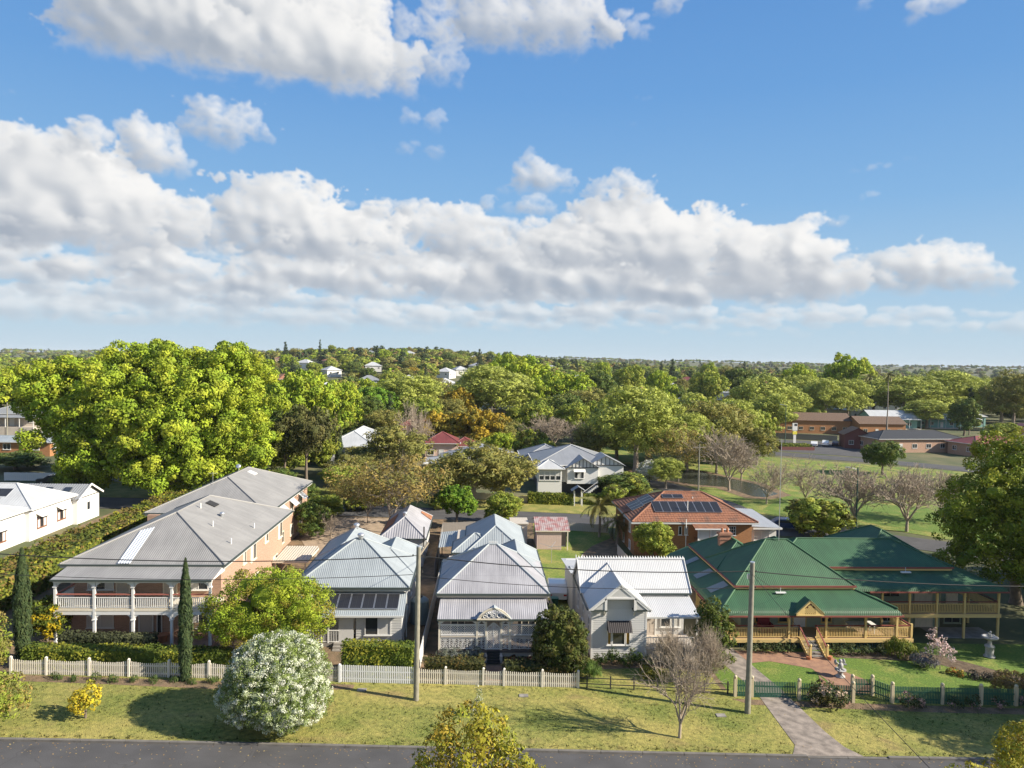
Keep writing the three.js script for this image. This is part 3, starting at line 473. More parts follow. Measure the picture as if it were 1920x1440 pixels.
  for (const [x, z] of [[-20.1, -58.6], [-20.0, -64.2], [-22.3, -60.6], [-24.4, -63.4]]) part(h, 'vent_pipe', cyl(0.06, 0.06, 0.5, 8).translate(x, slope(x) - 0.05, z), M.white);
  part(h, 'roof_vent', join([cyl(0.16, 0.16, 0.2, 10), new THREE.SphereGeometry(0.24, 10, 6).scale(1, 0.7, 1).translate(0, 0.3, 0)]).translate(-22.6, slope(-22.6) - 0.02, -63.6), M.steel);
  for (const [x, z] of [[-24.2, -65.6], [-26.2, -83.4]]) { const s = part(h, 'skylight', box(0.9, 0.12, 1.1).rotateZ(-0.41).translate(x, (z > -72 ? slope(x) : 6.21 + (-21.1 - x) * 0.4375) + 0.03, z), z > -72 ? M.dark : M.white); }
  part(h, 'antenna', join([bar(V(-28.2, 8.2, -76.6), V(-28.2, 9.6, -76.6), 0.02), bar(V(-28.7, 9.5, -76.6), V(-27.7, 9.5, -76.6), 0.012), ...[-0.4, -0.15, 0.1, 0.35].map((k) => bar(V(-28.2 + k, 9.5, -76.9), V(-28.2 + k, 9.5, -76.3), 0.008))]), M.steel);
  part(h, 'satellite_dish', join([bar(V(-27.3, 8.7, -82), V(-27.3, 9.5, -82), 0.03), new THREE.SphereGeometry(0.42, 14, 5, 0, 6.3, 0, 0.7).rotateX(1.0).translate(-27.3, 9.3, -82.1)]), M.steel);
  // pot and bench on the lower verandah
  const pot = thing('plant_pot', 'terracotta pot standing on the brick house verandah', 'pot', -23.0, g0 + 0.12, -52.75); part(pot, 'pot', new THREE.LatheGeometry([[0, 0], [0.22, 0], [0.34, 0.5], [0.38, 0.52], [0.38, 0.6], [0.3, 0.6], [0.28, 0.5], [0, 0.48]].map(([x, y]) => new THREE.Vector2(x, y)), 14).translate(-23.0, g0 + 0.12, -52.75), M.terracotta);
  const b = thing('bench', 'timber slatted bench under the brick house verandah', 'bench', -20.6, g0 + 0.12, -53.6);
  for (let i = 0; i < 4; i++) part(b, 'slat', span(-21.3, -19.9, g0 + 0.56, g0 + 0.6, -53.35 - i * 0.13, -53.45 - i * 0.13), M.decking); for (let i = 0; i < 3; i++) part(b, 'back_slat', span(-21.3, -19.9, g0 + 0.72 + i * 0.14, g0 + 0.82 + i * 0.14, -53.9, -53.94), M.decking);
  for (const x of [-21.2, -20.0]) part(b, 'leg', join([span(x - 0.03, x + 0.03, g0 + 0.12, g0 + 0.56, -53.35, -53.43), span(x - 0.03, x + 0.03, g0 + 0.12, g0 + 1.12, -53.94, -54.0)]), M.decking);
}
{ // flat carport beside it
  const c = thing('carport', 'flat beige carport beside the brick house', 'carport', -18, 0.58, -70);
  part(c, 'roof', sheetFace(V(-19.4, 2.55, -67.9), V(-16.2, 2.55, -67.9), V(-16.2, 2.75, -72.8), V(-19.4, 2.75, -72.8), { amp: 0.02, pitch: 0.25 }), M.beige);
  trimLoop(c, 'fascia', -19.4, -16.2, -67.9, -72.8, 2.4, 2.58, 0.05, M.cream);
  for (const [x, z] of [[-16.4, -68.1], [-16.4, -72.5], [-19.2, -68.1]]) part(c, 'post', span(x - 0.05, x + 0.05, 0.4, 2.5, z - 0.05, z + 0.05), M.cream);
  const t = thing('pergola', 'small cream timber pergola next to the flat carport', 'pergola', -15.4, 0.5, -70.5);
  for (let i = 0; i < 5; i++) part(t, 'rafter', span(-16.0, -14.6, 2.1, 2.22, -69.1 - i * 0.6, -69.2 - i * 0.6), M.cream); for (const [x, z] of [[-15.9, -69.1], [-14.7, -69.1], [-15.9, -71.7], [-14.7, -71.7]]) part(t, 'post', span(x - 0.05, x + 0.05, 0.4, 2.1, z - 0.05, z + 0.05), M.cream);
}
// ---------- the grey weatherboard cottage with solar panels ----------
{
  const g0 = 0.2, h = thing('cottage', 'grey weatherboard cottage with blue-grey ribbed roof and solar panels over the front', 'house', -9.6, g0, -54);
  const core = part(h, 'wall', wallBox(-13.7, -5.7, g0 - 0.3, 4.1, -55.2, -68.2), M.grayBoard);
  hip(h, -14.2, -5.2, -54.8, -63.2, 4.3, 2.75, M.blueGrey, { along: 'x', ridgeHalf: 4.2, fascia: M.grayBoard });
  hip(h, -14.18, -8.3, -58, -69, 4.302, 1.95, M.blueGrey, { along: 'z', fascia: M.grayBoard }); hip(h, -9.5, -5.22, -58.4, -66.6, 4.304, 1.45, M.blueGrey, { along: 'z', fascia: M.grayBoard });
  for (const [x, y, z] of [[-9.65, 7.05, -59.0], [-11.2, 6.25, -66.0]]) part(h, 'roof_vent', join([cyl(0.2, 0.2, 0.2, 12), new THREE.SphereGeometry(0.3, 12, 8).scale(1, 0.6, 1).translate(0, 0.3, 0)]).translate(x, y, z), M.steel);
  const fw = part(h, 'front_wall', wallBox(-9.0, -5.6, g0 - 0.3, 2.75, -53.25, -55.2), M.grayBoard);
  boards(fw, 'f', -9.0, -5.6, 0.35, 2.7, -53.25, 0.2, M.grayBoard);
  part(h, 'wall', wallBox(-13.6, -9.0, g0 - 0.3, 2.75, -54.9, -55.2), M.grayBoard); part(h, 'porch_floor', wallBox(-13.6, -9.0, g0 - 0.3, 0.62, -53.1, -54.9), M.concrete);
  const A = V(-13.75, 2.82, -52.8), s = 1.02 / 2.35;
  part(h, 'verandah_roof', sheetFace(A, V(-5.4, 2.82, -52.8), V(-5.4, 3.84, -55.15), V(-13.75, 3.84, -55.15)), M.blueGrey);
  part(h, 'verandah_gutter', span(-13.75, -5.4, 2.7, 2.82, -52.7, -52.8), M.paleGutter);
  const up = V(0, 1.02, -2.35), out = V(0, 2.35, 1.02);
  for (let i = 0; i < 7; i++) solar(h, V(-12.0 + i * 0.925 + 0.1, 3.42 + 0.06, -54.08), 0.88, 1.6, up, out);
  part(h, 'panel_rail', join([3.05, 3.72].map((y) => beam(V(-12.4, y + 0.03, -52.8 - (y - 2.82) / s), V(-5.95, y + 0.03, -52.8 - (y - 2.82) / s), 0.05, 0.04))), M.steel);
  win(h, 'f', -7.38, 1.9, -53.21, 1.95, 1.4, { pane: [M.glass, M.blind], frame: M.paleBoard }); door(h, 'f', -9.75, 0.62, -54.88, 1.0, 2.05, M.white);
  part(h, 'screen', wallBox(-10.3, -9.2, 0.62, 2.7, -53.2, -53.26), M.paleBoard);
  for (const x of [-13.5, -11.05]) part(h, 'post', span(x - 0.05, x + 0.05, 0.6, 2.72, -53.1, -53.2), M.white);
  balustrade(h, V(-13.5, 0.62, -53.15), V(-11.05, 0.62, -53.15), 0.95, 0.12, [M.white], { thick: 0.03 }); balustrade(h, V(-11.05, 0.62, -53.15), V(-10.3, 0.62, -53.15), 0.95, 0.12, [M.white], { thick: 0.03 });
  for (let i = 0; i < 4; i++) part(h, 'step', metres(span(-10.6, -9.3, g0 - 0.1 + i * 0.15, g0 + 0.05 + i * 0.15, -52.0 - i * 0.28, -52.3 - i * 0.28)), M.concrete);
  for (const [z, y] of [[-57.5, 2.4], [-61, 2.4], [-65, 2.4]]) win(h, 'r', -5.7, y, z, 1.0, 1.3, { rows: 2, cols: 1 });
  part(h, 'downpipe', bar(V(-5.45, 0.2, -55.3), V(-5.45, 4.2, -55.0), 0.05), M.paleGutter);
}
{ // its water tank and the rear cottage
  const t = thing('water_tank', 'ribbed blue-green water tank beside the grey cottage with solar panels', 'water tank', -4.7, 0.15, -58.6);
  const pr = [[0, 0], [0.75, 0]]; for (let i = 0; i <= 22; i++) pr.push([0.75 + (i & 1 ? 0.03 : 0), 0.05 + i * 0.085]); pr.push([0.5, 2.1], [0, 2.2]);
  part(t, 'tank', new THREE.LatheGeometry(pr.map(([x, y]) => new THREE.Vector2(x, y)), 20).translate(-4.7, 0.15, -58.6), std({ color: rgb(0.16, 0.21, 0.22), roughness: 0.5 })); part(t, 'lid', cyl(0.25, 0.25, 0.1, 12).translate(-4.7, 2.3, -58.6), M.dark);
  const h = thing('cottage', 'small rear cottage with white hipped roof and rust patches', 'house', -7.9, 0.25, -78);
  part(h, 'wall', wallBox(-10, -5.7, 0, 3.1, -74.5, -84.5), M.grayBoard); hip(h, -10.3, -5.4, -74.2, -85, 3.2, 1.75, M.galv, { along: 'z', fascia: M.paleBoard, opt: { pitch: 0.25, amp: 0.016 } });
  part(h, 'rusted_sheet', sheetFace(V(-5.42, 3.24, -82.6), V(-5.42, 3.24, -84.7), V(-6.6, 4.08, -83.6), V(-6.6, 4.08, -82.6), { pitch: 0.25, amp: 0.016 }).translate(0.02, 0.04, 0), M.rustPatch); part(h, 'rusted_sheet', sheetFace(V(-10.28, 3.24, -82), V(-10.28, 3.24, -76), V(-9.1, 4.1, -77.2), V(-9.1, 4.1, -82), { pitch: 0.25, amp: 0.016 }).translate(-0.02, 0.04, 0), M.rustPatch);
  part(h, 'roof_vent', join([cyl(0.2, 0.2, 0.25, 10), new THREE.SphereGeometry(0.28, 10, 6).scale(1, 0.6, 1).translate(0, 0.32, 0)]).translate(-7.9, 4.9, -77.4), M.steel);
  win(h, 'f', -7.2, 2.0, -74.5, 1.0, 1.1); win(h, 'r', -5.7, 1.9, -77, 1.1, 1.2); door(h, 'r', -5.7, 0.3, -80, 0.9, 2.0, M.white);
  part(h, 'flue', bar(V(-5.55, 2.5, -73.6), V(-5.55, 4.6, -73.6), 0.08), M.dark);
}
// ---------- the lace-fronted cottage ----------
{
  const g0 = -0.03, h = thing('cottage', 'cream cottage with pyramid roof, lattice verandah screens and a small arched gable over the steps', 'house', 1.3, g0, -52.5), wz = -53.7;
  part(h, 'wall', wallBox(-2.55, 5.1, g0 - 0.4, 4.1, wz, -64.5), M.beige);
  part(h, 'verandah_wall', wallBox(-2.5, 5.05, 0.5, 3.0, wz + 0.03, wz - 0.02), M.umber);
  hip(h, -3.0, 5.55, -53.5, -62.0, 4.26, 2.68, M.galv, { along: 'x', ridgeHalf: 3.95, fascia: M.beige, opt: { pitch: 0.155, amp: 0.008 }, cap: M.blueGrey });
  hip(h, 1.25, 5.53, -57.5, -66, 4.262, 1.5, M.blueGrey, { along: 'z', fascia: M.beige }); hip(h, -2.98, 2.2, -57.5, -62.4, 4.264, 1.6, M.blueGrey, { along: 'z', fascia: M.beige });
  part(h, 'ridge_cresting', join([...range(0.95, 1.6, 0.09).map((x) => bar(V(x, 6.95, -57.75), V(x, 7.22, -57.75), 0.014, 4)), beam(V(0.95, 7.1, -57.75), V(1.6, 7.1, -57.75), 0.02, 0.03)]), M.white);
  part(h, 'verandah_roof', sheetFace(V(-2.85, 3.0, -51.6), V(5.42, 3.0, -51.6), V(5.3, 3.86, -53.65), V(-2.74, 3.86, -53.65), { pitch: 0.155, amp: 0.008 }), M.galv);
  part(h, 'verandah_gutter', span(-2.85, 5.42, 2.88, 3.0, -51.5, -51.6), M.gutter); part(h, 'verandah_beam', span(-2.75, 5.35, 2.74, 2.88, -51.85, -51.95), M.beige);
  part(h, 'floor', wallBox(-2.75, 5.35, 0.42, 0.62, -51.8, wz), M.darkdeck); part(h, 'base_board', wallBox(-2.75, 5.35, 0.1, 0.42, -51.9, -51.97), M.beige);
  for (const x of [-2.6, -0.6, 2.9, 5.2]) part(h, 'stump', span(x - 0.1, x + 0.1, -0.4, 0.42, -52.0, -52.2), M.beige);
  const xs = [-2.7, 0.07, 0.74, 1.87, 2.5, 5.3], pg = box(0.12, 2.35, 0.12, 0, 1.175, 0), bg = bracketGeo(0.3, 0.34, 0.03), cg = box(0.19, 0.07, 0.19);
  xs.forEach((x, i) => { const p = piece(h, 'post', pg, M.cream, x, 0.42, -51.9); piece(p, 'capital', cg, M.cream, x, 2.55, -51.9); if (i < 5 && i !== 2) piece(h, 'bracket', bg, M.white, x + 0.06, 2.76, -51.9); if (i && i !== 3) { const b = piece(h, 'bracket', bg, M.white, x - 0.06, 2.76, -51.9); b.rotation.y = Math.PI; } });
  const laceG = (w, hgt) => shared(`lace${w.toFixed(2)}`, () => { // cast-iron panel: ring, scrolls, spears
    const c = (x, y, r, t = 0.016, a = 6.283) => new THREE.TorusGeometry(r, t, 4, 14, a).translate(x, y, 0), m = [c(w / 2, hgt * 0.55, w * 0.2), c(w / 2, hgt * 0.55, w * 0.07)];
    for (const s of [-1, 1]) m.push(c(w / 2 + s * w * 0.3, hgt * 0.84, w * 0.12), c(w / 2 + s * w * 0.3, hgt * 0.27, w * 0.14), c(w / 2 + s * w * 0.14, hgt * 0.14, w * 0.09), c(w / 2 + s * w * 0.4, hgt * 0.55, w * 0.1), c(w / 2 + s * w * 0.12, hgt * 0.88, w * 0.09));
    m.push(box(0.03, hgt, 0.02, w / 2, hgt / 2, 0), box(w, 0.035, 0.03, w / 2, hgt, 0), box(w, 0.035, 0.03, w / 2, 0.02, 0), box(0.04, hgt + 0.08, 0.04, 0, hgt / 2, 0), box(0.04, hgt + 0.08, 0.04, w, hgt / 2, 0), box(w * 0.6, 0.02, 0.015, w / 2, hgt * 0.33, 0), box(w * 0.6, 0.02, 0.015, w / 2, hgt * 0.76, 0)); return join(m);
  });
  for (const [a, b, n] of [[-2.6, 0.0, 4], [0.14, 0.67, 1], [1.94, 2.43, 1], [2.58, 5.22, 4]]) {
    part(h, 'lattice_screen', join([lattice(a + 0.05, b - 0.05, 1.76, 2.44, -51.9, 0.17, 0.034), span(a, b, 2.44, 2.52, -51.87, -51.93), span(a, b, 1.68, 1.76, -51.87, -51.93), span(a, a + 0.05, 1.76, 2.44, -51.87, -51.93), span(b - 0.05, b, 1.76, 2.44, -51.87, -51.93)]), M.white);
    part(h, 'handrail', span(a, b, 1.55, 1.63, -51.84, -51.96), M.beige);
    for (let i = 0; i < n; i++) piece(h, 'iron_lace_panel', laceG((b - a) / n, 0.82), M.white, a + (b - a) / n * i, 0.68, -51.9);
  }
  { // lattice gate with pointed top
    const gt = sub(h, 'lattice_gate', 1.3, 0.62, -51.9); const add = (n, q, m) => { const o = new THREE.Mesh(q, m); o.name = n; gt.add(o); };
    add('leaf', join([lattice(-0.45, 0.45, 0.08, 1.62, 0, 0.17, 0.034), ...[-0.47, 0, 0.47].map((x) => box(0.05, 1.6 + (x ? 0 : 0.4), 0.05, x, 0.8 + (x ? 0 : 0.2), 0)), beam(V(-0.47, 1.6, 0), V(0, 2.02, 0), 0.05, 0.06), beam(V(0.47, 1.6, 0), V(0, 2.02, 0), 0.05, 0.06), box(0.95, 0.06, 0.05, 0, 0.05, 0)]), M.white); add('crest', lattice(-0.2, 0.2, 1.62, 1.86, 0, 0.12), M.white);
  }
  { // arched gable above the steps
    const z = -51.45, sh = new THREE.Shape(); sh.moveTo(-1.24, 0); sh.quadraticCurveTo(-0.75, 0.78, 0, 0.82); sh.quadraticCurveTo(0.75, 0.78, 1.24, 0); sh.lineTo(1.0, 0); sh.quadraticCurveTo(0.6, 0.6, 0, 0.66); sh.quadraticCurveTo(-0.6, 0.6, -1.0, 0); sh.closePath();
    part(h, 'porch_gable', new THREE.ExtrudeGeometry(sh, { depth: 0.08, bevelEnabled: false, curveSegments: 12 }).translate(1.3, 3.08, z - 0.04), M.cream); part(h, 'gable_base', span(0.06, 2.54, 3.0, 3.09, z - 0.05, z + 0.06), M.cream);
    const fret = []; for (const [x, y, r] of [[0, 0.28, 0.2], [0, 0.28, 0.1], [-0.38, 0.22, 0.15], [0.38, 0.22, 0.15], [-0.68, 0.14, 0.1], [0.68, 0.14, 0.1], [-0.22, 0.5, 0.09], [0.22, 0.5, 0.09], [-0.5, 0.4, 0.08], [0.5, 0.4, 0.08]]) fret.push(new THREE.TorusGeometry(r, 0.03, 4, 14).translate(1.3 + x, 3.1 + y, z)); part(h, 'gable_fretwork', join(fret), M.white);
    for (const s of [-1, 1]) part(h, 'porch_roof', sheetFace(V(1.3 + s * 1.3, 3.05, s > 0 ? z + 0.1 : -52.0), V(1.3 + s * 1.3, 3.05, s > 0 ? -52.0 : z + 0.1), V(1.3, 3.95, s > 0 ? -53.9 : z + 0.1), V(1.3, 3.95, s > 0 ? z + 0.1 : -53.9), { amp: 0.008, pitch: 0.155 }), M.blueGrey);
  }
  for (let i = 0; i < 5; i++) part(h, 'step', span(0.82, 1.78, -0.05 + i * 0.13, 0.06 + i * 0.13, -50.85 - i * 0.2, -51.1 - i * 0.2), M.dark);
  for (const x of [0.74, 1.86]) part(h, 'stair_wall', span(x - 0.1, x + 0.1, -0.2, 0.42, -51.1, -51.84), M.taupe);
  door(h, 'f', 1.3, 0.62, wz + 0.03, 0.95, 2.05, M.taupe); for (const x of [-1.4, 4.0]) win(h, 'f', x, 1.75, wz + 0.03, 1.1, 1.9, { rows: 2, cols: 2, frame: M.cream });
  for (const z of [-56, -59.5, -63]) { win(h, 'r', 5.1, 2.2, z, 0.9, 1.4, { cols: 1, rows: 2 }); part(h, 'window_hood', sheetFace(V(5.75, 2.85, z + 0.6), V(5.75, 2.85, z - 0.6), V(5.12, 3.3, z - 0.6), V(5.12, 3.3, z + 0.6), { amp: 0.01 }), M.awning); }
  // rear block
  part(h, 'rear_wall', wallBox(-2.1, 4.4, g0 - 0.4, 3.5, -67.8, -77), M.beige); hip(h, -1.2, 4.78, -67, -78, 3.6, 2.0, M.blueGrey, { along: 'z', fascia: M.beige, opt: { pitch: 0.22 } }); hip(h, -2.4, 2.0, -67.4, -71.6, 3.602, 1.35, M.blueGrey, { along: 'x', fascia: M.beige, opt: { pitch: 0.22 } });
  part(h, 'lean_to_roof', sheetFace(V(-4.0, 2.7, -72.6), V(-1.8, 2.9, -72.6), V(-1.3, 3.0, -78.8), V(-4.0, 2.8, -78.8), { amp: 0.02, pitch: 0.22 }), M.blueGrey); for (const [x, z] of [[-3.9, -72.8], [-3.9, -78.5]]) part(h, 'lean_to_post', span(x - 0.05, x + 0.05, -0.1, 2.7, z - 0.05, z + 0.05), M.rawwood);
  win(h, 'r', 4.4, 2.0, -72, 1.2, 1.2); win(h, 'f', -1.2, 2.0, -67.8, 1.0, 1.1); part(h, 'vent_pipe', bar(V(2.35, 4.2, -66.8), V(2.35, 5.7, -66.8), 0.05), M.steel);
}

// ---------- the white-roofed gabled cottage ----------
{
  const g0 = -0.3, h = thing('cottage', 'pale grey weatherboard cottage with white crested roof, front gable and black window hood', 'house', 12.5, g0, -52.5), wz = -52.25;
  const fw = part(h, 'front_wall', wallBox(8.65, 12.75, g0 - 0.3, 3.6, wz, -63), M.paleBoard);
  boards(fw, 'f', 8.65, 12.75, g0 + 0.15, 3.55, wz, 0.17, M.paleBoard); part(fw, 'corner_board', span(8.6, 8.72, g0, 3.6, wz + 0.05, wz - 0.05), M.white); part(fw, 'corner_board', span(12.68, 12.8, g0, 3.6, wz + 0.05, wz - 0.05), M.white);
  const gw = part(h, 'gable_wall', gableWall(8.7, 12.72, 3.55, 5.3, wz + 0.02), M.grayBoard); for (let i = 0; i < 7; i++) { const y = 3.62 + i * 0.17; part(gw, 'weatherboard', box(1.75, 0.185, 0.022).rotateX(-0.13).translate(10.68, y, wz + 0.045), M.grayBoard); }
  part(h, 'wall', wallBox(12.75, 16.6, g0 - 0.3, 3.7, -55.6, -61.4), M.paleBoard);
  // main roof along the street, steep, with a front gable running into it
  const R = 5.78, zr = -57.7, ze = -55.35, zb = -60.2;
  const wo = { pitch: 0.145, amp: 0.007 };
  part(h, 'roof_sheet', sheetFace(V(8.25, 3.72, ze), V(17.1, 3.72, ze), V(17.1, R, zr), V(8.25, R, zr), wo), M.whiteSheet); part(h, 'roof_sheet', sheetFace(V(17.1, 3.72, zb), V(8.25, 3.72, zb), V(8.25, R, zr), V(17.1, R, zr), wo), M.whiteSheet);
  for (const [x, t] of [[8.42, 0], [16.95, 0]]) part(h, 'gable_end', metres(poly([[-ze, 3.6], [-zb, 3.6], [-zr, R - 0.1]], 0.1).rotateY(Math.PI / 2).translate(x, 0, 0)), M.paleBoard);
  part(h, 'barge_board', join([8.22, 17.1].flatMap((x) => [beam(V(x, 3.7, ze), V(x, R, zr), 0.05, 0.2), beam(V(x, 3.7, zb), V(x, R, zr), 0.05, 0.2)])), M.white);
  part(h, 'ridge_cap', bar(V(8.2, R + 0.03, zr), V(17.15, R + 0.03, zr), 0.1, 8), M.whiteSheet);
  const spike = shared('spike', () => new THREE.ConeGeometry(0.075, 0.2, 4)); for (let i = 0; i < 40; i++) piece(h, 'ridge_finial', spike, M.white, 8.35 + i * 0.222, R + 0.2, zr);
  for (const s of [-1, 1]) { const e = V(10.68 + s * 2.28, 3.62, 0); part(h, 'gable_roof', s < 0 ? sheetFace(V(e.x, e.y, -55.6), V(e.x, e.y, -51.65), V(10.68, 5.5, -51.65), V(10.68, 5.5, -57.6), { pitch: 0.145, amp: 0.008 }) : sheetFace(V(e.x, e.y, -51.65), V(e.x, e.y, -55.6), V(10.68, 5.5, -57.6), V(10.68, 5.5, -51.65), { pitch: 0.145, amp: 0.008 }), M.whiteSheet); }
  part(h, 'gable_ridge', bar(V(10.68, 5.53, -51.6), V(10.68, 5.53, -57.6), 0.07, 6), M.whiteSheet);
  const gz = -51.7; part(h, 'barge_board', join([-1, 1].map((s) => beam(V(10.68 + s * 2.3, 3.55, gz), V(10.68, 5.46, gz), 0.06, 0.24))), M.white);
  part(h, 'gable_frame', join([span(9.62, 11.74, 4.46, 4.6, gz - 0.06, gz + 0.04), span(9.5, 9.68, 3.6, 4.5, gz - 0.06, gz + 0.03), span(11.68, 11.86, 3.6, 4.5, gz - 0.06, gz + 0.03)]), M.white);
  part(h, 'gable_panel', poly([[9.75, 4.6], [11.6, 4.6], [10.68, 5.38]], 0.04).translate(0, 0, gz - 0.05), M.grayBoard); for (const [a, b, c] of [[8.75, 9.5, 9.5], [11.86, 12.6, 11.86]]) part(h, 'gable_panel', poly([[a, 3.66], [b, 3.66], [c, 4.22]], 0.04).translate(0, 0, gz - 0.05), M.grayBoard);
  part(h, 'gable_plate', join([span(8.45, 9.72, 3.54, 3.62, gz + 0.06, wz), span(11.64, 12.95, 3.54, 3.62, gz + 0.06, wz)]), M.gutter);
  for (const x of [9.58, 11.78]) part(h, 'bracket', join([span(x - 0.05, x + 0.05, 3.05, 3.54, wz, wz + 0.1), beam(V(x, 3.1, wz + 0.05), V(x, 3.5, wz + 0.45), 0.08, 0.08)]), M.white);
  // lower front window with coloured side lights and hood
  win(h, 'f', 10.68, 1.38, wz + 0.03, 1.0, 1.1, { cols: 1 }); for (const x of [9.98, 11.38]) win(h, 'f', x, 1.38, wz + 0.03, 0.34, 1.1, { cols: 1, pane: M.amber });
  part(h, 'window_hood', join([sheetFace(V(9.8, 1.98, wz + 0.7), V(11.6, 1.98, wz + 0.7), V(11.6, 2.66, wz + 0.05), V(9.8, 2.66, wz + 0.05), { amp: 0.01 }), poly([[0, 1.98], [0.66, 1.98], [0, 2.62]], 0.03).rotateY(-Math.PI / 2).translate(9.83, 0, wz + 0.04), poly([[0, 1.98], [0.66, 1.98], [0, 2.62]], 0.03).rotateY(-Math.PI / 2).translate(11.6, 0, wz + 0.04)]), M.awning);
  // verandah to its side
  part(h, 'verandah_roof', sheetFace(V(12.6, 2.86, -52.5), V(16.95, 2.86, -52.5), V(16.95, 3.52, -55.6), V(12.6, 3.52, -55.6), wo), M.whiteSheet); part(h, 'verandah_gutter', span(12.8, 16.95, 2.74, 2.86, -52.4, -52.5), M.paleGutter); part(h, 'eave_gutter', span(12.9, 17.1, 3.6, 3.72, ze + 0.02, ze + 0.12), M.gutter);
  part(h, 'verandah_floor', wallBox(12.75, 16.85, g0 - 0.3, 0.3, -52.6, -55.6), M.taupe);
  for (const x of [14.9, 16.75]) part(h, 'post', span(x - 0.06, x + 0.06, 0.3, 2.8, -52.6, -52.72), M.white); balustrade(h, V(12.85, 0.3, -52.66), V(16.7, 0.3, -52.66), 0.9, 0.12, [M.white], { thick: 0.035 });
  door(h, 'f', 13.8, 0.3, -55.6, 0.9, 2.05, M.taupe); win(h, 'f', 15.5, 1.6, -55.6, 1.6, 1.4, { pane: [M.glass, M.blind] });
  // side windows with curved black hoods
  const hood = shared('hood', () => { const s = new THREE.CylinderGeometry(0.62, 0.62, 1.05, 12, 1, false, 0, Math.PI / 2).rotateX(Math.PI / 2); return s; });
  for (const z of [-53.4, -56.4, -59.2, -61.9]) { win(h, 'l', 8.65, 1.9, z, 0.75, 1.3, { cols: 1, rows: 2 }); const q = piece(h, 'curved_hood', hood, M.awning, 8.65, 2.35, z); q.rotation.z = Math.PI / 2; }
  // rear skillion and its flat lean-to
  part(h, 'rear_wall', wallBox(8.4, 16.4, g0 - 0.3, 3.2, -61.4, -67), M.paleBoard); part(h, 'rear_roof', sheetFace(V(16.7, 3.1, -67.4), V(8.05, 3.1, -67.4), V(8.05, 3.85, -60.1), V(16.7, 3.85, -60.1), wo), M.whiteSheet);
  part(h, 'side_eave', span(8.22, 8.32, 3.5, 3.64, -52.0, -63), M.gutter);
  part(h, 'vent_pipe', join([8.9, 9.5].map((x) => bar(V(x, 3.2, -63.2), V(x, 4.6, -63.2), 0.04))), M.white);
}
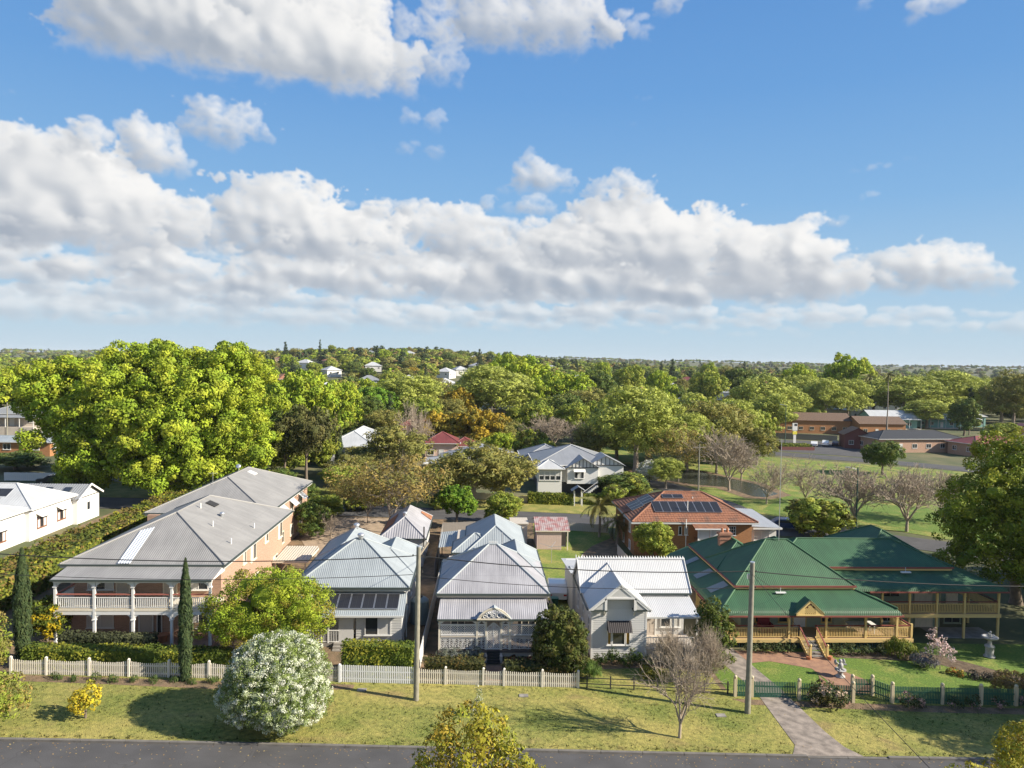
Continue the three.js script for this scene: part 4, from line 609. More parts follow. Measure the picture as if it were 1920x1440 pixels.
// ---------- the green-roofed homestead ----------
{
  const g0 = -0.95, h = thing('homestead', 'sprawling homestead with dark green ribbed roofs and yellow railed verandahs', 'house', 29, g0, -58), wz = -57.65;
  part(h, 'wall', wallBox(22.0, 31.2, -1.0, 3.6, wz, -69), M.greenWall);
  const go = { pitch: 0.16, amp: 0.008 };
  hip(h, 21.4, 31.5, -57.35, -65.5, 3.7, 2.85, M.greenSheet, { along: 'x', ridgeHalf: 4.1, fascia: M.yellow, gutter: M.maroon, opt: go });
  hip(h, 21.38, 27, -62, -70.5, 3.702, 1.75, M.greenSheet, { along: 'z', fascia: M.yellow, gutter: M.maroon, opt: go }); hip(h, 25.5, 31.48, -62, -69.5, 3.704, 1.8, M.greenSheet, { along: 'z', fascia: M.yellow, gutter: M.maroon, opt: go });
  // bullnosed verandah roof round three sides
  const lv = [[19.25, 34.05, -54.72, -71.2, 2.12], [19.3, 34.0, -54.78, -71.2, 2.3], [19.42, 33.88, -54.9, -71.2, 2.46], [19.65, 33.65, -55.15, -71.2, 2.6], [21.5, 31.4, -57.6, -71.2, 3.38]];
  rings(h, lv, 'flr', M.greenSheet, go, 'verandah_roof'); part(h, 'ridge_cap', join([bar(V(19.5, 2.62, -55.0), V(21.5, 3.42, -57.6), 0.08), bar(V(33.8, 2.62, -55.0), V(31.4, 3.42, -57.6), 0.08)]), M.greenSheet);
  trimLoop(h, 'gutter', 19.25, 34.05, -54.72, -71.2, 2.02, 2.13, 0.1, M.maroon, 'flr'); trimLoop(h, 'fascia', 21.6, 31.3, -57.5, -69, 3.36, 3.66, 0.04, M.yellow, 'fl');
  for (const [z, w] of [[-59.2, 0.62], [-63, 0.55], [-67, 0.5]]) { const k = (x) => 2.6 + (x - 19.65) * 0.78 / 1.85; part(h, 'skylight_sheet', sheetFace(V(19.75, k(19.75) + 0.05, z - w), V(19.75, k(19.75) + 0.05, z + w), V(21.25, k(21.25) + 0.05, z + w), V(21.25, k(21.25) + 0.05, z - w), go), M.skylight); }
  // verandah floor, posts, rails
  const fy = 0.12, fz = -55.3;
  part(h, 'verandah_floor', wallBox(19.8, 35.2, fy - 0.22, fy, fz + 0.12, wz), M.decking); part(h, 'floor_beam', span(19.8, 35.25, fy - 0.3, fy - 0.02, fz + 0.13, fz + 0.22), M.yellow); part(h, 'side_floor', wallBox(19.8, 22.0, fy - 0.22, fy, wz, -70.5), M.decking); part(h, 'side_beam', span(35.15, 35.25, fy - 0.3, fy, fz, -58.4), M.yellow);
  part(h, 'base_slats', join(range(20, 35.1, 0.22).map((x) => box(0.13, 1.15, 0.03, x, fy - 0.85, fz - 0.05))), M.greenDark);
  for (const x of [20.1, 23.4, 29.4, 31.7, 33.9, 35.1]) { const s = part(h, 'stump', bar(V(x, g0 - 0.2, fz), V(x, fy - 0.25, fz), 0.1, 8), M.greenDark); part(s, 'cap', box(0.32, 0.06, 0.32, x, fy - 0.3, fz), M.cream); }
  const xs = [20.0, 25.07, 28.12, 31.37, 33.95], pg = box(0.16, 2.05, 0.16, 0, 1.02, 0), cg = box(0.22, 0.06, 0.22), xr = [20.0, 21.9, 25.07, 25.95, 27.2, 28.12, 31.37, 33.95, 35.17];
  xs.forEach((x) => { const p = piece(h, 'post', pg, M.yellow, x, fy, fz); piece(p, 'collar', cg, M.yellow, x, fy + 1.65, fz); });
  for (let i = 0; i + 1 < xr.length; i++) if (i !== 3) { balustrade(h, V(xr[i] + 0.06, fy, fz), V(xr[i + 1] - 0.06, fy, fz), 0.82, 0.13, [M.yellow], { railName: 'mid_rail', thick: 0.045 }); part(h, 'handrail', beam(V(xr[i], fy + 1.0, fz), V(xr[i + 1], fy + 1.0, fz), 0.11, 0.07), M.maroon); }
  part(h, 'newel', box(0.16, 1.15, 0.16, 35.17, fy + 0.57, fz), M.yellow); part(h, 'newel', box(0.14, 1.1, 0.14, 21.9, fy + 0.55, fz), M.yellow);
  for (const [x, za, zb] of [[20.0, fz, -63], [35.17, fz, -58.4]]) { balustrade(h, V(x, fy, zb), V(x, fy, za - 0.06), 0.82, 0.14, [M.yellow], { railName: 'mid_rail' }); part(h, 'handrail', beam(V(x, fy + 1.0, za), V(x, fy + 1.0, zb), 0.11, 0.07), M.maroon); }
  for (const x of [19.98]) for (const z of [-59.2, -63, -67]) piece(h, 'post', pg, M.yellow, x, fy, z);
  for (let i = 0; i < 6; i++) part(h, 'step', metres(span(26.0, 27.15, g0 + i * 0.17, g0 + 0.1 + i * 0.17, -53.3 - i * 0.32, -53.66 - i * 0.32)), M.concrete);
  for (const x of [25.9, 27.25]) { part(h, 'stair_stringer', beam(V(x, g0 + 0.05, -53.3), V(x, fy, fz), 0.06, 0.28), M.yellow); for (let i = 1; i < 9; i++) part(h, 'baluster', span(x - 0.022, x + 0.022, mix(g0 + 0.1, fy, i / 9), mix(g0 + 0.95, fy + 0.85, i / 9), mix(-53.3, fz, i / 9) - 0.02, mix(-53.3, fz, i / 9) + 0.02), M.yellow); part(h, 'handrail', beam(V(x, g0 + 1.0, -53.25), V(x, fy + 1.05, fz), 0.1, 0.07), M.maroon); part(h, 'newel', join([box(0.15, 1.2, 0.15, x, g0 + 0.6, -53.25), new THREE.SphereGeometry(0.1, 10, 8).translate(x, g0 + 1.28, -53.25)]), M.yellow); }
  { // fretted porch gable
    const z = -54.55; part(h, 'porch_gable', join([beam(V(25.3, 2.3, z), V(26.42, 3.34, z), 0.1, 0.17), beam(V(27.54, 2.3, z), V(26.42, 3.34, z), 0.1, 0.17), span(25.3, 27.54, 2.18, 2.3, z - 0.05, z + 0.05)]), M.yellow); part(h, 'gable_fretwork', join([lattice(26.0, 26.84, 2.34, 2.8, z, 0.17, 0.06), lattice(26.25, 26.6, 2.78, 3.02, z, 0.17, 0.06), poly([[25.45, 2.3], [26.0, 2.3], [26.0, 2.82]], 0.02).translate(0, 0, z), poly([[26.84, 2.3], [27.4, 2.3], [26.84, 2.82]], 0.02).translate(0, 0, z)]), M.yellow); part(h, 'gable_back', poly([[25.5, 2.3], [27.34, 2.3], [26.42, 3.2]], 0.02).translate(0, 0, z - 0.12), M.maroon);
    for (const s of [-1, 1]) part(h, 'porch_roof', sheetFace(V(26.42 + s * 1.2, 2.3, s > 0 ? z + 0.08 : -55.6), V(26.42 + s * 1.2, 2.3, s > 0 ? -55.6 : z + 0.08), V(26.42, 3.42, s > 0 ? -57.5 : z + 0.08), V(26.42, 3.42, s > 0 ? z + 0.08 : -57.5), { amp: 0.014, pitch: 0.16 }), M.greenSheet);
  }
  door(h, 'f', 27.0, fy, wz, 1.0, 2.1, M.white, { frame: M.yellow }); for (const [x, w] of [[23.7, 1.0], [25.6, 0.8], [29.3, 0.9]]) win(h, 'f', x, fy + 1.2, wz, w, 1.6, { rows: 2, cols: 1, frame: M.yellow }); boards(h, 'f', 29.9, 31.15, fy + 0.05, 2.9, wz + 0.01, 0.2, M.greenWall);
  const sh = part(h, 'chimney', metres(span(23.0, 24.1, 3.6, 6.0, -66.6, -66)), M.chimney); part(sh, 'chimney_cap', join([metres(span(22.9, 24.2, 5.75, 5.95, -66.7, -65.9)), metres(span(22.95, 24.15, 5.3, 5.42, -66.65, -65.95))]), M.chimney); for (const x of [23.3, 23.8]) part(sh, 'chimney_pot', cyl(0.13, 0.1, 0.4, 10).translate(x, 6.0, -66.3), M.terracotta);
  const bracketLamp = (x, y, z) => part(h, 'flood_light', join([bar(V(x, y + 0.4, z), V(x, y, z), 0.02), box(0.85, 0.09, 0.22, x, y, z + 0.05)]), M.white); bracketLamp(25.0, 3.28, -56.9); bracketLamp(37.2, 4.2, -59.6);
  part(h, 'mast', bar(V(26.6, 6.5, -61.2), V(26.6, 15.5, -61.2), 0.03, 5), M.steel);
  // two-storey wing
  const wx0 = 32.4, z2 = -60.75, f2 = 1.05, pz = -58.3;
  part(h, 'wing_wall', wallBox(wx0, 41.2, -1.5, 4.4, z2, -69), M.greenWall);
  hip(h, 25.8, 41.7, -60.1, -67.2, 4.5, 1.6, M.greenSheet, { along: 'x', fascia: M.yellow, gutter: M.maroon, opt: go }); hip(h, 35.4, 41.6, -62.6, -70.6, 4.502, 1.95, M.greenSheet, { along: 'z', fascia: M.yellow, gutter: M.maroon, opt: go });
  rings(h, [[30, 45.0, -57.7, -70, 3.1], [30, 44.95, -57.76, -70, 3.28], [30, 44.7, -58.0, -70, 3.44], [30, 41.9, -60.3, -70, 4.2]], 'fr', M.greenSheet, go, 'verandah_roof'); trimLoop(h, 'gutter', 33, 45.0, -57.7, -70, 3.0, 3.11, 0.1, M.maroon, 'fr'); trimLoop(h, 'fascia', 33, 41.6, -60.2, -67, 4.16, 4.46, 0.04, M.yellow, 'f');
  part(h, 'upper_floor', wallBox(33.2, 44.8, f2 - 0.2, f2, pz + 0.1, z2), M.decking); part(h, 'floor_beam', span(33.2, 44.8, f2 - 0.32, f2 - 0.02, pz + 0.12, pz + 0.2), M.yellow); part(h, 'wing_floor', wallBox(33.0, 44.8, -1.5, -1.08, pz, z2), M.concrete);
  const ws = [34.44, 36.84, 39.25, 41.67, 44.67], wg = box(0.16, 4.3, 0.16, 0, 2.15, 0); ws.forEach((x, i) => { piece(h, 'post', wg, M.yellow, x, -1.15, pz); if (i < 4) { balustrade(h, V(x + 0.08, f2, pz), V(ws[i + 1] - 0.08, f2, pz), 0.8, 0.14, [M.yellow], { railName: 'mid_rail' }); part(h, 'handrail', beam(V(x, f2 + 0.98, pz), V(ws[i + 1], f2 + 0.98, pz), 0.11, 0.07), M.maroon); } });
  balustrade(h, V(44.67, f2, -66), V(44.67, f2, pz - 0.06), 0.8, 0.16, [M.yellow], { railName: 'mid_rail' }); part(h, 'handrail', beam(V(44.67, f2 + 0.98, -66), V(44.67, f2 + 0.98, pz), 0.11, 0.07), M.maroon); for (const z of [-62, -66]) piece(h, 'post', wg, M.yellow, 44.67, -1.15, z);
  door(h, 'f', 39.6, f2, z2, 1.45, 2.0, M.cream, { glass: true, frame: M.cream }); door(h, 'f', 42.2, f2, z2, 0.9, 2.0, M.cream, { glass: true, frame: M.cream }); win(h, 'f', 36.6, f2 + 1.2, z2, 1.7, 1.2, { frame: M.greenWall }); door(h, 'f', 39.7, -1.08, z2, 1.45, 1.95, M.cream, { glass: true, frame: M.cream }); win(h, 'f', 42.3, 0.0, z2, 1.5, 1.4, { frame: M.greenWall }); win(h, 'f', 36.4, 0.0, z2, 1.2, 1.1);
  // things on the front verandah
  const sofa = thing('armchair', 'dark red armchair on the homestead verandah', 'chair', 23.7, fy, -56.6); part(sofa, 'seat', box(0.9, 0.42, 0.8, 23.7, fy + 0.25, -56.6), std({ color: rgb(0.22, 0.02, 0.03) })); part(sofa, 'backrest', box(0.9, 0.62, 0.2, 23.7, fy + 0.72, -56.95), std({ color: rgb(0.22, 0.02, 0.03) })); for (const s of [-1, 1]) part(sofa, 'armrest', box(0.16, 0.3, 0.8, 23.7 + s * 0.47, fy + 0.55, -56.6), std({ color: rgb(0.2, 0.02, 0.03) }));
  const tb = thing('table', 'long table on the homestead verandah', 'table', 31.6, fy, -56.5); part(tb, 'table_top', box(2.2, 0.05, 0.9, 31.6, fy + 0.75, -56.5), M.white); for (const [a, b] of [[-1, -0.35], [1, -0.35], [-1, 0.35], [1, 0.35]]) part(tb, 'leg', span(31.6 + a - 0.03, 31.6 + a + 0.03, fy, fy + 0.73, -56.5 + b - 0.03, -56.5 + b + 0.03), M.white);
}
// ---------- fences ----------
const picketGeo = (w, h, t = 0.022) => shared(`pk${w},${h.toFixed(2)}`, () => poly([[-w / 2, 0], [w / 2, 0], [w / 2, h - w * 0.55], [0, h], [-w / 2, h - w * 0.55]], t).translate(0, 0, -t / 2));
function picketFence(name, label, x0, x1, z, { gap = 0.135, w = 0.075, h = 1.05, dip = 0.13, bays = [], mat = M.picket, postMat = mat, postH = 1.2, postW = 0.14, ball = false, group, category = 'fence', z1 = z } = {}) {
  const f = thing(name, label, category, x0, gy(x0, z), z, group), zAt = (x) => mix(z, z1, (x - x0) / (x1 - x0)), len = Math.hypot(x1 - x0, z1 - z), ry = Math.atan2(-(z1 - z), x1 - x0);
  const n = Math.floor(len / gap), heights = [...new Set([0, 0.25, 0.5, 0.75, 1])];
  for (let i = 0; i <= n; i++) {
    const x = mix(x0, x1, i / n); let t = 0;
    for (let k = 0; k + 1 < bays.length; k++) if (x >= bays[k] && x <= bays[k + 1]) { const q = (x - bays[k]) / (bays[k + 1] - bays[k]); t = Math.round(4 * Math.pow(Math.abs(q * 2 - 1), 2)) / 4; }
    if (bays.some((b) => Math.abs(x - b) < postW * 0.6)) continue;
    piece(f, 'picket', picketGeo(w, h - dip + dip * t), mat, x, gy(x, z) + 0.06, zAt(x), ry);
  }
  for (const y of [0.3, 0.8]) part(f, 'rail', beam(V(x0, gy(x0, z) + y, z - 0.04), V(x1, gy(x1, z1) + y, z1 - 0.04), 0.04, 0.08), mat);
  const pg = shared(`post${postW},${postH},${ball}`, () => join([box(postW, postH, postW, 0, postH / 2, 0), ball ? new THREE.SphereGeometry(postW * 0.62, 10, 8).translate(0, postH + postW * 0.45, 0) : new THREE.ConeGeometry(postW * 0.8, 0.09, 4, 1).rotateY(Math.PI / 4).translate(0, postH + 0.045, 0)]));
  for (const b of bays) piece(f, 'post', pg, postMat, b, gy(b, z), zAt(b));
  return f;
}
picketFence('picket_fence', 'cream scalloped picket fence in front of the two-storey brick house', -30.4, -9.1, -47.35, { bays: [-30.4, -28.15, -25.4, -22.85, -20.25, -17.65, -15.0, -12.3, -9.1] });
picketFence('picket_fence', 'bright white picket fence in front of the cottage with solar panels', -9.05, -4.05, -47.3, { bays: [-9.05, -4.05], mat: M.whitePicket, dip: 0, h: 1.16, gap: 0.125, postH: 1.22 });
picketFence('picket_fence', 'weathered cream picket fence in front of the lace-fronted cottage', -3.9, 7.0, -47.4, { bays: [-3.9, -2.0, 0.55, 1.95, 4.55, 7.0], dip: 0.1 });
{ const o = { mat: M.greenPaint, postMat: M.tanpost, ball: true, postH: 1.3, postW: 0.2, dip: 0.0, h: 1.15, gap: 0.11, w: 0.075 };
  picketFence('picket_fence', 'dark green picket fence beside the homestead drive, behind the power pole', 17.6, 18.75, -46.72, { ...o, bays: [17.6, 18.75] });
  picketFence('driveway_gate', 'dark green picket gate across the homestead drive', 18.9, 21.75, -46.65, { ...o, bays: [], category: 'gate', h: 1.1 });
  picketFence('picket_fence', 'dark green picket fence between the drive and the recessed gate', 21.9, 25.5, -46.45, { ...o, bays: [21.9, 25.5], z1: -46.2 });
  picketFence('picket_fence', 'short green picket return leading to the recessed gate', 25.5, 26.05, -46.2, { ...o, bays: [26.05], z1: -47.3 });
  picketFence('garden_gate', 'narrow green picket gate set back between cream posts', 26.1, 27.35, -47.3, { ...o, bays: [], category: 'gate' });
  picketFence('picket_fence', 'angled green picket return beside the narrow garden gate', 27.45, 28.25, -47.3, { ...o, bays: [27.45, 28.25], z1: -46.25 });
  picketFence('picket_fence', 'long dark green picket fence with cream posts along the rose bed', 28.25, 48, -46.25, { ...o, bays: [31.7, 34.4, 36.85, 39.6, 42.4, 45.2, 48], z1: -46.0 });
}
{ // low dark rail fence before the gabled cottage
  const f = thing('rail_fence', 'low dark rail fence in front of the white-roofed gabled cottage', 'fence', 7.2, -0.25, -47.4);
  for (const y of [0.35, 0.75]) part(f, 'rail', beam(V(7.1, gy(7.1, 0) + y, -47.4), V(17.3, gy(17.3, 0) + y, -47.0), 0.04, 0.05), M.dark);
  for (let i = 0; i < 7; i++) { const x = 7.6 + i * 1.6; part(f, 'post', box(0.08, 0.95, 0.08, x, gy(x, 0) + 0.45, -47.38 + i * 0.06), M.dark); }
}
function paling(label, a, b, h, mat, gap = 0.16) {     // boundary fence of upright palings
  const f = thing('paling_fence', label, 'fence', a[0], gy(...a), a[1]), L = Math.hypot(b[0] - a[0], b[1] - a[1]), n = Math.min(280, Math.floor(L / gap)), g = shared(`pal${h},${(L / n).toFixed(2)}`, () => box(L / n * 0.93, h, 0.025, 0, h / 2, 0)), r = rng(Math.round(a[0] * 10 + a[1]));
  for (let i = 0; i < n; i++) { const t = (i + 0.5) / n, x = mix(a[0], b[0], t), z = mix(a[1], b[1], t); piece(f, 'paling', g, mat, x, gy(x, z) - r() * 0.05, z, Math.atan2(-(b[1] - a[1]), b[0] - a[0])); }
  part(f, 'rail', beam(V(a[0], gy(...a) + h * 0.7, a[1]), V(b[0], gy(...b) + h * 0.7, b[1]), 0.05, 0.09), mat);
}
paling('pale timber boundary fence between the two middle cottages', [-3.95, -48], [-3.6, -69], 1.5, M.paleBoard);
paling('rusty brown fence along the rear lean-to of the lace-fronted cottage', [-4.2, -69.5], [-4.3, -88], 1.7, M.oldfence); paling('dark paling fence along the lane behind the cottages', [-4.3, -88.5], [6.2, -92], 1.5, M.oldfence, 0.2);
paling('pale boundary fence between lace-fronted and gabled cottage', [6.9, -48.5], [6.5, -62], 1.4, M.taupe, 0.2); paling('worn white fence beside the tile-roofed brick house', [16.9, -66], [16.4, -82], 1.2, M.taupe, 0.2);
paling('grey fence across the back yard behind the pink shed', [11.2, -93.2], [17.2, -92.4], 1.1, M.taupe, 0.22); paling('grey paling fence by the white house hedge, across the back street', [-10, -113.6], [8, -110.5], 1.1, M.taupe, 0.3);
// ---------- power poles and lines ----------
const POLE = [[-3.77, 10.07, -45.05, 0.18], [17.6, 9.3, -44.46, 0.19]];
POLE.forEach(([x, top, z, r], i) => {
  const b = gy(x, z), p = thing('power_pole', ['timber power pole in front of the lace-fronted cottage fence', 'timber power pole at the corner of the homestead fence'][i], 'power pole', x, b, z);
  part(p, 'shaft', metres(bar(V(x, b - 0.2, z), V(x + 0.05, top, z), r, 12, r * 0.78)), M.polewood); part(p, 'cap', cyl(r * 0.85, r * 0.8, 0.06, 10).translate(x + 0.05, top, z), M.steel);
  for (const [dy, s] of [[0.55, 1], [0.55, -1], [1.6, 1]]) part(p, 'insulator', join([bar(V(x, top - dy, z), V(x + s * 0.32, top - dy - 0.03, z), 0.02), cyl(0.045, 0.03, 0.12, 8).translate(x + s * 0.3, top - dy - 0.05, z)]), M.dark);
  if (i === 0) part(p, 'crossarm', beam(V(x + 0.1, top - 0.6, z - 0.2), V(x + 0.55, top - 0.1, z - 1.4), 0.1, 0.1), M.rawwood); else part(p, 'bracket', join([bar(V(x, top - 1.9, z), V(x - 0.2, top - 0.7, z), 0.02), box(0.2, 0.3, 0.12, x - 0.15, top - 0.9, z)]), M.steel);
});
function cable(label, a, b, sag, r = 0.022, name = 'power_line') { const m = a.clone().add(b).multiplyScalar(0.5); m.y -= sag * 2; const c = new THREE.QuadraticBezierCurve3(a, m, b); whole(name, new THREE.TubeGeometry(c, 30, r, 5), M.wire, label, 'power line'); }
cable('thick upper cable running from the pole by the lace-fronted cottage past the brick house', V(-4.05, 9.48, -45.05), V(-46, 11.2, -45.2), 1.1, 0.034); cable('thin lower wire running from the same pole past the solar panel cottage', V(-4.05, 8.3, -45.0), V(-46, 9.6, -45.1), 0.9, 0.02);
cable('thick upper cable slung between the two timber poles', V(-3.5, 9.48, -45.05), V(17.4, 8.75, -44.46), 0.42, 0.034); cable('thin lower wire slung between the two timber poles', V(-3.5, 8.2, -45.0), V(17.4, 7.7, -44.46), 0.4, 0.02);
cable('thick cable running from the homestead pole along the green fence', V(17.85, 8.72, -44.46), V(60, 9.1, -44.4), 1.1, 0.034); cable('service wire from the homestead pole to the porch gable', V(17.85, 8.5, -44.5), V(26.2, 3.7, -56.6), 0.5, 0.014); cable('service wire crossing the street from the homestead pole', V(17.6, 8.6, -44.4), V(13.5, 9.5, 6), 1.0, 0.014); cable('service wire from the cottage pole to the rear cottage flue', V(-3.6, 9.5, -45.1), V(-4.2, 4.2, -66), 0.4, 0.016);

// ---------- the middle distance: houses ----------
function tileFace(A, B, C, D, row = 0.36, wave = 0.32) {                 // overlapping courses of roof tiles
  const u = B.clone().sub(A), L = u.length(); u.normalize(); const n = u.clone().cross(D.clone().sub(A)).normalize(); if (n.y < 0) n.negate(); const v = n.clone().cross(u); if (v.y < 0) v.negate();
  const ud = D.clone().sub(A).dot(u), uc = C.clone().sub(A).dot(u), H = D.clone().sub(A).dot(v), p = [], uv = [], ix = [], rows = Math.round(H / row);
  for (let k = 0; k < rows; k++) {
    const a = k / rows, b = Math.min(1, (k + 1.25) / rows), x0 = ud * a, x1 = mix(L, uc, a), m = Math.max(2, Math.round((x1 - x0) / (wave / 4))), st = p.length / 3;
    for (let i = 0; i <= m; i++) { const q = mix(x0, x1, i / m), w = 0.03 * Math.abs(Math.sin(q / wave * Math.PI)), q2 = clamp(q, ud * b, mix(L, uc, b)); for (const [qq, t, o] of [[q, a, 0.055 + w], [q2, b, w * 0.6], [q, a, 0]]) { const P = A.clone().addScaledVector(u, qq).addScaledVector(v, t * H).addScaledVector(n, o); p.push(P.x, P.y, P.z); uv.push(qq, t * H); } if (i) { const s = st + (i - 1) * 3; ix.push(s, s + 3, s + 1, s + 1, s + 3, s + 4, s + 2, s + 5, s, s, s + 5, s + 3); } }
  }
  const g = new THREE.BufferGeometry(); g.setAttribute('position', new THREE.Float32BufferAttribute(p, 3)); g.setAttribute('uv', new THREE.Float32BufferAttribute(uv, 2)); g.setIndex(ix); const q = g.toNonIndexed(); q.computeVertexNormals(); return q;
}
M.tile = std({ map: sc(tex(512, 512, (u, v) => { const c = fbm(u * 22, v * 22, 2, 22), d = fbm(u * 5, v * 5, 3, 5); return blend(blend(lin(0.33, 0.145, 0.075), lin(0.23, 0.095, 0.055), 0.5 + c * 1.6), lin(0.11, 0.07, 0.055), d * 1.4 - 0.05); }), 1 / 6), roughness: 0.9 });
M.brownTile = std({ map: sc(tex(256, 256, (u, v) => { const c = fbm(u * 20, v * 20, 3, 20); return blend(lin(0.16, 0.10, 0.065), lin(0.10, 0.065, 0.045), 0.5 + c * 1.6); }), 1 / 8), roughness: 0.95 });
M.maroonSheet = sheetMat(0.17, 0.04, 0.035, 0.5, 0.2); M.redSheet = sheetMat(0.20, 0.05, 0.042, 0.6, 0.15); M.teal = wood(0.22, 0.42, 0.40); M.charcoal = std({ color: rgb(0.03, 0.033, 0.04), roughness: 0.6 }); M.pink = wood(0.62, 0.44, 0.36); M.redwall = wood(0.16, 0.05, 0.04); M.brownframe = wood(0.22, 0.09, 0.045); M.farGreen = sheetMat(0.05, 0.2, 0.14, 0.5, 0.1); M.pvDark = std({ color: rgb(0.03, 0.032, 0.036), roughness: 0.7 }); M.greyRoof = sheetMat(0.24, 0.25, 0.265, 0.5, 0.1); M.paleRoof = sheetMat(0.44, 0.45, 0.455, 0.5, 0.1);
{ // tile-roofed brick house
  const h = thing('tiled_house', 'tan brick house with orange tiled hip roof and rows of solar panels', 'house', 25, -0.7, -82), wz = -81.85;
  part(h, 'wall', wallBox(18.3, 32.3, -1.1, 3.45, wz, -93), M.tanbrick);
  const [x0, x1, zf, zb, y, Y, X0, X1, Z] = [17.9, 32.8, -81.2, -93.6, 3.5, 5.9, 23.2, 27.9, -87.4];
  part(h, 'roof_tiles', tileFace(V(x0, y, zf), V(x1, y, zf), V(X1, Y, Z), V(X0, Y, Z)), M.tile).userData.kind = 'stuff'; part(h, 'roof_tiles', tileFace(V(x0, y, zb), V(x0, y, zf), V(X0, Y, Z), V(X0, Y, Z - 0.01)), M.tile).userData.kind = 'stuff';
  part(h, 'roof_tiles', tileFace(V(x1, y, zf), V(x1, y, zb), V(X1, Y, Z - 0.01), V(X1, Y, Z)), M.tile).userData.kind = 'stuff'; part(h, 'roof_tiles', sheetFace(V(x1, y, zb), V(x0, y, zb), V(X0, Y, Z), V(X1, Y, Z), { amp: 0 }), M.tile).userData.kind = 'stuff';
  part(h, 'ridge_tiles', join([[V(x0, y, zf), V(X0, Y, Z)], [V(x1, y, zf), V(X1, Y, Z)], [V(x0, y, zb), V(X0, Y, Z)], [V(x1, y, zb), V(X1, Y, Z)], [V(X0, Y, Z), V(X1, Y, Z)]].map(([a, b]) => bar(a.add(V(0, 0.06, 0)), b.add(V(0, 0.06, 0)), 0.11, 6))), M.tile);
  trimLoop(h, 'gutter', x0, x1, zf, zb, 3.3, 3.46, 0.1, M.paleGutter); part(h, 'soffit', span(x0, x1, 3.36, 3.4, zf, zb), M.white);
  const dir = V(0, Y - y, Z - zf).normalize(), out = V(0, -dir.z, dir.y), at = (x, t) => V(x, mix(y, Y, t), mix(zf, Z, t)).addScaledVector(out, 0.16);
  for (let i = 0; i < 8; i++) solar(h, at(21.0 + i * 1.02 + 0.5, 0.46), 0.98, 2.3, dir, out); for (let i = 0; i < 2; i++) solar(h, at(23.3 + i * 1.3, 0.82), 1.25, 0.9, dir, out);
  const d2 = V(X0 - x0, Y - y, 0).normalize(), o2 = V(-d2.y, d2.x, 0); for (let i = 0; i < 3; i++) for (let j = 0; j < 2; j++) solar(h, V(mix(x0, X0, 0.3 + j * 0.27), mix(y, Y, 0.3 + j * 0.27), -85.6 - i * 1.25 - j * 0.4).addScaledVector(o2, 0.16), 1.2, 1.5, d2, o2);
  part(h, 'porch', join([span(25.4, 28.4, -1, 1.6, -80.2, wz)]), M.tanbrick); part(h, 'porch_frame', join([25.45, 26.9, 28.3].map((x) => span(x - 0.07, x + 0.07, 1.6, 3.0, -80.25, -80.37)).concat([span(25.4, 28.4, 2.9, 3.05, -80.2, -80.35), span(25.4, 28.4, 1.58, 1.68, -80.18, -80.35)])), M.white); for (const x of [26.15, 27.6]) part(h, 'porch_pane', box(1.3, 1.2, 0.03, x, 2.3, -80.4), M.blind); part(h, 'porch_roof', sheetFace(V(24.9, 3.08, -79.8), V(28.9, 3.08, -79.8), V(28.9, 3.4, -81.4), V(24.9, 3.4, -81.4), { amp: 0.015 }), M.rustPatch); part(h, 'porch_gutter', span(24.9, 28.9, 2.98, 3.1, -79.72, -79.82), M.white);
  win(h, 'f', 23.75, 2.4, wz, 0.42, 1.05, { cols: 1 }); win(h, 'f', 24.45, 2.4, wz, 0.42, 1.05, { cols: 1 }); win(h, 'f', 29.95, 2.4, wz, 0.85, 1.1, { cols: 3, rows: 3 }); win(h, 'f', 20.5, 2.2, wz, 1.6, 1.2); for (const z of [-84, -87.5]) { win(h, 'l', 18.3, 2.3, z, 0.9, 1.2); win(h, 'l', 18.3, 0.2, z, 0.9, 1.1); }
  part(h, 'downpipe', bar(V(24.2, -0.5, -81.0), V(24.2, 3.9, -81.0), 0.05), M.white); for (const [x, z] of [[25.0, -83.3], [26.4, -86]]) part(h, 'vent_pipe', bar(V(x, 3.9, z), V(x, 5.6, z), 0.06), M.white);
  part(h, 'extension_wall', wallBox(32.8, 36.0, -1.2, 2.5, -83.6, -92), M.white); part(h, 'extension_roof', sheetFace(V(32.6, 2.65, -83), V(36.4, 2.5, -83), V(36.4, 2.8, -92.5), V(32.6, 2.95, -92.5), { amp: 0.02, pitch: 0.25 }), M.paleRoof); trimLoop(h, 'extension_fascia', 32.9, 36.4, -83, -92.5, 2.3, 2.5, 0.06, M.white, 'fr'); win(h, 'f', 34.2, 1.4, -83.6, 1.9, 1.2, { pane: [M.blind, M.blind] });
  structure('patio', outline([[22, -80], [30, -79.4], [31, -72], [21, -72.5]], 0.05), M.concrete);
}
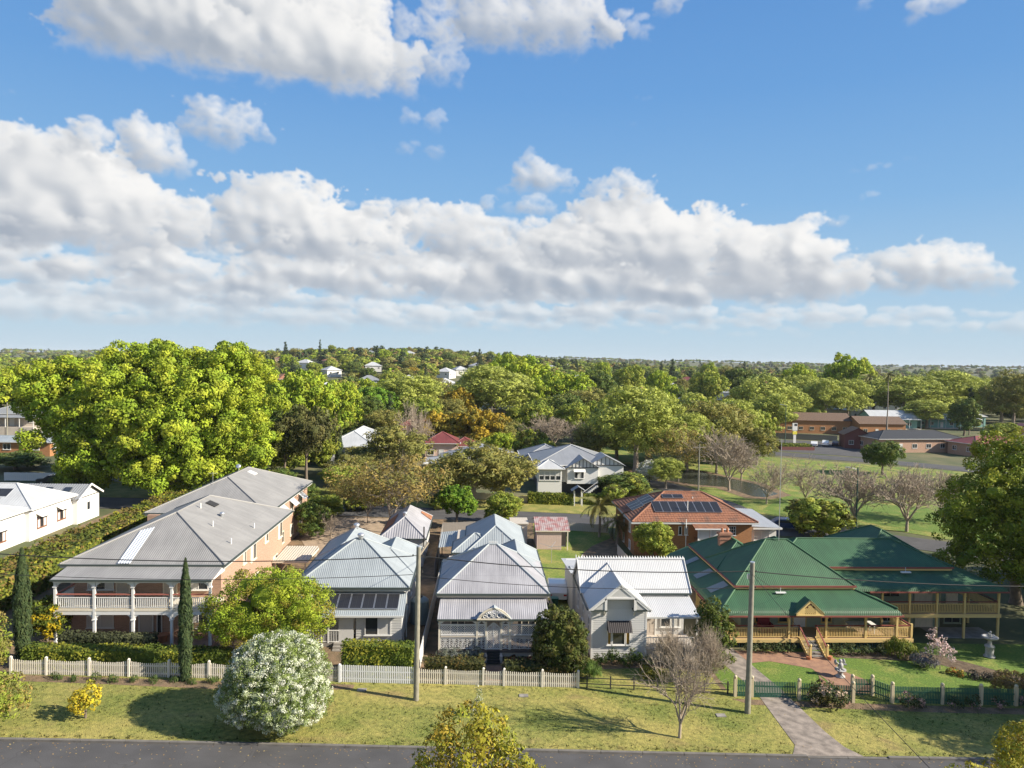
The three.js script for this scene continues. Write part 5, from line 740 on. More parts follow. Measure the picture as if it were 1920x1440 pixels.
{ // sheds in the back yards
  const s = thing('shed', 'pink board shed with peeling red and white iron roof', 'shed', 8.8, -0.28, -84);
  part(s, 'wall', wallBox(7.0, 9.9, -0.5, 2.0, -83, -87), M.pinkboard); for (let i = 0; i < 15; i++) part(s, 'board', span(7.02 + i * 0.195, 7.18 + i * 0.195, -0.2, 1.98, -82.97, -83.0), M.pinkboard); part(s, 'wall', wallBox(9.9, 10.7, -0.5, 2.0, -84.6, -87), M.dark); part(s, 'post', span(10.6, 10.72, -0.4, 2.0, -83, -83.12), M.cream);
  part(s, 'roof', sheetFace(V(6.8, 2.05, -82.8), V(10.9, 2.05, -82.8), V(10.9, 3.0, -86), V(6.8, 3.0, -86), { pitch: 0.25, amp: 0.012 }), M.rustRed); part(s, 'roof', sheetFace(V(10.9, 2.3, -87.8), V(6.8, 2.3, -87.8), V(6.8, 3.0, -86), V(10.9, 3.0, -86), { pitch: 0.25, amp: 0.012 }), M.rustRed); part(s, 'gable_end', metres(poly([[82.9, 1.95], [87.2, 1.95], [86, 2.95]], 0.08).rotateY(Math.PI / 2).translate(7.0, 0, 0)), M.pinkboard); part(s, 'barge', span(6.8, 10.9, 1.93, 2.04, -82.76, -82.82), M.cream);
  const t = thing('shed', 'narrow grey flat-roofed shed beside the pink shed', 'shed', 4.9, -0.1, -86); part(t, 'wall', wallBox(4.1, 6.0, -0.4, 2.3, -85, -88), M.taupe); part(t, 'roof', span(3.95, 6.15, 2.3, 2.4, -84.85, -88.2), M.beige); door(t, 'f', 5.0, -0.1, -85, 0.8, 1.95, M.taupe, { frame: M.beige });
  for (const [x, z, lid, lab] of [[6.2, -62.4, rgb(0.55, 0.40, 0.02), 'green wheelie bin with yellow lid behind the lace-fronted cottage'], [7.0, -62.8, rgb(0.02, 0.12, 0.06), 'all-green wheelie bin behind the lace-fronted cottage']]) {
    const b = thing('wheelie_bin', lab, 'bin', x, gy(x, z), z), y = gy(x, z), gm = std({ color: rgb(0.02, 0.1, 0.05), roughness: 0.5 }); part(b, 'body', new THREE.CylinderGeometry(0.42, 0.33, 0.95, 4, 1).rotateY(Math.PI / 4).translate(x, y + 0.52, z), gm); part(b, 'lid', box(0.64, 0.07, 0.66, x, y + 1.03, z), std({ color: lid, roughness: 0.5 })); for (const k of [-0.24, 0.24]) part(b, 'wheel', cyl(0.1, 0.1, 0.06, 10).rotateZ(Math.PI / 2).translate(x + k, y + 0.1, z - 0.3), M.dark);
  }
  const c = thing('clothes_hoist', 'rotary clothes hoist on the lawn by the pink shed', 'clothes hoist', 8.2, -0.26, -77.5), cy = -0.26; part(c, 'mast', bar(V(8.2, cy, -77.5), V(8.2, cy + 2.0, -77.5), 0.03), M.steel); for (let i = 0; i < 4; i++) { const a = i * Math.PI / 2 + 0.4; part(c, 'arm', bar(V(8.2, cy + 1.8, -77.5), V(8.2 + Math.cos(a) * 1.5, cy + 2.05, -77.5 + Math.sin(a) * 1.5), 0.02), M.steel); }
}
// a plain house for the distance: walls, hip or gable roof, windows, door; built round the origin and then placed
function plainHouse(label, x, z, w, d, h, rise, wall, roof, { ry = 0, gable = false, name = 'house', wins = 3, group, base = 0.3, side = true, frame = M.white, verandah = false } = {}) {
  const g = thing(name, label, 'house', 0, 0, 0, group), b = base;
  part(g, 'wall', wallBox(-w / 2, w / 2, -1.2, h, d / 2, -d / 2), wall);
  const o = { amp: 0 }, e = 0.5;
  if (gable) { const X = w / 2 + e, Z = d / 2 + e; part(g, 'roof_slope', sheetFace(V(-X, h - 0.1, Z), V(X, h - 0.1, Z), V(X, h + rise, 0), V(-X, h + rise, 0), o), roof); part(g, 'roof_slope', sheetFace(V(X, h - 0.1, -Z), V(-X, h - 0.1, -Z), V(-X, h + rise, 0), V(X, h + rise, 0), o), roof); for (const s of [-1, 1]) part(g, 'gable_end', metres(poly([[-d / 2, h], [d / 2, h], [0, h + rise - 0.12]], 0.1).rotateY(Math.PI / 2).translate(s * (w / 2 - 0.1) + (s > 0 ? 0 : 0), 0, 0)), wall); } else hip(g, -w / 2 - e, w / 2 + e, d / 2 + e, -d / 2 - e, h, rise, roof, { opt: o, gutter: M.paleGutter });
  for (let i = 0; i < wins; i++) { const px = -w / 2 + w * (i + 0.5) / wins; if (i === 1 && wins > 2) door(g, 'f', px, b, d / 2, 0.95, 2.05, M.white, { frame }); else win(g, 'f', px, b + 1.5, d / 2, 1.5, 1.2, { frame }); }
  if (side) for (const s of ['l', 'r']) for (const k of [-0.25, 0.25]) win(g, s, s === 'r' ? w / 2 : -w / 2, b + 1.5, k * d, 1.3, 1.2, { frame });
  if (verandah) { part(g, 'verandah_roof', sheetFace(V(-w / 2 - e, h - 0.75, d / 2 + 2.6), V(w / 2 + e, h - 0.75, d / 2 + 2.6), V(w / 2 + e, h - 0.15, d / 2), V(-w / 2 - e, h - 0.15, d / 2), o), roof); for (let i = 0; i < 5; i++) part(g, 'post', span(-w / 2 + w * i / 4 - 0.07, -w / 2 + w * i / 4 + 0.07, -0.6, h - 0.75, d / 2 + 2.4, d / 2 + 2.5), M.white); part(g, 'verandah_floor', span(-w / 2, w / 2, -0.8, b - 0.05, d / 2, d / 2 + 2.5), M.taupe); }
  g.position.set(x, gy(x, z), z); g.rotation.y = ry; return g;
}
{ // white weatherboard house past the hedge
  const h = thing('white_house', 'white weatherboard house with grey roofs, skylights and brown framed windows', 'house', -55, 1.2, -82);
  part(h, 'wall', wallBox(-62, -49.8, 0.8, 4.7, -70, -80), M.white); part(h, 'wall', wallBox(-64, -49.3, 0.8, 4.7, -80, -88.2), M.white); part(h, 'wall', wallBox(-60, -48.7, 0.8, 4.3, -88.2, -93.2), M.white);
  hip(h, -62.5, -49.4, -69.5, -80.4, 4.75, 2.0, M.paleRoof, { gutter: M.white, opt: { pitch: 0.3 } }); hip(h, -64.5, -48.95, -79.9, -88.7, 4.76, 2.1, M.paleRoof, { gutter: M.white, opt: { pitch: 0.3 }, along: 'x' });
  part(h, 'roof_sheet', sheetFace(V(-60, 4.3, -87.9), V(-48.3, 4.3, -87.9), V(-48.3, 5.7, -90.7), V(-60, 5.7, -90.7), { amp: 0.02, pitch: 0.3 }), M.greyRoof); part(h, 'roof_sheet', sheetFace(V(-48.3, 4.3, -93.5), V(-60, 4.3, -93.5), V(-60, 5.7, -90.7), V(-48.3, 5.7, -90.7), { amp: 0.02, pitch: 0.3 }), M.greyRoof); part(h, 'gable_end', metres(poly([[88.2, 4.2], [93.2, 4.2], [90.7, 5.6]], 0.1).rotateY(Math.PI / 2).translate(-48.8, 0, 0)), M.white); part(h, 'barge_board', join([beam(V(-48.28, 4.26, -87.9), V(-48.28, 5.72, -90.7), 0.06, 0.22), beam(V(-48.28, 4.26, -93.5), V(-48.28, 5.72, -90.7), 0.06, 0.22)]), M.white);
  for (const x of [-55.6, -52.9, -50.6]) part(h, 'skylight', box(0.85, 0.1, 1.3).rotateX(0.464).translate(x, 5.1, -89.35), M.glass);
  const up = V(0, 2.1, -4.4).normalize(), out = V(0, 4.4, 2.1).normalize(); for (let i = 0; i < 4; i++) for (let j = 0; j < 2; j++) solar(h, V(-60 + i * 1.9 + j * 0.4, 5.35 + j * 0.75, -81.05 - j * 1.6), 1.8, 1.5, up, out);
  for (const [z, y, x] of [[-76, 2.7, -49.8], [-82.2, 2.9, -49.3], [-86, 2.9, -49.3]]) { win(h, 'r', x, y, z, 1.7, 1.2, { cols: 3, frame: M.brownframe, pane: [M.blind, M.glass] }); part(h, 'window_hood', sheetFace(V(x + 0.7, y + 0.75, z + 1), V(x + 0.7, y + 0.75, z - 1), V(x, y + 1.15, z - 1), V(x, y + 1.15, z + 1), { amp: 0.01, pitch: 0.3 }), M.white); } win(h, 'r', -48.7, 3.0, -90.7, 2.0, 1.1, { cols: 3, pane: [M.blind, M.glass] }); win(h, 'f', -56, 2.8, -70, 1.6, 1.2);
}
{ // raised white house across the back street
  const h = thing('raised_house', 'raised white timber house with half-timbered gables behind a clipped hedge', 'house', 16, -0.5, -122), y0 = 1.4;
  part(h, 'wall', wallBox(10.2, 23, y0, 4.4, -120.5, -134), M.white); part(h, 'under_wall', wallBox(10.4, 22.8, -1, y0, -121, -133.5), M.charcoal); hip(h, 9.5, 23.6, -119.8, -134.8, 4.4, 2.6, M.greyRoof, { opt: { amp: 0 }, gutter: M.white }); hip(h, 8, 18, -133, -145, 3.6, 2.0, M.greyRoof, { opt: { amp: 0 }, gutter: M.white }); part(h, 'wall', wallBox(8.5, 17.5, -1, 3.6, -133.5, -144.5), M.white);
  part(h, 'sunroom', wallBox(10.0, 14.0, -0.6, 4.0, -118.2, -120.5), M.white); hip(h, 9.6, 14.4, -117.8, -122.5, 4.05, 1.2, M.paleRoof, { opt: { amp: 0 }, gutter: M.white }); for (let i = 0; i < 4; i++) win(h, 'f', 10.6 + i * 0.93, 2.8, -118.2, 0.85, 1.5, { cols: 1, rows: 2, pane: [M.glass, M.blind] });
  for (const [cx, z, w, yy] of [[17.6, -118.6, 5.4, 4.2], [21.6, -119.6, 6.4, 4.5]]) { part(h, 'gable_roof', sheetFace(V(cx - w / 2 - 0.3, yy - 0.15, z - 5), V(cx - w / 2 - 0.3, yy - 0.15, z + 0.4), V(cx, yy + 1.6, z + 0.4), V(cx, yy + 1.6, z - 5), { amp: 0 }), M.greyRoof); part(h, 'gable_roof', sheetFace(V(cx + w / 2 + 0.3, yy - 0.15, z + 0.4), V(cx + w / 2 + 0.3, yy - 0.15, z - 5), V(cx, yy + 1.6, z - 5), V(cx, yy + 1.6, z + 0.4), { amp: 0 }), M.greyRoof); part(h, 'gable_wall', gableWall(cx - w / 2, cx + w / 2, yy - 0.1, yy + 1.5, z), M.white); for (let i = -3; i <= 3; i++) part(h, 'gable_strip', span(cx + i * w * 0.11 - 0.05, cx + i * w * 0.11 + 0.05, yy, yy + 1.4 * (1 - Math.abs(i) * 0.22), z, z + 0.04), M.charcoal); part(h, 'gable_beam', span(cx - w / 2, cx + w / 2, yy - 0.1, yy + 0.03, z, z + 0.05), M.charcoal); part(h, 'wall', wallBox(cx - w / 2 + 0.1, cx + w / 2 - 0.1, y0, yy - 0.1, z - 0.1, z - 2), M.white); }
  win(h, 'f', 17.0, 2.9, -118.66, 1.6, 1.2, { pane: [M.glass, M.blind], cols: 3 }); part(h, 'window_hood', sheetFace(V(16, 3.5, -118), V(18, 3.5, -118), V(18, 3.9, -118.6), V(16, 3.9, -118.6), { amp: 0 }), M.white); win(h, 'l', 10.2, 3, -124, 1.1, 1.2);
  for (let i = 0; i < 8; i++) part(h, 'step', span(19.5 - i * 0.3, 19.9 - i * 0.3, y0 - 0.2 - i * 0.22, y0 - 0.12 - i * 0.22, -116.4, -118), M.white); part(h, 'stair_rail', join([beam(V(19.8, y0 + 0.8, -116.4), V(17.4, y0 - 1.0, -116.4), 0.06, 0.1), beam(V(19.8, y0 + 0.1, -116.4), V(17.4, y0 - 1.7, -116.4), 0.06, 0.25)]), M.white);
  const a = thing('gate_arbour', 'small white pitched gate arbour in the clipped hedge', 'gate', 15.6, -0.5, -110); for (const x of [15.0, 16.2]) for (const z of [-109.4, -110.4]) part(a, 'post', span(x - 0.06, x + 0.06, -0.6, 1.9, z - 0.06, z + 0.06), M.white); for (const s of [-1, 1]) part(a, 'roof', sheetFace(V(15.6 + s * 1.1, 1.9, s > 0 ? -109 : -110.8), V(15.6 + s * 1.1, 1.9, s > 0 ? -110.8 : -109), V(15.6, 2.6, s > 0 ? -110.8 : -109), V(15.6, 2.6, s > 0 ? -109 : -110.8), { amp: 0 }), M.greyRoof);
}
plainHouse('pale hip-roofed house with light grey iron roof behind the umbrella-shaped trees', -24.5, -146, 9, 20, 4.4, 2.5, M.white, M.paleRoof, { wins: 2 });
plainHouse('cream house with maroon hip roof among the trees', -8, -156, 7, 7, 3.8, 2.1, M.pink, M.maroonSheet); plainHouse('low wing with maroon hip roof beside the cream house', -3.2, -157, 5, 6, 3.2, 1.6, M.pink, M.maroonSheet, { wins: 2 }); plainHouse('house with bright red roof half hidden behind bare branches', -15, -176, 12, 8, 4.2, 2.4, M.white, M.redSheet);
plainHouse('low white carport house with pale flat-pitched roof', -6.5, -134, 6, 8, 2.7, 0.8, M.taupe, M.paleRoof, { wins: 2 }); plainHouse('gabled bungalow with grey roof beside the white carport house', 0.5, -141, 7, 16, 3.0, 2.0, M.white, M.greyRoof, { gable: true, ry: Math.PI / 2, wins: 2 });
plainHouse('house with sea-green hip roof in the trees', -31, -226, 12, 10, 4.6, 3.2, M.pink, M.farGreen); plainHouse('small white house with hip roof and white picket front', -69, -129, 7, 8, 4.2, 1.6, M.white, M.paleRoof, { wins: 2 });
plainHouse('two-storey taupe house with grey hip roof beyond the giant tree', -113, -183, 13, 12, 5.6, 2.4, M.taupe, M.greyRoof, { base: 2.6, verandah: true }); plainHouse('white upper house with solar panels on its hip roof', -122, -198, 12, 10, 7.4, 2.4, M.white, M.pvDark, { base: 4 }); plainHouse('small white garden shed house with flat roof on the dry lot', -97, -166, 5, 4, 2.3, 0.4, M.white, M.paleRoof, { wins: 1, side: false }); plainHouse('low orange brick unit with blue-grey roof by the street pole', -96, -148, 22, 7, 2.8, 0.8, M.tanbrick, M.blueGrey, { wins: 4 });
plainHouse('weatherboard house with white roof at the far end of the hedge street', -64, -150, 10, 9, 3.6, 2, M.white, M.whiteSheet); 
// motel and its neighbours beyond the park
plainHouse('long brown-tiled motel wing with tan brick walls', 112, -246, 34, 9, 4.6, 2.4, M.tanbrick, M.brownTile, { gable: true, wins: 9, ry: -0.08, frame: M.cream }); plainHouse('second brown-tiled motel wing, set forward', 137, -240, 16, 10, 4.2, 2.2, M.tanbrick, M.brownTile, { gable: true, wins: 4, frame: M.cream });
plainHouse('motel reception with dark solar covered roof and red gable', 122, -196, 26, 10, 3.8, 1.9, M.brick, M.pvDark, { ry: 0.12, wins: 6 }); plainHouse('brown roofed motel porch block with red front', 109, -201, 7, 7, 4.0, 2.0, M.redwall, M.brownTile, { gable: true, ry: 1.3, wins: 2 }); plainHouse('red-roofed brick restaurant beside the motel', 139, -188, 17, 9, 3.4, 1.7, M.brick, M.redSheet, { wins: 4, ry: 0.2 }); plainHouse('half-timbered house with broad red roof', 160, -199, 16, 12, 4.6, 2.8, M.beige, M.redSheet, { gable: true, ry: 1.2 });
plainHouse('teal weatherboard house with silver roof and brick chimneys', 158, -268, 18, 9, 4.4, 2.4, M.teal, M.paleRoof, { verandah: true, gable: true }); plainHouse('teal house with blue-green verandah and silver gable roof', 180, -273, 12, 9, 4.2, 2.4, M.teal, M.paleRoof, { gable: true, verandah: true }); plainHouse('pale house with pyramid iron roof next to the teal houses', 198, -282, 11, 11, 4.2, 3.0, M.teal, M.paleRoof);
plainHouse('large white hall with high silver roof behind the bare park trees', 72, -330, 22, 16, 7.5, 4, M.white, M.whiteSheet, { base: 2 }); plainHouse('grey shed-like house under the tall park trees', 66, -250, 16, 8, 4.2, 1.8, M.grayBoard, M.blueGrey); plainHouse('white walled unit with long grey roof by the motel fence', 84, -290, 26, 8, 3.6, 1.6, M.white, M.greyRoof, { wins: 6 });
{ // motel sign and walled planter
  const s = thing('motel_sign', 'white and yellow roadside pylon sign in the motel car park', 'sign', 94.3, -1.53, -208); part(s, 'post', span(93.9, 94.7, -1.6, 2.6, -208.1, -207.9), M.white); part(s, 'panel', box(1.5, 2.2, 0.35, 94.3, 3.6, -208), M.white); part(s, 'yellow_band', box(1.3, 0.9, 0.37, 94.3, 1.8, -208), std({ color: rgb(0.75, 0.65, 0.08) })); part(s, 'dark_emblem', box(0.9, 0.7, 0.37, 94.5, 4.2, -208), M.charcoal);
  const p = thing('planter', 'red brick planter wall with clipped hedge at the motel entry', 'planter', 88, -1.5, -194); part(p, 'wall', join([span(83.5, 93, -1.6, -0.6, -192.4, -192.7), span(83.5, 83.8, -1.6, -0.6, -192.7, -197), span(92.7, 93, -1.6, -0.6, -192.7, -197)]), M.redwall);
}
// ---------- vehicles ----------
function car(label, x, z, ry, paint, { L = 4.4, H = 1.48, ute = false } = {}) {
  const g = thing('parked_car', label, 'car', 0, 0, 0), W = 1.8, m = new THREE.MeshPhysicalMaterial({ color: rgb(...paint), roughness: 0.35, clearcoat: 1, clearcoatRoughness: 0.05 });
  const prof = ute ? [[-0.5, 0.3], [0.5, 0.3], [0.5, 0.62], [0.46, 0.68], [0.27, 0.72], [0.18, 1], [-0.04, 1], [-0.1, 0.72], [-0.5, 0.7]] : [[-0.5, 0.3], [0.5, 0.3], [0.5, 0.52], [0.46, 0.62], [0.25, 0.68], [0.1, 0.97], [-0.02, 1], [-0.3, 0.98], [-0.45, 0.7], [-0.5, 0.62]];
  const body = poly(prof.map(([a, b]) => [a * L, b * H]), W - 0.16, 0.07).translate(0, 0, -(W - 0.16) / 2); part(g, 'body', body, m);
  const gl = ute ? [[0.23, 0.74], [0.16, 0.95], [-0.02, 0.95], [-0.06, 0.74]] : [[0.215, 0.71], [0.09, 0.93], [-0.28, 0.93], [-0.4, 0.72]]; for (const s of [-1, 1]) part(g, 'side_window', poly(gl.map(([a, b]) => [a * L, b * H]), 0.02).translate(0, 0, s * W / 2 + (s > 0 ? -0.012 : -0.008)), M.glass);
  part(g, 'windscreen', beam(V(0.245 * L, 0.71 * H, 0), V(0.13 * L, 0.94 * H, 0), W * 0.82, 0.03), M.glass); if (!ute) part(g, 'rear_window', beam(V(-0.445 * L, 0.735 * H, 0), V(-0.335 * L, 0.95 * H, 0), W * 0.8, 0.03), M.glass);
  for (const a of [-0.31, 0.31]) for (const s of [-1, 1]) { const w = part(g, 'wheel', cyl(0.33, 0.33, 0.22, 16).rotateX(Math.PI / 2).translate(a * L, 0.33, s * (W / 2 - 0.1) - 0.11), M.dark); part(w, 'rim', cyl(0.2, 0.2, 0.24, 12).rotateX(Math.PI / 2).translate(a * L, 0.33, s * (W / 2 - 0.1) - 0.12), M.steel); }
  for (const s of [-1, 1]) { part(g, 'headlight', box(0.06, 0.14, 0.34, L / 2 + 0.05, H * 0.5, s * W * 0.36), M.blind); part(g, 'tail_light', box(0.06, 0.16, 0.28, -L / 2 - 0.05, H * 0.52, s * W * 0.38), std({ color: rgb(0.3, 0.01, 0.01), roughness: 0.3 })); }
  g.position.set(x, gy(x, z) + 0.03, z); g.rotation.y = ry;
}
car('black hatchback parked before a white fence', -66.5, -114, Math.PI, [0.012, 0.013, 0.016]); car('silver car half hidden under the giant tree', -46, -109, 0.3, [0.5, 0.51, 0.52]); car('dark green ute parked behind the brick house', -24.5, -98.5, 1.2, [0.02, 0.03, 0.028], { ute: true, L: 4.8, H: 1.75 });
car('deep blue hatchback on the back street by the tiled house', 43.6, -97.5, -0.25, [0.008, 0.03, 0.11]); car('white sedan parked in the motel car park, end of the row', 97.7, -202.5, 1.1, [0.75, 0.75, 0.75]); car('white wagon parked in the middle of the motel row', 101.8, -204, 1.1, [0.72, 0.73, 0.74], { H: 1.65 }); car('dark blue car parked nearest the red motel porch', 105.4, -205.2, 1.1, [0.02, 0.035, 0.06]); car('dark car by the motel fence', 91, -230, 0.4, [0.02, 0.02, 0.02]); car('white caravan-like van in the teal house yard', 150, -252, 0.2, [0.7, 0.7, 0.7], { L: 5.4, H: 2.2 }); car('white car at the edge of the gabled cottage yard', 7.6, -66.5, 1.5, [0.7, 0.7, 0.69], { H: 1.5 });
paling('dark paling fence at the back of the motel car park', [88, -226], [112, -217], 1.8, M.oldfence, 0.3); paling('white fence before the small white hip-roofed house', [-76, -117], [-58, -117.5], 1.3, M.white, 0.3);
// light poles round the park
function lampPole(label, x, z, h, lamp = true) { const y = gy(x, z), p = thing('street_light', label, 'street light', x, y, z); part(p, 'pole', bar(V(x, y - 0.1, z), V(x, y + h, z), 0.14, 8, 0.09), lamp ? M.greenDark : M.polewood); if (lamp) { part(p, 'arm', bar(V(x, y + h - 0.3, z), V(x - 1.3, y + h, z), 0.04), M.steel); part(p, 'lamp_head', box(0.6, 0.12, 0.22, x - 1.5, y + h, z), M.steel); } else part(p, 'crossarm', span(x - 1, x + 1, y + h - 0.6, y + h - 0.45, z - 0.06, z + 0.06), M.rawwood); }
lampPole('street light on the park kerb beside the homestead', 53.5, -97.6, 9); lampPole('timber pole with crossarm beyond the tiled house', 34.2, -108.5, 10.5, false); lampPole('tall street light at the motel entry', 85.5, -194.5, 12.5); lampPole('street light in front of the red-roofed restaurant', 126, -172, 11); lampPole('timber pole with crossarm at the distant street corner', 48, -262, 12, false); lampPole('timber pole by the raised white house', 3, -170, 11, false); lampPole('timber pole among the trees near the sea-green roof', -36, -240, 12, false); lampPole('timber pole on the far street by the orange brick unit', -98, -152, 10, false); lampPole('timber pole near the white hall', 63, -300, 13, false);

// ---------- plants: leaf and twig builders ----------
M.leaf = new THREE.MeshPhysicalMaterial({ vertexColors: true, roughness: 0.8, transmission: 0.27, thickness: 0, specularIntensity: 0.35 });
M.petal = new THREE.MeshPhysicalMaterial({ vertexColors: true, roughness: 0.9, transmission: 0.25, thickness: 0, specularIntensity: 0.2 });
function leafSet() {
  const p = [], n = [], c = [], ix = [];
  return {
    leaf(x, y, z, ax, ay, az, bx, by, bz, nx, ny, nz, col, k) {         // a lozenge: half axes a and b, shading normal n
      const i = p.length / 3; p.push(x - ax, y - ay, z - az, x + bx, y + by, z + bz, x + ax, y + ay, z + az, x - bx, y - by, z - bz);
      for (let q = 0; q < 4; q++) { n.push(nx, ny, nz); c.push(col[0] * k, col[1] * k, col[2] * k); }
      ix.push(i, i + 1, i + 2, i, i + 2, i + 3);
    },
    mesh(geo, col) { const g = geo.toNonIndexed ? (geo.index ? geo.toNonIndexed() : geo) : geo, q = g.attributes.position, m = g.attributes.normal, s = p.length / 3; for (let i = 0; i < q.count; i++) { p.push(q.getX(i), q.getY(i), q.getZ(i)); n.push(m.getX(i), m.getY(i), m.getZ(i)); c.push(...col); ix.push(s + i); } },
    done() { const g = new THREE.BufferGeometry(); g.setAttribute('position', new THREE.Float32BufferAttribute(p, 3)); g.setAttribute('normal', new THREE.Float32BufferAttribute(n, 3)); g.setAttribute('color', new THREE.Float32BufferAttribute(c, 3)); g.setIndex(ix); return g; },
  };
}
const unit = (r) => { const z = r() * 2 - 1, a = r() * 6.2832, s = Math.sqrt(1 - z * z); return [s * Math.cos(a), z, s * Math.sin(a)]; };
function oneLeaf(L, r, x, y, z, dir, len, wid, col, vary, mixN = 0.65, rise = 0) {   // dir: way out of the clump
  const u = unit(r); let nx = dir[0] * mixN + u[0] * 0.6, ny = dir[1] * mixN + u[1] * 0.6 + 0.12, nz = dir[2] * mixN + u[2] * 0.6; const nl = Math.hypot(nx, ny, nz) || 1; nx /= nl; ny /= nl; nz /= nl;
  const t = unit(r); t[1] += rise; let ax = t[1] * nz - t[2] * ny, ay = t[2] * nx - t[0] * nz, az = t[0] * ny - t[1] * nx; const al = Math.hypot(ax, ay, az) || 1; ax /= al; ay /= al; az /= al;
  if (rise) { const d = t[0] * nx + t[1] * ny + t[2] * nz; ax = t[0] - nx * d; ay = t[1] - ny * d; az = t[2] - nz * d; const q = Math.hypot(ax, ay, az) || 1; ax /= q; ay /= q; az /= q; }
  const bx = ay * nz - az * ny, by = az * nx - ax * nz, bz = ax * ny - ay * nx, s = 0.7 + 0.6 * r(), sx = nx * 0.55 + dir[0] * 0.6, sy = ny * 0.55 + dir[1] * 0.6 + 0.1, sz = nz * 0.55 + dir[2] * 0.6, sl = Math.hypot(sx, sy, sz) || 1;
  L.leaf(x, y, z, ax * len * s, ay * len * s, az * len * s, bx * wid * s, by * wid * s, bz * wid * s, sx / sl, sy / sl, sz / sl, col, 1 + (r() - 0.5) * 2 * vary);
}
// lobes: [x, y, z, rx, ry, rz] in metres from the foot
function crown(seed, lobes, { clump = 1, per = 1, leaves = 40, leaf = [0.3, 0.2], cols, vary = 0.22, core = 0.7, low = -0.75, rise = 0, spread = 0.5, fill = 0.25, clumpVary = 0.18 }) {
  const r = rng(seed), L = leafSet();
  for (const [cx, cy, cz, rx, ry, rz] of lobes) {
    const area = 4 * Math.PI * Math.pow((Math.pow(rx * ry, 1.6) + Math.pow(rx * rz, 1.6) + Math.pow(ry * rz, 1.6)) / 3, 1 / 1.6), n = Math.max(4, Math.round(area / (clump * clump * 2.2) * per));
    for (let i = 0; i < n; i++) {
      const d = unit(r); if (d[1] < low) continue;
      const k = r() < fill ? 0.35 + 0.5 * r() : 0.84 + 0.2 * r(), px = cx + d[0] * rx * k, py = cy + d[1] * ry * k, pz = cz + d[2] * rz * k;
      if (k > 0.8 && lobes.some((q) => q[0] !== cx && Math.pow((px - q[0]) / q[3], 2) + Math.pow((py - q[1]) / q[4], 2) + Math.pow((pz - q[2]) / q[5], 2) < 0.55)) continue;
      const cr = clump * (0.6 + 0.7 * r()), col = cols[Math.floor(r() * cols.length)], tone = 1 + (r() - 0.5) * 2 * clumpVary, cc = col.map((v) => v * tone), m = Math.round(leaves * (cr / clump) * (cr / clump) * (0.8 + 0.4 * r()));
      for (let q = 0; q < m; q++) {
        const e = unit(r); for (let a = 0; a < 3; a++) e[a] += d[a] * spread; const el = Math.hypot(...e); e[0] /= el; e[1] /= el; e[2] /= el; const rr = cr * (0.45 + 0.6 * Math.sqrt(r()));
        oneLeaf(L, r, px + e[0] * rr, py + e[1] * rr * 0.85, pz + e[2] * rr, e, leaf[0], leaf[1], cc, vary, 0.65, rise);
      }
    }
    if (core > 0) { const g = new THREE.IcosahedronGeometry(1, 1); const q = g.attributes.position; for (let i = 0; i < q.count; i++) { const s = core * (0.86 + 0.2 * noise(q.getX(i) * 2 + cx, q.getZ(i) * 2 + q.getY(i) * 1.7)); q.setXYZ(i, cx + q.getX(i) * rx * s, cy + q.getY(i) * ry * s, cz + q.getZ(i) * rz * s); } g.computeVertexNormals(); L.mesh(g, cols[0]); }
  }
  return L.done();
}
// each lobe broken into smaller billows round its outside, with gaps between
function billow(seed, lobes, n = 9, f = 0.46, out = 0.72) {
  const r = rng(seed), o = [];
  for (const [x, y, z, a, b, c] of lobes) { o.push([x, y, z, a * 0.62, b * 0.62, c * 0.62]); const ph = r() * 6.28; for (let i = 0; i < n; i++) { const v = 1 - 2 * (i + 0.5) / n, s = Math.sqrt(1 - v * v), t = i * 2.4 + ph, k = f * (0.75 + 0.5 * r()), q = out * (0.88 + 0.24 * r()); if (v < -0.75) continue; o.push([x + s * Math.cos(t) * a * q, y + v * b * q, z + s * Math.sin(t) * c * q, a * k, b * k * 0.9, c * k]); } }
  return o;
}
function limbs(fork, ends, r0, seed = 1, foot = [0, 0, 0]) {          // trunk to the fork, limbs bending out to the ends
  const r = rng(seed), g = [], F = V(...fork), B = V(...foot), m1 = B.clone().lerp(F, 0.45).add(V((r() - 0.5) * r0, 0, (r() - 0.5) * r0));
  g.push(bar(B.clone().add(V(0, -0.3, 0)), B.clone().add(V(0, r0 * 0.9, 0)), r0 * 1.5, 10, r0 * 1.08), bar(B.clone().add(V(0, r0 * 0.85, 0)), m1, r0 * 1.08, 10, r0 * 0.9), bar(m1, F, r0 * 0.9, 9, r0 * 0.72));
  for (const e of ends) { const E = V(...e), mid = F.clone().lerp(E, 0.5).add(V((r() - 0.5) * 0.5, F.distanceTo(E) * 0.1, (r() - 0.5) * 0.5)), q = r0 * (0.3 + 0.18 * r()); g.push(bar(F, mid, q * 1.2, 6, q * 0.75), bar(mid, E, q * 0.75, 5, q * 0.3)); for (let i = 0; i < 2; i++) { const t = mid.clone().add(V((r() - 0.5) * 2, 0.6 + r(), (r() - 0.5) * 2).multiplyScalar(F.distanceTo(E) * 0.28)); g.push(bar(mid, t, q * 0.5, 5, q * 0.15)); } }
  return join(g);
}
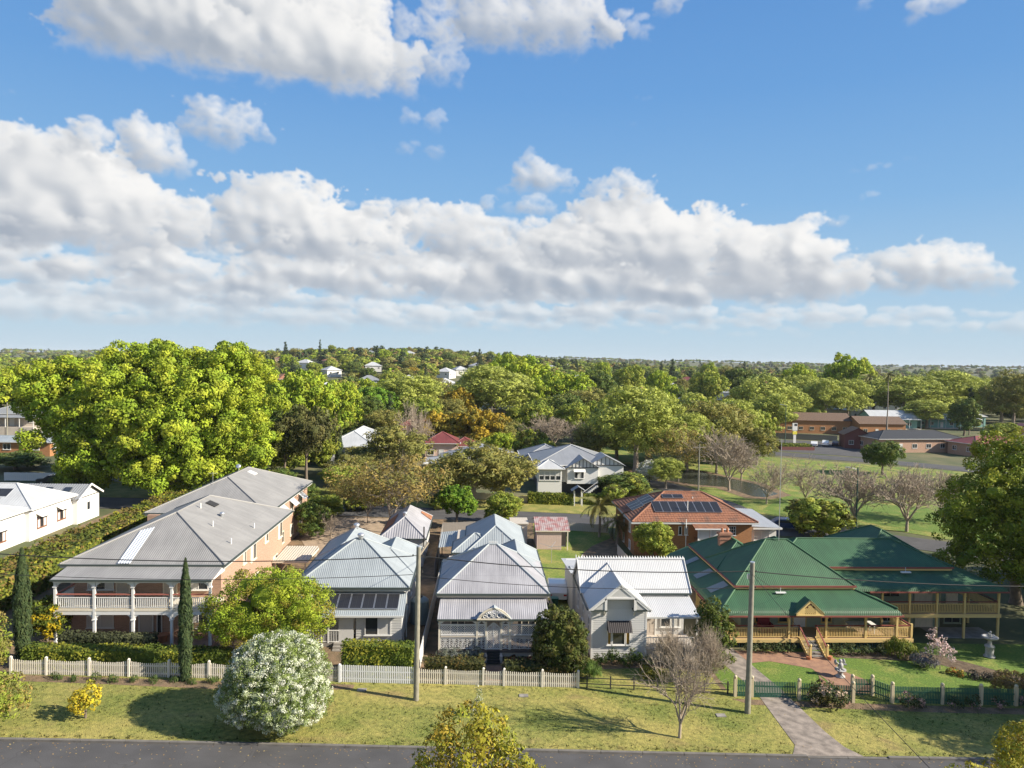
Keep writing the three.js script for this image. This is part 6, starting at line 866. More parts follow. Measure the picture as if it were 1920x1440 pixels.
function bareTree(seed, h, r0, { depth = 6, spread = 0.55, fork = 0.16, up = 0.1, kids = [2, 4], shrink = 0.82, twig = 0.008, side = 3, stems = 1, wide = 0, taper = 0.52 } = {}) {
  const r = rng(seed), p = [], n = [], ix = [], uv = [], tips = [];
  const seg = (a, b, ra, rb, k) => { const d = b.clone().sub(a).normalize(), s = Math.abs(d.y) < 0.9 ? V(0, 1, 0) : V(1, 0, 0), x = d.clone().cross(s).normalize(), y = d.clone().cross(x), st = p.length / 3; for (const [c, rr] of [[a, ra], [b, rb]]) for (let i = 0; i < k; i++) { const t = i / k * 6.2832, q = x.clone().multiplyScalar(Math.cos(t)).addScaledVector(y, Math.sin(t)); p.push(c.x + q.x * rr, c.y + q.y * rr, c.z + q.z * rr); n.push(q.x, q.y, q.z); uv.push(i / k, c.y); } for (let i = 0; i < k; i++) { const j = (i + 1) % k; ix.push(st + i, st + j, st + k + i, st + j, st + k + j, st + k + i); } };
  const grow = (a, d, len, rad, lvl) => {
    let q = a, dir = d.clone(), steps = lvl === 0 ? 2 : lvl >= depth ? 2 : 3;
    for (let i = 0; i < steps; i++) {
      const nd = dir.clone().add(V(r() - 0.5, r() - 0.5 + up, r() - 0.5).multiplyScalar(lvl ? 0.34 : 0.12)).normalize(), e = q.clone().addScaledVector(nd, len / steps), end = lvl >= depth ? 0.5 : 0.72;
      seg(q, e, rad * mix(1, end, i / steps), Math.max(twig * 0.6, rad * mix(1, end, (i + 1) / steps)), lvl < 1 ? 8 : lvl < 3 ? 5 : side); q = e; dir = nd;
      if (lvl > 0 && lvl < depth && r() < 0.75) { const o = V(r() - 0.5, r() * 0.35, r() - 0.5).normalize(); grow(e, dir.clone().multiplyScalar(0.75).addScaledVector(o, 0.75).normalize(), len * (0.5 + 0.25 * r()), Math.max(twig, rad * 0.4), Math.min(depth, lvl + 2)); }
    }
    if (lvl >= depth) { tips.push(q); return; }
    const k = lvl === 0 ? kids[1] : kids[0] + Math.floor(r() * (kids[1] - kids[0])), a0 = r() * 6.28, sx = Math.abs(dir.y) < 0.95 ? V(0, 1, 0) : V(1, 0, 0), ux = dir.clone().cross(sx).normalize(), uy = dir.clone().cross(ux);
    for (let i = 0; i < k; i++) { const t = a0 + i / k * 6.2832 + (r() - 0.5) * 0.7, s = spread * (0.65 + 0.6 * r()); grow(q, dir.clone().multiplyScalar(Math.cos(s)).addScaledVector(ux, Math.sin(s) * Math.cos(t)).addScaledVector(uy, Math.sin(s) * Math.sin(t)).normalize(), (lvl === 0 ? len * 1.5 : len * shrink) * (0.75 + 0.45 * r()), Math.max(twig, rad * taper * (0.85 + 0.3 * r())), lvl + 1); }
  };
  for (let i = 0; i < stems; i++) { const t = i / stems * 6.28 + 0.4, o = stems > 1 ? V(Math.cos(t) * 0.4, 1, Math.sin(t) * 0.4).normalize() : V(0.04, 1, 0.02); grow(V(0, -0.1, 0), o, h * fork, r0 / Math.sqrt(stems), 0); }
  const g = new THREE.BufferGeometry(); g.setAttribute('position', new THREE.Float32BufferAttribute(p, 3)); g.setAttribute('normal', new THREE.Float32BufferAttribute(n, 3)); g.setAttribute('uv', new THREE.Float32BufferAttribute(uv, 2)); g.setIndex(ix); g.userData = { tips };
  let top = 0, ext = 0; for (let i = 0; i < p.length; i += 3) { top = Math.max(top, p[i + 1]); ext = Math.max(ext, Math.hypot(p[i], p[i + 2])); } const sy = h / top, sx = wide ? Math.min(wide / 2 / ext, sy * 2.2) : sy; g.scale(sx, sy, sx); tips.forEach((t) => t.multiply(V(sx, sy, sx))); return g;
}
function tree(name, label, x, z, trunk, crownGeo, { bark = M.bark, mat = M.leaf, category = 'tree', group, ry = 0, s = 1, y = null } = {}) {
  const t = thing(name, label, category, x, y ?? gy(x, z), z, group); t.rotation.y = ry; t.scale.setScalar(s);
  if (trunk) { const m = new THREE.Mesh(trunk, bark); m.name = 'trunk'; t.add(m); } if (crownGeo) { const m = new THREE.Mesh(crownGeo, mat); m.name = 'crown'; m.userData.kind = 'stuff'; t.add(m); } return t;
}
function hedge(label, x0, x1, z0, z1, h, cols, { name = 'hedge', leaf = [0.085, 0.055], den = 130, seed = 5, y = null, group, rough = 0.1 } = {}) {   // clipped hedge over a footprint
  const r = rng(seed), L = leafSet(), cx = (x0 + x1) / 2, cz = (z0 + z1) / 2, w = (x1 - x0) / 2, d = (z1 - z0) / 2, g0 = y ?? gy(cx, cz), rel = (x, z) => (y ?? gy(cx + x, cz + z)) - g0;
  const faces = [[2 * w * 2 * d, 0], [2 * w * h, 1], [2 * w * h, 2], [2 * d * h, 3], [2 * d * h, 4]];
  for (const [a, f] of faces) for (let i = 0, n = Math.round(a * den); i < n; i++) {
    let x = (r() * 2 - 1) * w, yy = r() * h, z = (r() * 2 - 1) * d, dir; if (f === 0) { yy = h; dir = [0, 1, 0]; } else if (f === 1) { z = d; dir = [0, 0.25, 1]; } else if (f === 2) { z = -d; dir = [0, 0.25, -1]; } else if (f === 3) { x = w; dir = [1, 0.25, 0]; } else { x = -w; dir = [-1, 0.25, 0]; }
    const b = (fbm((x + cx) * 0.8 + f * 7, (z + cz) * 0.8 + yy, 3) * 1.3 + (r() - 0.5)) * rough * 1.6, t = 0.5 + 0.9 * noise((x + cx) * 0.5, (z + cz) * 0.5 + yy * 0.7) + (r() - 0.5) * 0.9;
    oneLeaf(L, r, x + dir[0] * b, yy + rel(x, z) + dir[1] * b, z + dir[2] * b, dir, leaf[0], leaf[1], cols[clamp(Math.floor(t * cols.length), 0, cols.length - 1)], 0.3, 0.55);
  }
  const m = Math.max(2, Math.ceil(w / 2)); for (let i = 0; i < m; i++) { const a = -w + 2 * w * i / m + (i ? 0 : 0.06), b = -w + 2 * w * (i + 1) / m - (i < m - 1 ? 0 : 0.06); L.mesh(span(a, b, -0.2, h - 0.07, -d + 0.06, d - 0.06).translate(0, rel((a + b) / 2, 0), 0), cols[0]); }
  const t = thing(name, label, name === 'hedge' ? 'hedge' : 'shrub', cx, g0, cz, group), q = new THREE.Mesh(L.done(), M.leaf); q.name = 'foliage'; q.userData.kind = 'stuff'; t.add(q); return t;
}
function ball(name, label, x, z, rx, h, cols, opt = {}) {               // a rounded shrub standing on the ground
  const { seed = 3, leaf = [0.09, 0.06], leaves = 26, clump = 0.3, group, mat, lobes, bare = 0.1, per = 1.2, low = -0.5, core = 0.78 } = opt, ry = h * (1 - bare) / 2;
  return tree(name, label, x, z, join([bar(V(0, -0.1, 0), V(0.05, h * 0.5, 0), 0.05 + rx * 0.03, 6, 0.03), bar(V(0, 0, 0), V(-0.15 * rx, h * 0.5, 0.1), 0.04 + rx * 0.02, 5, 0.02)]), crown(seed, lobes ?? [[0, h - ry, 0, rx, ry, rx], [rx * 0.35, h - ry * 1.25, rx * 0.2, rx * 0.7, ry * 0.72, rx * 0.7], [-rx * 0.35, h - ry * 1.2, -rx * 0.1, rx * 0.68, ry * 0.75, rx * 0.7]], { clump, leaves, leaf, cols, per, low, core, ...opt.crown }), { category: 'shrub', group, mat });
}
const C = { lime: [[0.278, 0.366, 0.027], [0.329, 0.401, 0.03], [0.233, 0.332, 0.025], [0.375, 0.418, 0.036]], bright: [[0.223, 0.343, 0.021], [0.298, 0.4, 0.024], [0.373, 0.411, 0.032]], dark: [[0.088, 0.141, 0.025], [0.126, 0.174, 0.029], [0.157, 0.185, 0.033]], mid: [[0.205, 0.265, 0.032], [0.261, 0.312, 0.04], [0.315, 0.328, 0.044]], olive: [[0.206, 0.209, 0.048], [0.25, 0.248, 0.059], [0.293, 0.261, 0.065]], pale: [[0.364, 0.404, 0.074], [0.412, 0.449, 0.092], [0.317, 0.36, 0.067]], gold: [[0.37, 0.263, 0.021], [0.312, 0.235, 0.024], [0.41, 0.281, 0.024], [0.234, 0.206, 0.03]], straw: [[0.309, 0.227, 0.063], [0.255, 0.201, 0.056], [0.218, 0.21, 0.049]], brown: [[0.203, 0.14, 0.065], [0.237, 0.164, 0.085]], hedge: [[0.105, 0.146, 0.018], [0.157, 0.195, 0.021], [0.252, 0.254, 0.027]], cypress: [[0.039, 0.067, 0.024], [0.052, 0.081, 0.027], [0.067, 0.092, 0.03]] };

// ---------- near plants ----------
{ // blossoming tree on the verge
  const r = rng(88), lb = [[0, 3.35, 0, 3.15, 2.75, 3.1], [0.9, 2.3, 0.7, 2.6, 1.8, 2.4], [-1.1, 2.4, 0.5, 2.4, 1.8, 2.4], [0.1, 4.6, -0.1, 2.0, 1.55, 2.0], [0.6, 1.7, 1.4, 1.8, 1.2, 1.5], [-1.6, 1.9, -0.8, 1.7, 1.3, 1.7]];
  const white = [[0.68, 0.7, 0.55], [0.58, 0.63, 0.44], [0.72, 0.73, 0.62], [0.22, 0.29, 0.07], [0.46, 0.52, 0.3], [0.26, 0.32, 0.1]], t = tree('blossom_tree', 'round white blossoming tree on the grass verge before the brick house fence', -11.55, -41.6, limbs([0.1, 0.7, 0], [[1.4, 3.2, 0.6], [-1.4, 3.0, 0.6], [0.2, 4.6, -0.4], [0.8, 3.6, -1.4], [-0.9, 3.4, -1.3]], 0.2, 4), crown(21, lb, { clump: 0.3, leaves: 34, leaf: [0.06, 0.026], cols: [[0.12, 0.17, 0.035], [0.15, 0.2, 0.045]], per: 0.75, core: 0.72, rise: 0.4, low: -0.8 }));
  const b = new THREE.Mesh(crown(22, lb, { clump: 0.22, leaves: 36, leaf: [0.05, 0.028], cols: white, vary: 0.14, per: 1.5, core: 0, rise: 1.6, low: -0.85, clumpVary: 0.08 }), M.petal); b.name = 'blossom'; b.userData.kind = 'stuff'; t.add(b); t.scale.set(0.9, 0.87, 0.9);
}
tree('feather_tree', 'broad lime-green tree in the brick house front garden', -14.4, -50.4, limbs([0, 1.5, 0], [[-2.6, 3.8, 0.3], [2.2, 3.8, 0.4], [0, 4.6, 0.6], [-1, 4.4, -1.4], [1.3, 4.2, -1.4]], 0.2, 9), crown(31, [[-2.4, 3.5, 0.1, 2.4, 1.55, 2.2], [0.1, 4.6, 0, 2.9, 1.75, 2.6], [2.3, 3.7, 0.2, 2.0, 1.7, 2.1], [-0.8, 2.7, 1.0, 2.6, 1.5, 1.9], [1.4, 2.5, 1.0, 2.1, 1.5, 1.8], [-3.4, 2.7, 0.5, 1.3, 1.1, 1.4], [-1.5, 5.3, -0.3, 1.5, 0.95, 1.5], [0.9, 5.4, 0, 1.6, 0.95, 1.5]], { clump: 0.4, leaves: 60, leaf: [0.08, 0.035], cols: [[0.27, 0.345, 0.026], [0.32, 0.375, 0.03], [0.22, 0.305, 0.024], [0.28, 0.24, 0.035]], per: 0.95, core: 0.66 }));
function cypress(label, x, z, h, rad, seed) { const r = rng(seed), L = leafSet(); for (let i = 0; i < h * 900; i++) { const t = Math.pow(r(), 0.85), y = 0.15 + t * (h - 0.2), prof = Math.min(1, 0.72 + t * 1.2) * (t > 0.55 ? 1 - Math.pow((t - 0.55) / 0.46, 1.6) * 0.94 : 1), a = r() * 6.283, lump = 1 + 0.28 * noise(a * 1.2 + seed, y * 1.3), q = rad * Math.max(0.06, prof) * (0.72 + 0.33 * r()) * lump, d = [Math.cos(a), 0.3, Math.sin(a)]; oneLeaf(L, r, d[0] * q, y, d[2] * q, d, 0.12, 0.04, C.cypress[i % 3], 0.3, 0.8, 2.4); } L.mesh(new THREE.LatheGeometry(range(0, 1, 0.1).map((t) => new THREE.Vector2(rad * 0.7 * Math.max(0.02, Math.min(1, 0.72 + t * 1.2) * (t > 0.55 ? 1 - Math.pow((t - 0.55) / 0.46, 1.6) : 1)), 0.1 + t * (h - 0.5))), 9), C.cypress[0]); tree('cypress', label, x, z, cyl(0.1, 0.06, 0.6, 6), L.done()); }
cypress('slim dark cypress standing in the cream picket fence line', -19.03, -46.95, 8.15, 0.4, 3); cypress('slim dark cypress at the corner of the brick house by the tall hedge', -31.2, -49.8, 7.7, 0.5, 8);
ball('golden_shrub', 'small golden-leaved shrub alone on the verge grass', -22.7, -41.9, 0.68, 2.15, [[0.5, 0.4, 0.025], [0.44, 0.37, 0.025], [0.34, 0.32, 0.03], [0.54, 0.42, 0.03]], { seed: 12, leaf: [0.09, 0.05], clump: 0.26, leaves: 20, core: 0.3, bare: 0.12, per: 0.8 });
ball('sapling', 'slender pale-flowered sapling before the lace-fronted cottage fence', 0.05, -43.2, 0.55, 2.0, [[0.5, 0.5, 0.4], [0.2, 0.24, 0.1], [0.4, 0.42, 0.3]], { seed: 13, leaf: [0.05, 0.03], clump: 0.16, leaves: 10, core: 0, per: 0.7, bare: 0.2, low: -1, lobes: [[0, 1.1, 0, 0.3, 0.8, 0.3], [0.25, 0.7, 0, 0.2, 0.4, 0.2], [-0.3, 0.6, 0.1, 0.25, 0.35, 0.2]] });
ball('round_shrub', 'tall clipped dark round shrub beside the lace-fronted cottage', 5.95, -49.7, 1.72, 4.75, [[0.075, 0.095, 0.016], [0.1, 0.112, 0.02], [0.12, 0.11, 0.026], [0.06, 0.085, 0.016]], { seed: 14, leaf: [0.1, 0.06], leaves: 40, clump: 0.34, bare: 0.03, per: 1.3, low: -0.9 });
ball('leafy_shrub', 'upright yellow-green shrub between the gabled cottage and the homestead', 17.5, -51.4, 1.35, 5.1, [[0.09, 0.12, 0.014], [0.12, 0.14, 0.016], [0.06, 0.09, 0.014]], { seed: 15, leaf: [0.13, 0.06], leaves: 26, clump: 0.36, bare: 0.1, core: 0.6, lobes: [[0, 3.6, 0, 1.0, 1.4, 1.0], [0.6, 2.3, 0.4, 1.0, 1.2, 0.9], [-0.5, 2.0, 0.2, 0.9, 1.3, 0.9], [0.5, 1.1, 0.5, 0.9, 0.9, 0.8]] });
{ const bt = bareTree(41, 7.2, 0.17, { depth: 6, spread: 0.5, fork: 0.15, up: 0.08, twig: 0.013, wide: 6.8, taper: 0.64 }); tree('bare_tree', 'leafless grey tree on the verge before the gabled cottage', 12.22, -41.2, bt, null, { bark: M.twig, ry: 1.1 });
  const sh = bareTree(44, 4.4, 0.1, { depth: 5, spread: 0.5, fork: 0.13, up: 0.08, twig: 0.013, stems: 6, kids: [2, 4], wide: 4.8, taper: 0.62 }); tree('bare_shrub', 'leafless twiggy shrub behind the low rail fence, nearest the homestead drive', 16.3, -48.6, sh, null, { bark: M.twig, category: 'shrub' }); tree('bare_shrub', 'leafless twiggy shrub behind the low rail fence, beside the gabled cottage verandah', 14.0, -49.6, sh, null, { bark: M.twig, category: 'shrub', ry: 2.1, s: 0.92 }); }
hedge('clipped hedge behind the cream picket fence of the brick house', -30.2, -16.8, -49.3, -48.1, 1.4, C.hedge, { seed: 1 }); hedge('low rounded grey-green hedge along the brick house verandah', -29.2, -22.8, -51.5, -50.5, 1.35, [[0.06, 0.07, 0.03], [0.09, 0.1, 0.045], [0.12, 0.13, 0.06]], { seed: 2 });
hedge('bright clipped hedge behind the white picket fence', -9.0, -4.3, -49.0, -47.8, 2.3, [[0.102, 0.145, 0.017], [0.170, 0.204, 0.020], [0.289, 0.281, 0.031]], { seed: 3, rough: 0.12 }); hedge('brownish low hedge by the lace-fronted cottage path, pole side', -3.5, 0.55, -49.4, -48.3, 1.12, [[0.06, 0.065, 0.014], [0.1, 0.085, 0.02], [0.14, 0.1, 0.025]], { seed: 4, rough: 0.2 }); hedge('brownish low hedge by the lace-fronted cottage path, round shrub side', 2.0, 6.2, -49.4, -48.3, 1.05, [[0.05, 0.06, 0.014], [0.08, 0.08, 0.018], [0.13, 0.09, 0.02]], { seed: 6, rough: 0.25 });
{ const r = rng(77); // tall boundary hedge, in clipped lengths that differ in height
  hedge('tall broad boundary hedge beside the brick house, long front length', -41.9, -38.0, -76, -54, 2.6, [[0.1, 0.13, 0.016], [0.16, 0.18, 0.02], [0.24, 0.23, 0.026], [0.19, 0.13, 0.035]], { seed: 7, leaf: [0.16, 0.1], den: 46, rough: 0.35 }); hedge('tall broad boundary hedge beside the brick house, rear length by the giant tree', -41.8, -38.3, -98, -76.2, 2.4, [[0.12, 0.15, 0.014], [0.2, 0.21, 0.018], [0.3, 0.29, 0.02], [0.18, 0.13, 0.035]], { seed: 8, leaf: [0.16, 0.1], den: 44, rough: 0.3 }); }
hedge('clipped green hedge before the raised white house', 7.8, 14.8, -110.8, -109.6, 1.7, C.hedge, { seed: 9, leaf: [0.16, 0.1], den: 60 }); hedge('short clipped hedge past the white gate arbour', 16.6, 22, -112, -110.8, 1.6, C.hedge, { seed: 10, leaf: [0.16, 0.1], den: 60 }); hedge('dense dark hedge before the low white carport house', -8, -2.8, -117.2, -115.4, 2.5, C.hedge, { seed: 11, leaf: [0.17, 0.1], den: 60 }); hedge('clipped hedge inside the red brick planter', 84, 92.6, -196.8, -192.8, 1.4, C.hedge, { seed: 16, leaf: [0.22, 0.14], den: 26 });
ball('lemon_tree', 'lemon tree with yellow fruit at the corner of the brick house', -31.2, -52.6, 1.4, 3.4, [[0.08, 0.11, 0.012], [0.11, 0.14, 0.014], [0.4, 0.3, 0.01]], { seed: 17, leaf: [0.11, 0.06], clump: 0.34, per: 1.1 });
ball('bushy_shrub', 'olive bushy shrub at the road end of the cream picket fence', -31.6, -46.0, 1.6, 4.6, C.mid.concat(C.straw), { seed: 18, core: 0.6, clump: 0.4, leaf: [0.1, 0.04], leaves: 34 }); ball('bushy_shrub', 'loose olive shrub by the kerb opposite the golden shrub', -27.2, -41.2, 1.35, 2.7, C.mid.concat(C.straw), { seed: 19, core: 0.5, clump: 0.36, leaf: [0.1, 0.04], leaves: 30 });
// flower beds
const flower = (name, label, x, z, rad, h, cols, seed, group, o = {}) => ball(name, label, x, z, rad, h, cols, { seed, group, leaf: [0.06, 0.035], clump: 0.2, leaves: 16, per: 1.0, core: 0.5, bare: 0.05, ...o });
for (let i = 0; i < 4; i++) flower('lavender', 'grey lavender clump in the lace-fronted cottage garden', -2.2 + i * 0.75, -50.9 - (i & 1) * 0.2, 0.55, 0.95, [[0.16, 0.18, 0.15], [0.2, 0.21, 0.19], [0.13, 0.15, 0.1]], 200 + i, 'lavender clumps by the cottage steps', { crown: { rise: 2 } });
for (let i = 0; i < 6; i++) flower('red_flower_bush', 'low bush with red flowers in the lace-fronted cottage garden', [-0.9, -0.1, 2.7, 3.4, 4.2, 5.0][i], [-50.2, -50.3, -50.6, -50.5, -50.7, -50.9][i], 0.45, 0.6, [[0.3, 0.02, 0.012], [0.2, 0.03, 0.02], [0.06, 0.07, 0.02], [0.34, 0.08, 0.01]], 210 + i, 'red flower bushes by the cottage steps');
for (let i = 0; i < 9; i++) { const x = [22.9, 24.3, 28.9, 29.8, 32.2, 33.3, 35.5, 37.4, 38.6][i]; flower('rose_bush', 'rose bush in the bed outside the green picket fence', x, -45.75 + (i % 3) * 0.12, 0.42, 0.8 + (i % 3) * 0.12, [[0.04, 0.06, 0.02], [0.055, 0.075, 0.024], [0.07, 0.07, 0.02], [0.5, 0.3, 0.26]], 220 + i, 'roses along the green fence', { per: 0.55, core: 0.25 }); }
flower('rose_bush', 'broad dark rose bush against the green fence beside the drive gate', 23.4, -45.7, 1.05, 1.45, [[0.045, 0.06, 0.016], [0.07, 0.08, 0.02], [0.1, 0.08, 0.02], [0.4, 0.3, 0.22]], 240, undefined, { leaf: [0.08, 0.05], clump: 0.28 });
for (let i = 0; i < 8; i++) { const x = [21.6, 22.6, 23.6, 24.6, 28.6, 29.7, 30.8, 31.9][i]; flower('garden_shrub', 'leafy shrub planted along the homestead verandah base', x, -54.2 - (i & 1) * 0.15, 0.45, 0.85, [[0.05, 0.075, 0.02], [0.07, 0.09, 0.03], [0.09, 0.1, 0.035]], 250 + i, 'shrubs along the verandah base', { per: 0.7 }); }
flower('strappy_plant', 'bright yellow-green strappy clump at the verandah corner', 33.6, -54.2, 0.95, 1.2, [[0.12, 0.15, 0.012], [0.16, 0.18, 0.016], [0.09, 0.13, 0.012]], 270, undefined, { leaf: [0.3, 0.03], crown: { rise: 2.5 }, clump: 0.3 }); flower('grey_shrub', 'rounded grey lavender mound beside the pink magnolia', 34.4, -52.3, 0.85, 1.0, [[0.15, 0.14, 0.15], [0.18, 0.17, 0.17], [0.12, 0.13, 0.1]], 271);
for (let i = 0; i < 4; i++) flower('box_ball', 'dark clipped ball in the curved homestead bed', 37.0 + i * 0.95, -50.4 + i * 0.35, 0.42, 0.55, [[0.05, 0.05, 0.045], [0.07, 0.065, 0.05]], 280 + i, 'clipped balls in the curved bed'); flower('orange_flowers', 'orange flowering clump at the point of the curved bed', 35.9, -51.0, 0.5, 0.4, [[0.4, 0.18, 0.02], [0.1, 0.11, 0.03], [0.35, 0.25, 0.03]], 290); flower('dry_shrub', 'straw-coloured shrub inside the long green fence', 37.8, -47.4, 1.3, 1.7, C.straw.concat(C.brown), 291, undefined, { leaf: [0.1, 0.03], core: 0.3 });
for (let i = 0; i < 5; i++) flower('garden_shrub', 'small green shrub along the gabled cottage front wall', 9.2 + i * 0.85, -51.3 - (i & 1) * 0.2, 0.42, 0.8 + (i % 2) * 0.35, [[0.06, 0.1, 0.02], [0.08, 0.12, 0.02], [0.1, 0.13, 0.03]], 300 + i, 'shrubs along the gabled cottage wall'); flower('ferny_shrub', 'fine bright green shrub at the fence corner by the round shrub', 8.0, -48.9, 0.75, 1.2, [[0.08, 0.14, 0.02], [0.1, 0.16, 0.025]], 310, undefined, { leaf: [0.16, 0.02], crown: { rise: 2 } }); flower('yellow_shrub', 'yellowish shrub beside the gabled cottage path', 12.6, -49.2, 0.8, 0.9, [[0.18, 0.17, 0.02], [0.12, 0.14, 0.02]], 311); 
for (let i = 0; i < 9; i++) flower('strappy_plant', 'small strappy tuft at the foot of the cream picket fence', -27.2 + i * 1.25, -46.75 + (i % 2) * 0.15, 0.22, 0.4, [[0.06, 0.1, 0.02], [0.08, 0.12, 0.03]], 320 + i, 'tufts along the cream fence', { leaf: [0.14, 0.02], crown: { rise: 2.5 }, core: 0.2 });
{ // pink magnolia
  const g = bareTree(51, 2.9, 0.06, { depth: 4, spread: 0.55, fork: 0.24, twig: 0.008, wide: 2.9 }), L = leafSet(), r = rng(5); for (const t of g.userData.tips) for (let i = 0; i < 6; i++) { const e = unit(r); oneLeaf(L, r, t.x + e[0] * 0.1, t.y + e[1] * 0.1, t.z + e[2] * 0.1, e, 0.06, 0.045, [[0.66, 0.5, 0.47], [0.56, 0.4, 0.38], [0.7, 0.6, 0.55]][i % 3], 0.15); } tree('magnolia', 'small pink blossoming tree on the homestead lawn', 35.3, -51.8, g, L.done(), { bark: M.barkgrey, mat: M.petal });
}
// garden ornaments
{ const lathe = (pts, x, y, z) => new THREE.LatheGeometry(pts.map(([a, b]) => new THREE.Vector2(a, b)), 20).translate(x, y, z), f = thing('fountain', 'white tiered stone fountain on the homestead lawn', 'fountain', 41.05, -1.08, -54.35); part(f, 'pedestal', lathe([[0, 0], [0.42, 0], [0.42, 0.12], [0.3, 0.2], [0.3, 0.75], [0.38, 0.85], [0.36, 0.95], [0.16, 1.05], [0.14, 1.35], [0.2, 1.42]], 41.05, -1.08, -54.35), M.stone); part(f, 'bowl', lathe([[0.1, 0], [0.3, 0.04], [0.56, 0.16], [0.6, 0.26], [0.5, 0.26], [0.2, 0.12], [0, 0.1]], 41.05, 0.32, -54.35), M.stone); part(f, 'figure', join([new THREE.SphereGeometry(0.16, 10, 8).scale(1, 1.4, 0.9).translate(41.05, 0.66, -54.35), new THREE.SphereGeometry(0.09, 10, 8).translate(41.07, 0.95, -54.33), bar(V(41.0, 0.7, -54.3), V(40.8, 0.92, -54.25), 0.05), bar(V(41.1, 0.7, -54.3), V(41.32, 0.78, -54.25), 0.05)]), M.stone);
  const s = thing('garden_statue', 'white cherub statue on a scalloped base inside the green fence', 'statue', 26.7, -0.78, -50.2), sx = 26.7, sy = -0.78, sz = -50.2; part(s, 'base', lathe([[0, 0], [0.34, 0], [0.34, 0.1], [0.2, 0.2], [0.18, 0.4], [0.4, 0.52], [0.4, 0.6], [0, 0.58]], sx, sy, sz), M.stone); part(s, 'figure', join([new THREE.SphereGeometry(0.2, 10, 8).scale(1, 1.35, 0.9).translate(sx, sy + 0.85, sz), new THREE.SphereGeometry(0.13, 10, 8).translate(sx - 0.02, sy + 1.22, sz), bar(V(sx - 0.1, sy + 0.95, sz), V(sx - 0.42, sy + 1.2, sz + 0.1), 0.06), bar(V(sx + 0.1, sy + 0.95, sz), V(sx + 0.4, sy + 0.98, sz + 0.12), 0.06), new THREE.SphereGeometry(0.2, 8, 6).scale(0.4, 1, 1).translate(sx + 0.3, sy + 1.1, sz - 0.15), new THREE.SphereGeometry(0.2, 8, 6).scale(0.4, 1, 1).translate(sx - 0.3, sy + 1.05, sz - 0.15), bar(V(sx - 0.08, sy + 0.62, sz), V(sx - 0.15, sy + 0.55, sz + 0.3), 0.08), bar(V(sx + 0.08, sy + 0.62, sz), V(sx + 0.2, sy + 0.55, sz + 0.28), 0.08)]), M.stone);
  for (const x of [25.75, 27.4]) { const p = thing('plant_pot', 'terracotta pot at the foot of the homestead steps', 'pot', x, -0.8, -53.2, 'pots at the homestead steps'); part(p, 'pot', lathe([[0, 0], [0.14, 0], [0.2, 0.3], [0.22, 0.32], [0.16, 0.32], [0, 0.28]], x, -0.8, -53.2), M.terracotta); }
}
// meter lids in the verge grass
for (const [x, z, l] of [[-7.4, -46.2, 'small metal meter lid in the grass before the white picket fence'], [3.2, -46.0, 'flat concrete lid in the grass before the weathered cream fence'], [15.7, -44.0, 'concrete lid in the grass near the homestead pole']]) whole('meter_lid', box(0.6, 0.05, 0.4), M.concrete, l, 'lid', undefined, x, gy(x, z) + 0.075, z);
// ---------- trees this side of the street, and those that shade it from beyond the frame ----------
const nearTree = crown(61, [[0, 7.0, 0, 1.5, 1.9, 1.5], [1.2, 5.9, 0.3, 1.5, 1.5, 1.4], [-1.2, 6.0, -0.2, 1.4, 1.6, 1.4], [0.2, 5.0, 0.9, 1.8, 1.4, 1.6], [1.9, 4.8, -0.6, 1.2, 1.2, 1.2], [-2.0, 4.6, 0.4, 1.2, 1.2, 1.2]], { clump: 0.42, leaves: 62, leaf: [0.085, 0.04], cols: [[0.32, 0.3, 0.026], [0.36, 0.32, 0.03], [0.24, 0.26, 0.026], [0.34, 0.25, 0.03]], per: 0.9, core: 0, rise: 0.8 });
const nearTrunk = limbs([0, 2.2, 0], [[1.2, 5.5, 0.3], [-1.2, 5.6, -0.2], [0, 6.6, 0], [0.3, 5, 0.9]], 0.15, 3);
tree('street_tree', 'golden-green young tree on the near side of the street', 0.05, -26.2, nearTrunk, nearTree, { s: 1.02 }); tree('street_tree', 'yellow-green street tree whose tip shows opposite the homestead drive', 19.6, -26.6, nearTrunk, nearTree, { s: 0.78, ry: 2 }); tree('street_tree', 'yellow-green street tree at the end of the near kerb', 23.6, -28.4, nearTrunk, nearTree, { s: 0.88, ry: 4 });
const bigLobes = [[0, 11.5, 0, 5, 4, 5], [-4, 9, 1, 4.4, 3.6, 4.2], [4.5, 9.5, 0, 4.6, 4, 4.5], [-1, 8, 3.6, 4.4, 3.6, 3.6], [1, 14.2, -1, 3.6, 2.6, 3.6], [-5, 5.6, 1.5, 3, 2.8, 3], [3, 5.8, 3, 3.6, 3, 3.2], [-2, 4.6, 4, 3, 2.4, 2.6]];
const bigCrown = crown(62, billow(5, bigLobes, 8, 0.48), { clump: 0.8, leaves: 95, leaf: [0.13, 0.075], cols: [[0.21, 0.265, 0.022], [0.27, 0.305, 0.026], [0.15, 0.205, 0.02], [0.32, 0.325, 0.03]], per: 0.7, core: 0.4 }), bigTrunk = limbs([0, 4, 0], bigLobes.slice(0, 5).map((q) => q.slice(0, 3)), 0.5, 6);
tree('camphor_tree', 'large dense tree beside the two-storey verandah of the homestead', 53.5, -67.5, bigTrunk, bigCrown); tree('shade_tree', 'broad tree past the end of the homestead garden', 56, -56.5, bigTrunk, bigCrown, { ry: 2, s: 1.08 }); tree('shade_tree', 'broad street tree beyond the long green fence', 43.5, -40.9, bigTrunk, bigCrown, { ry: 4, s: 0.6 }); tree('shade_tree', 'broad tree behind the homestead wing', 68, -72, bigTrunk, bigCrown, { ry: 1, s: 1.05 });

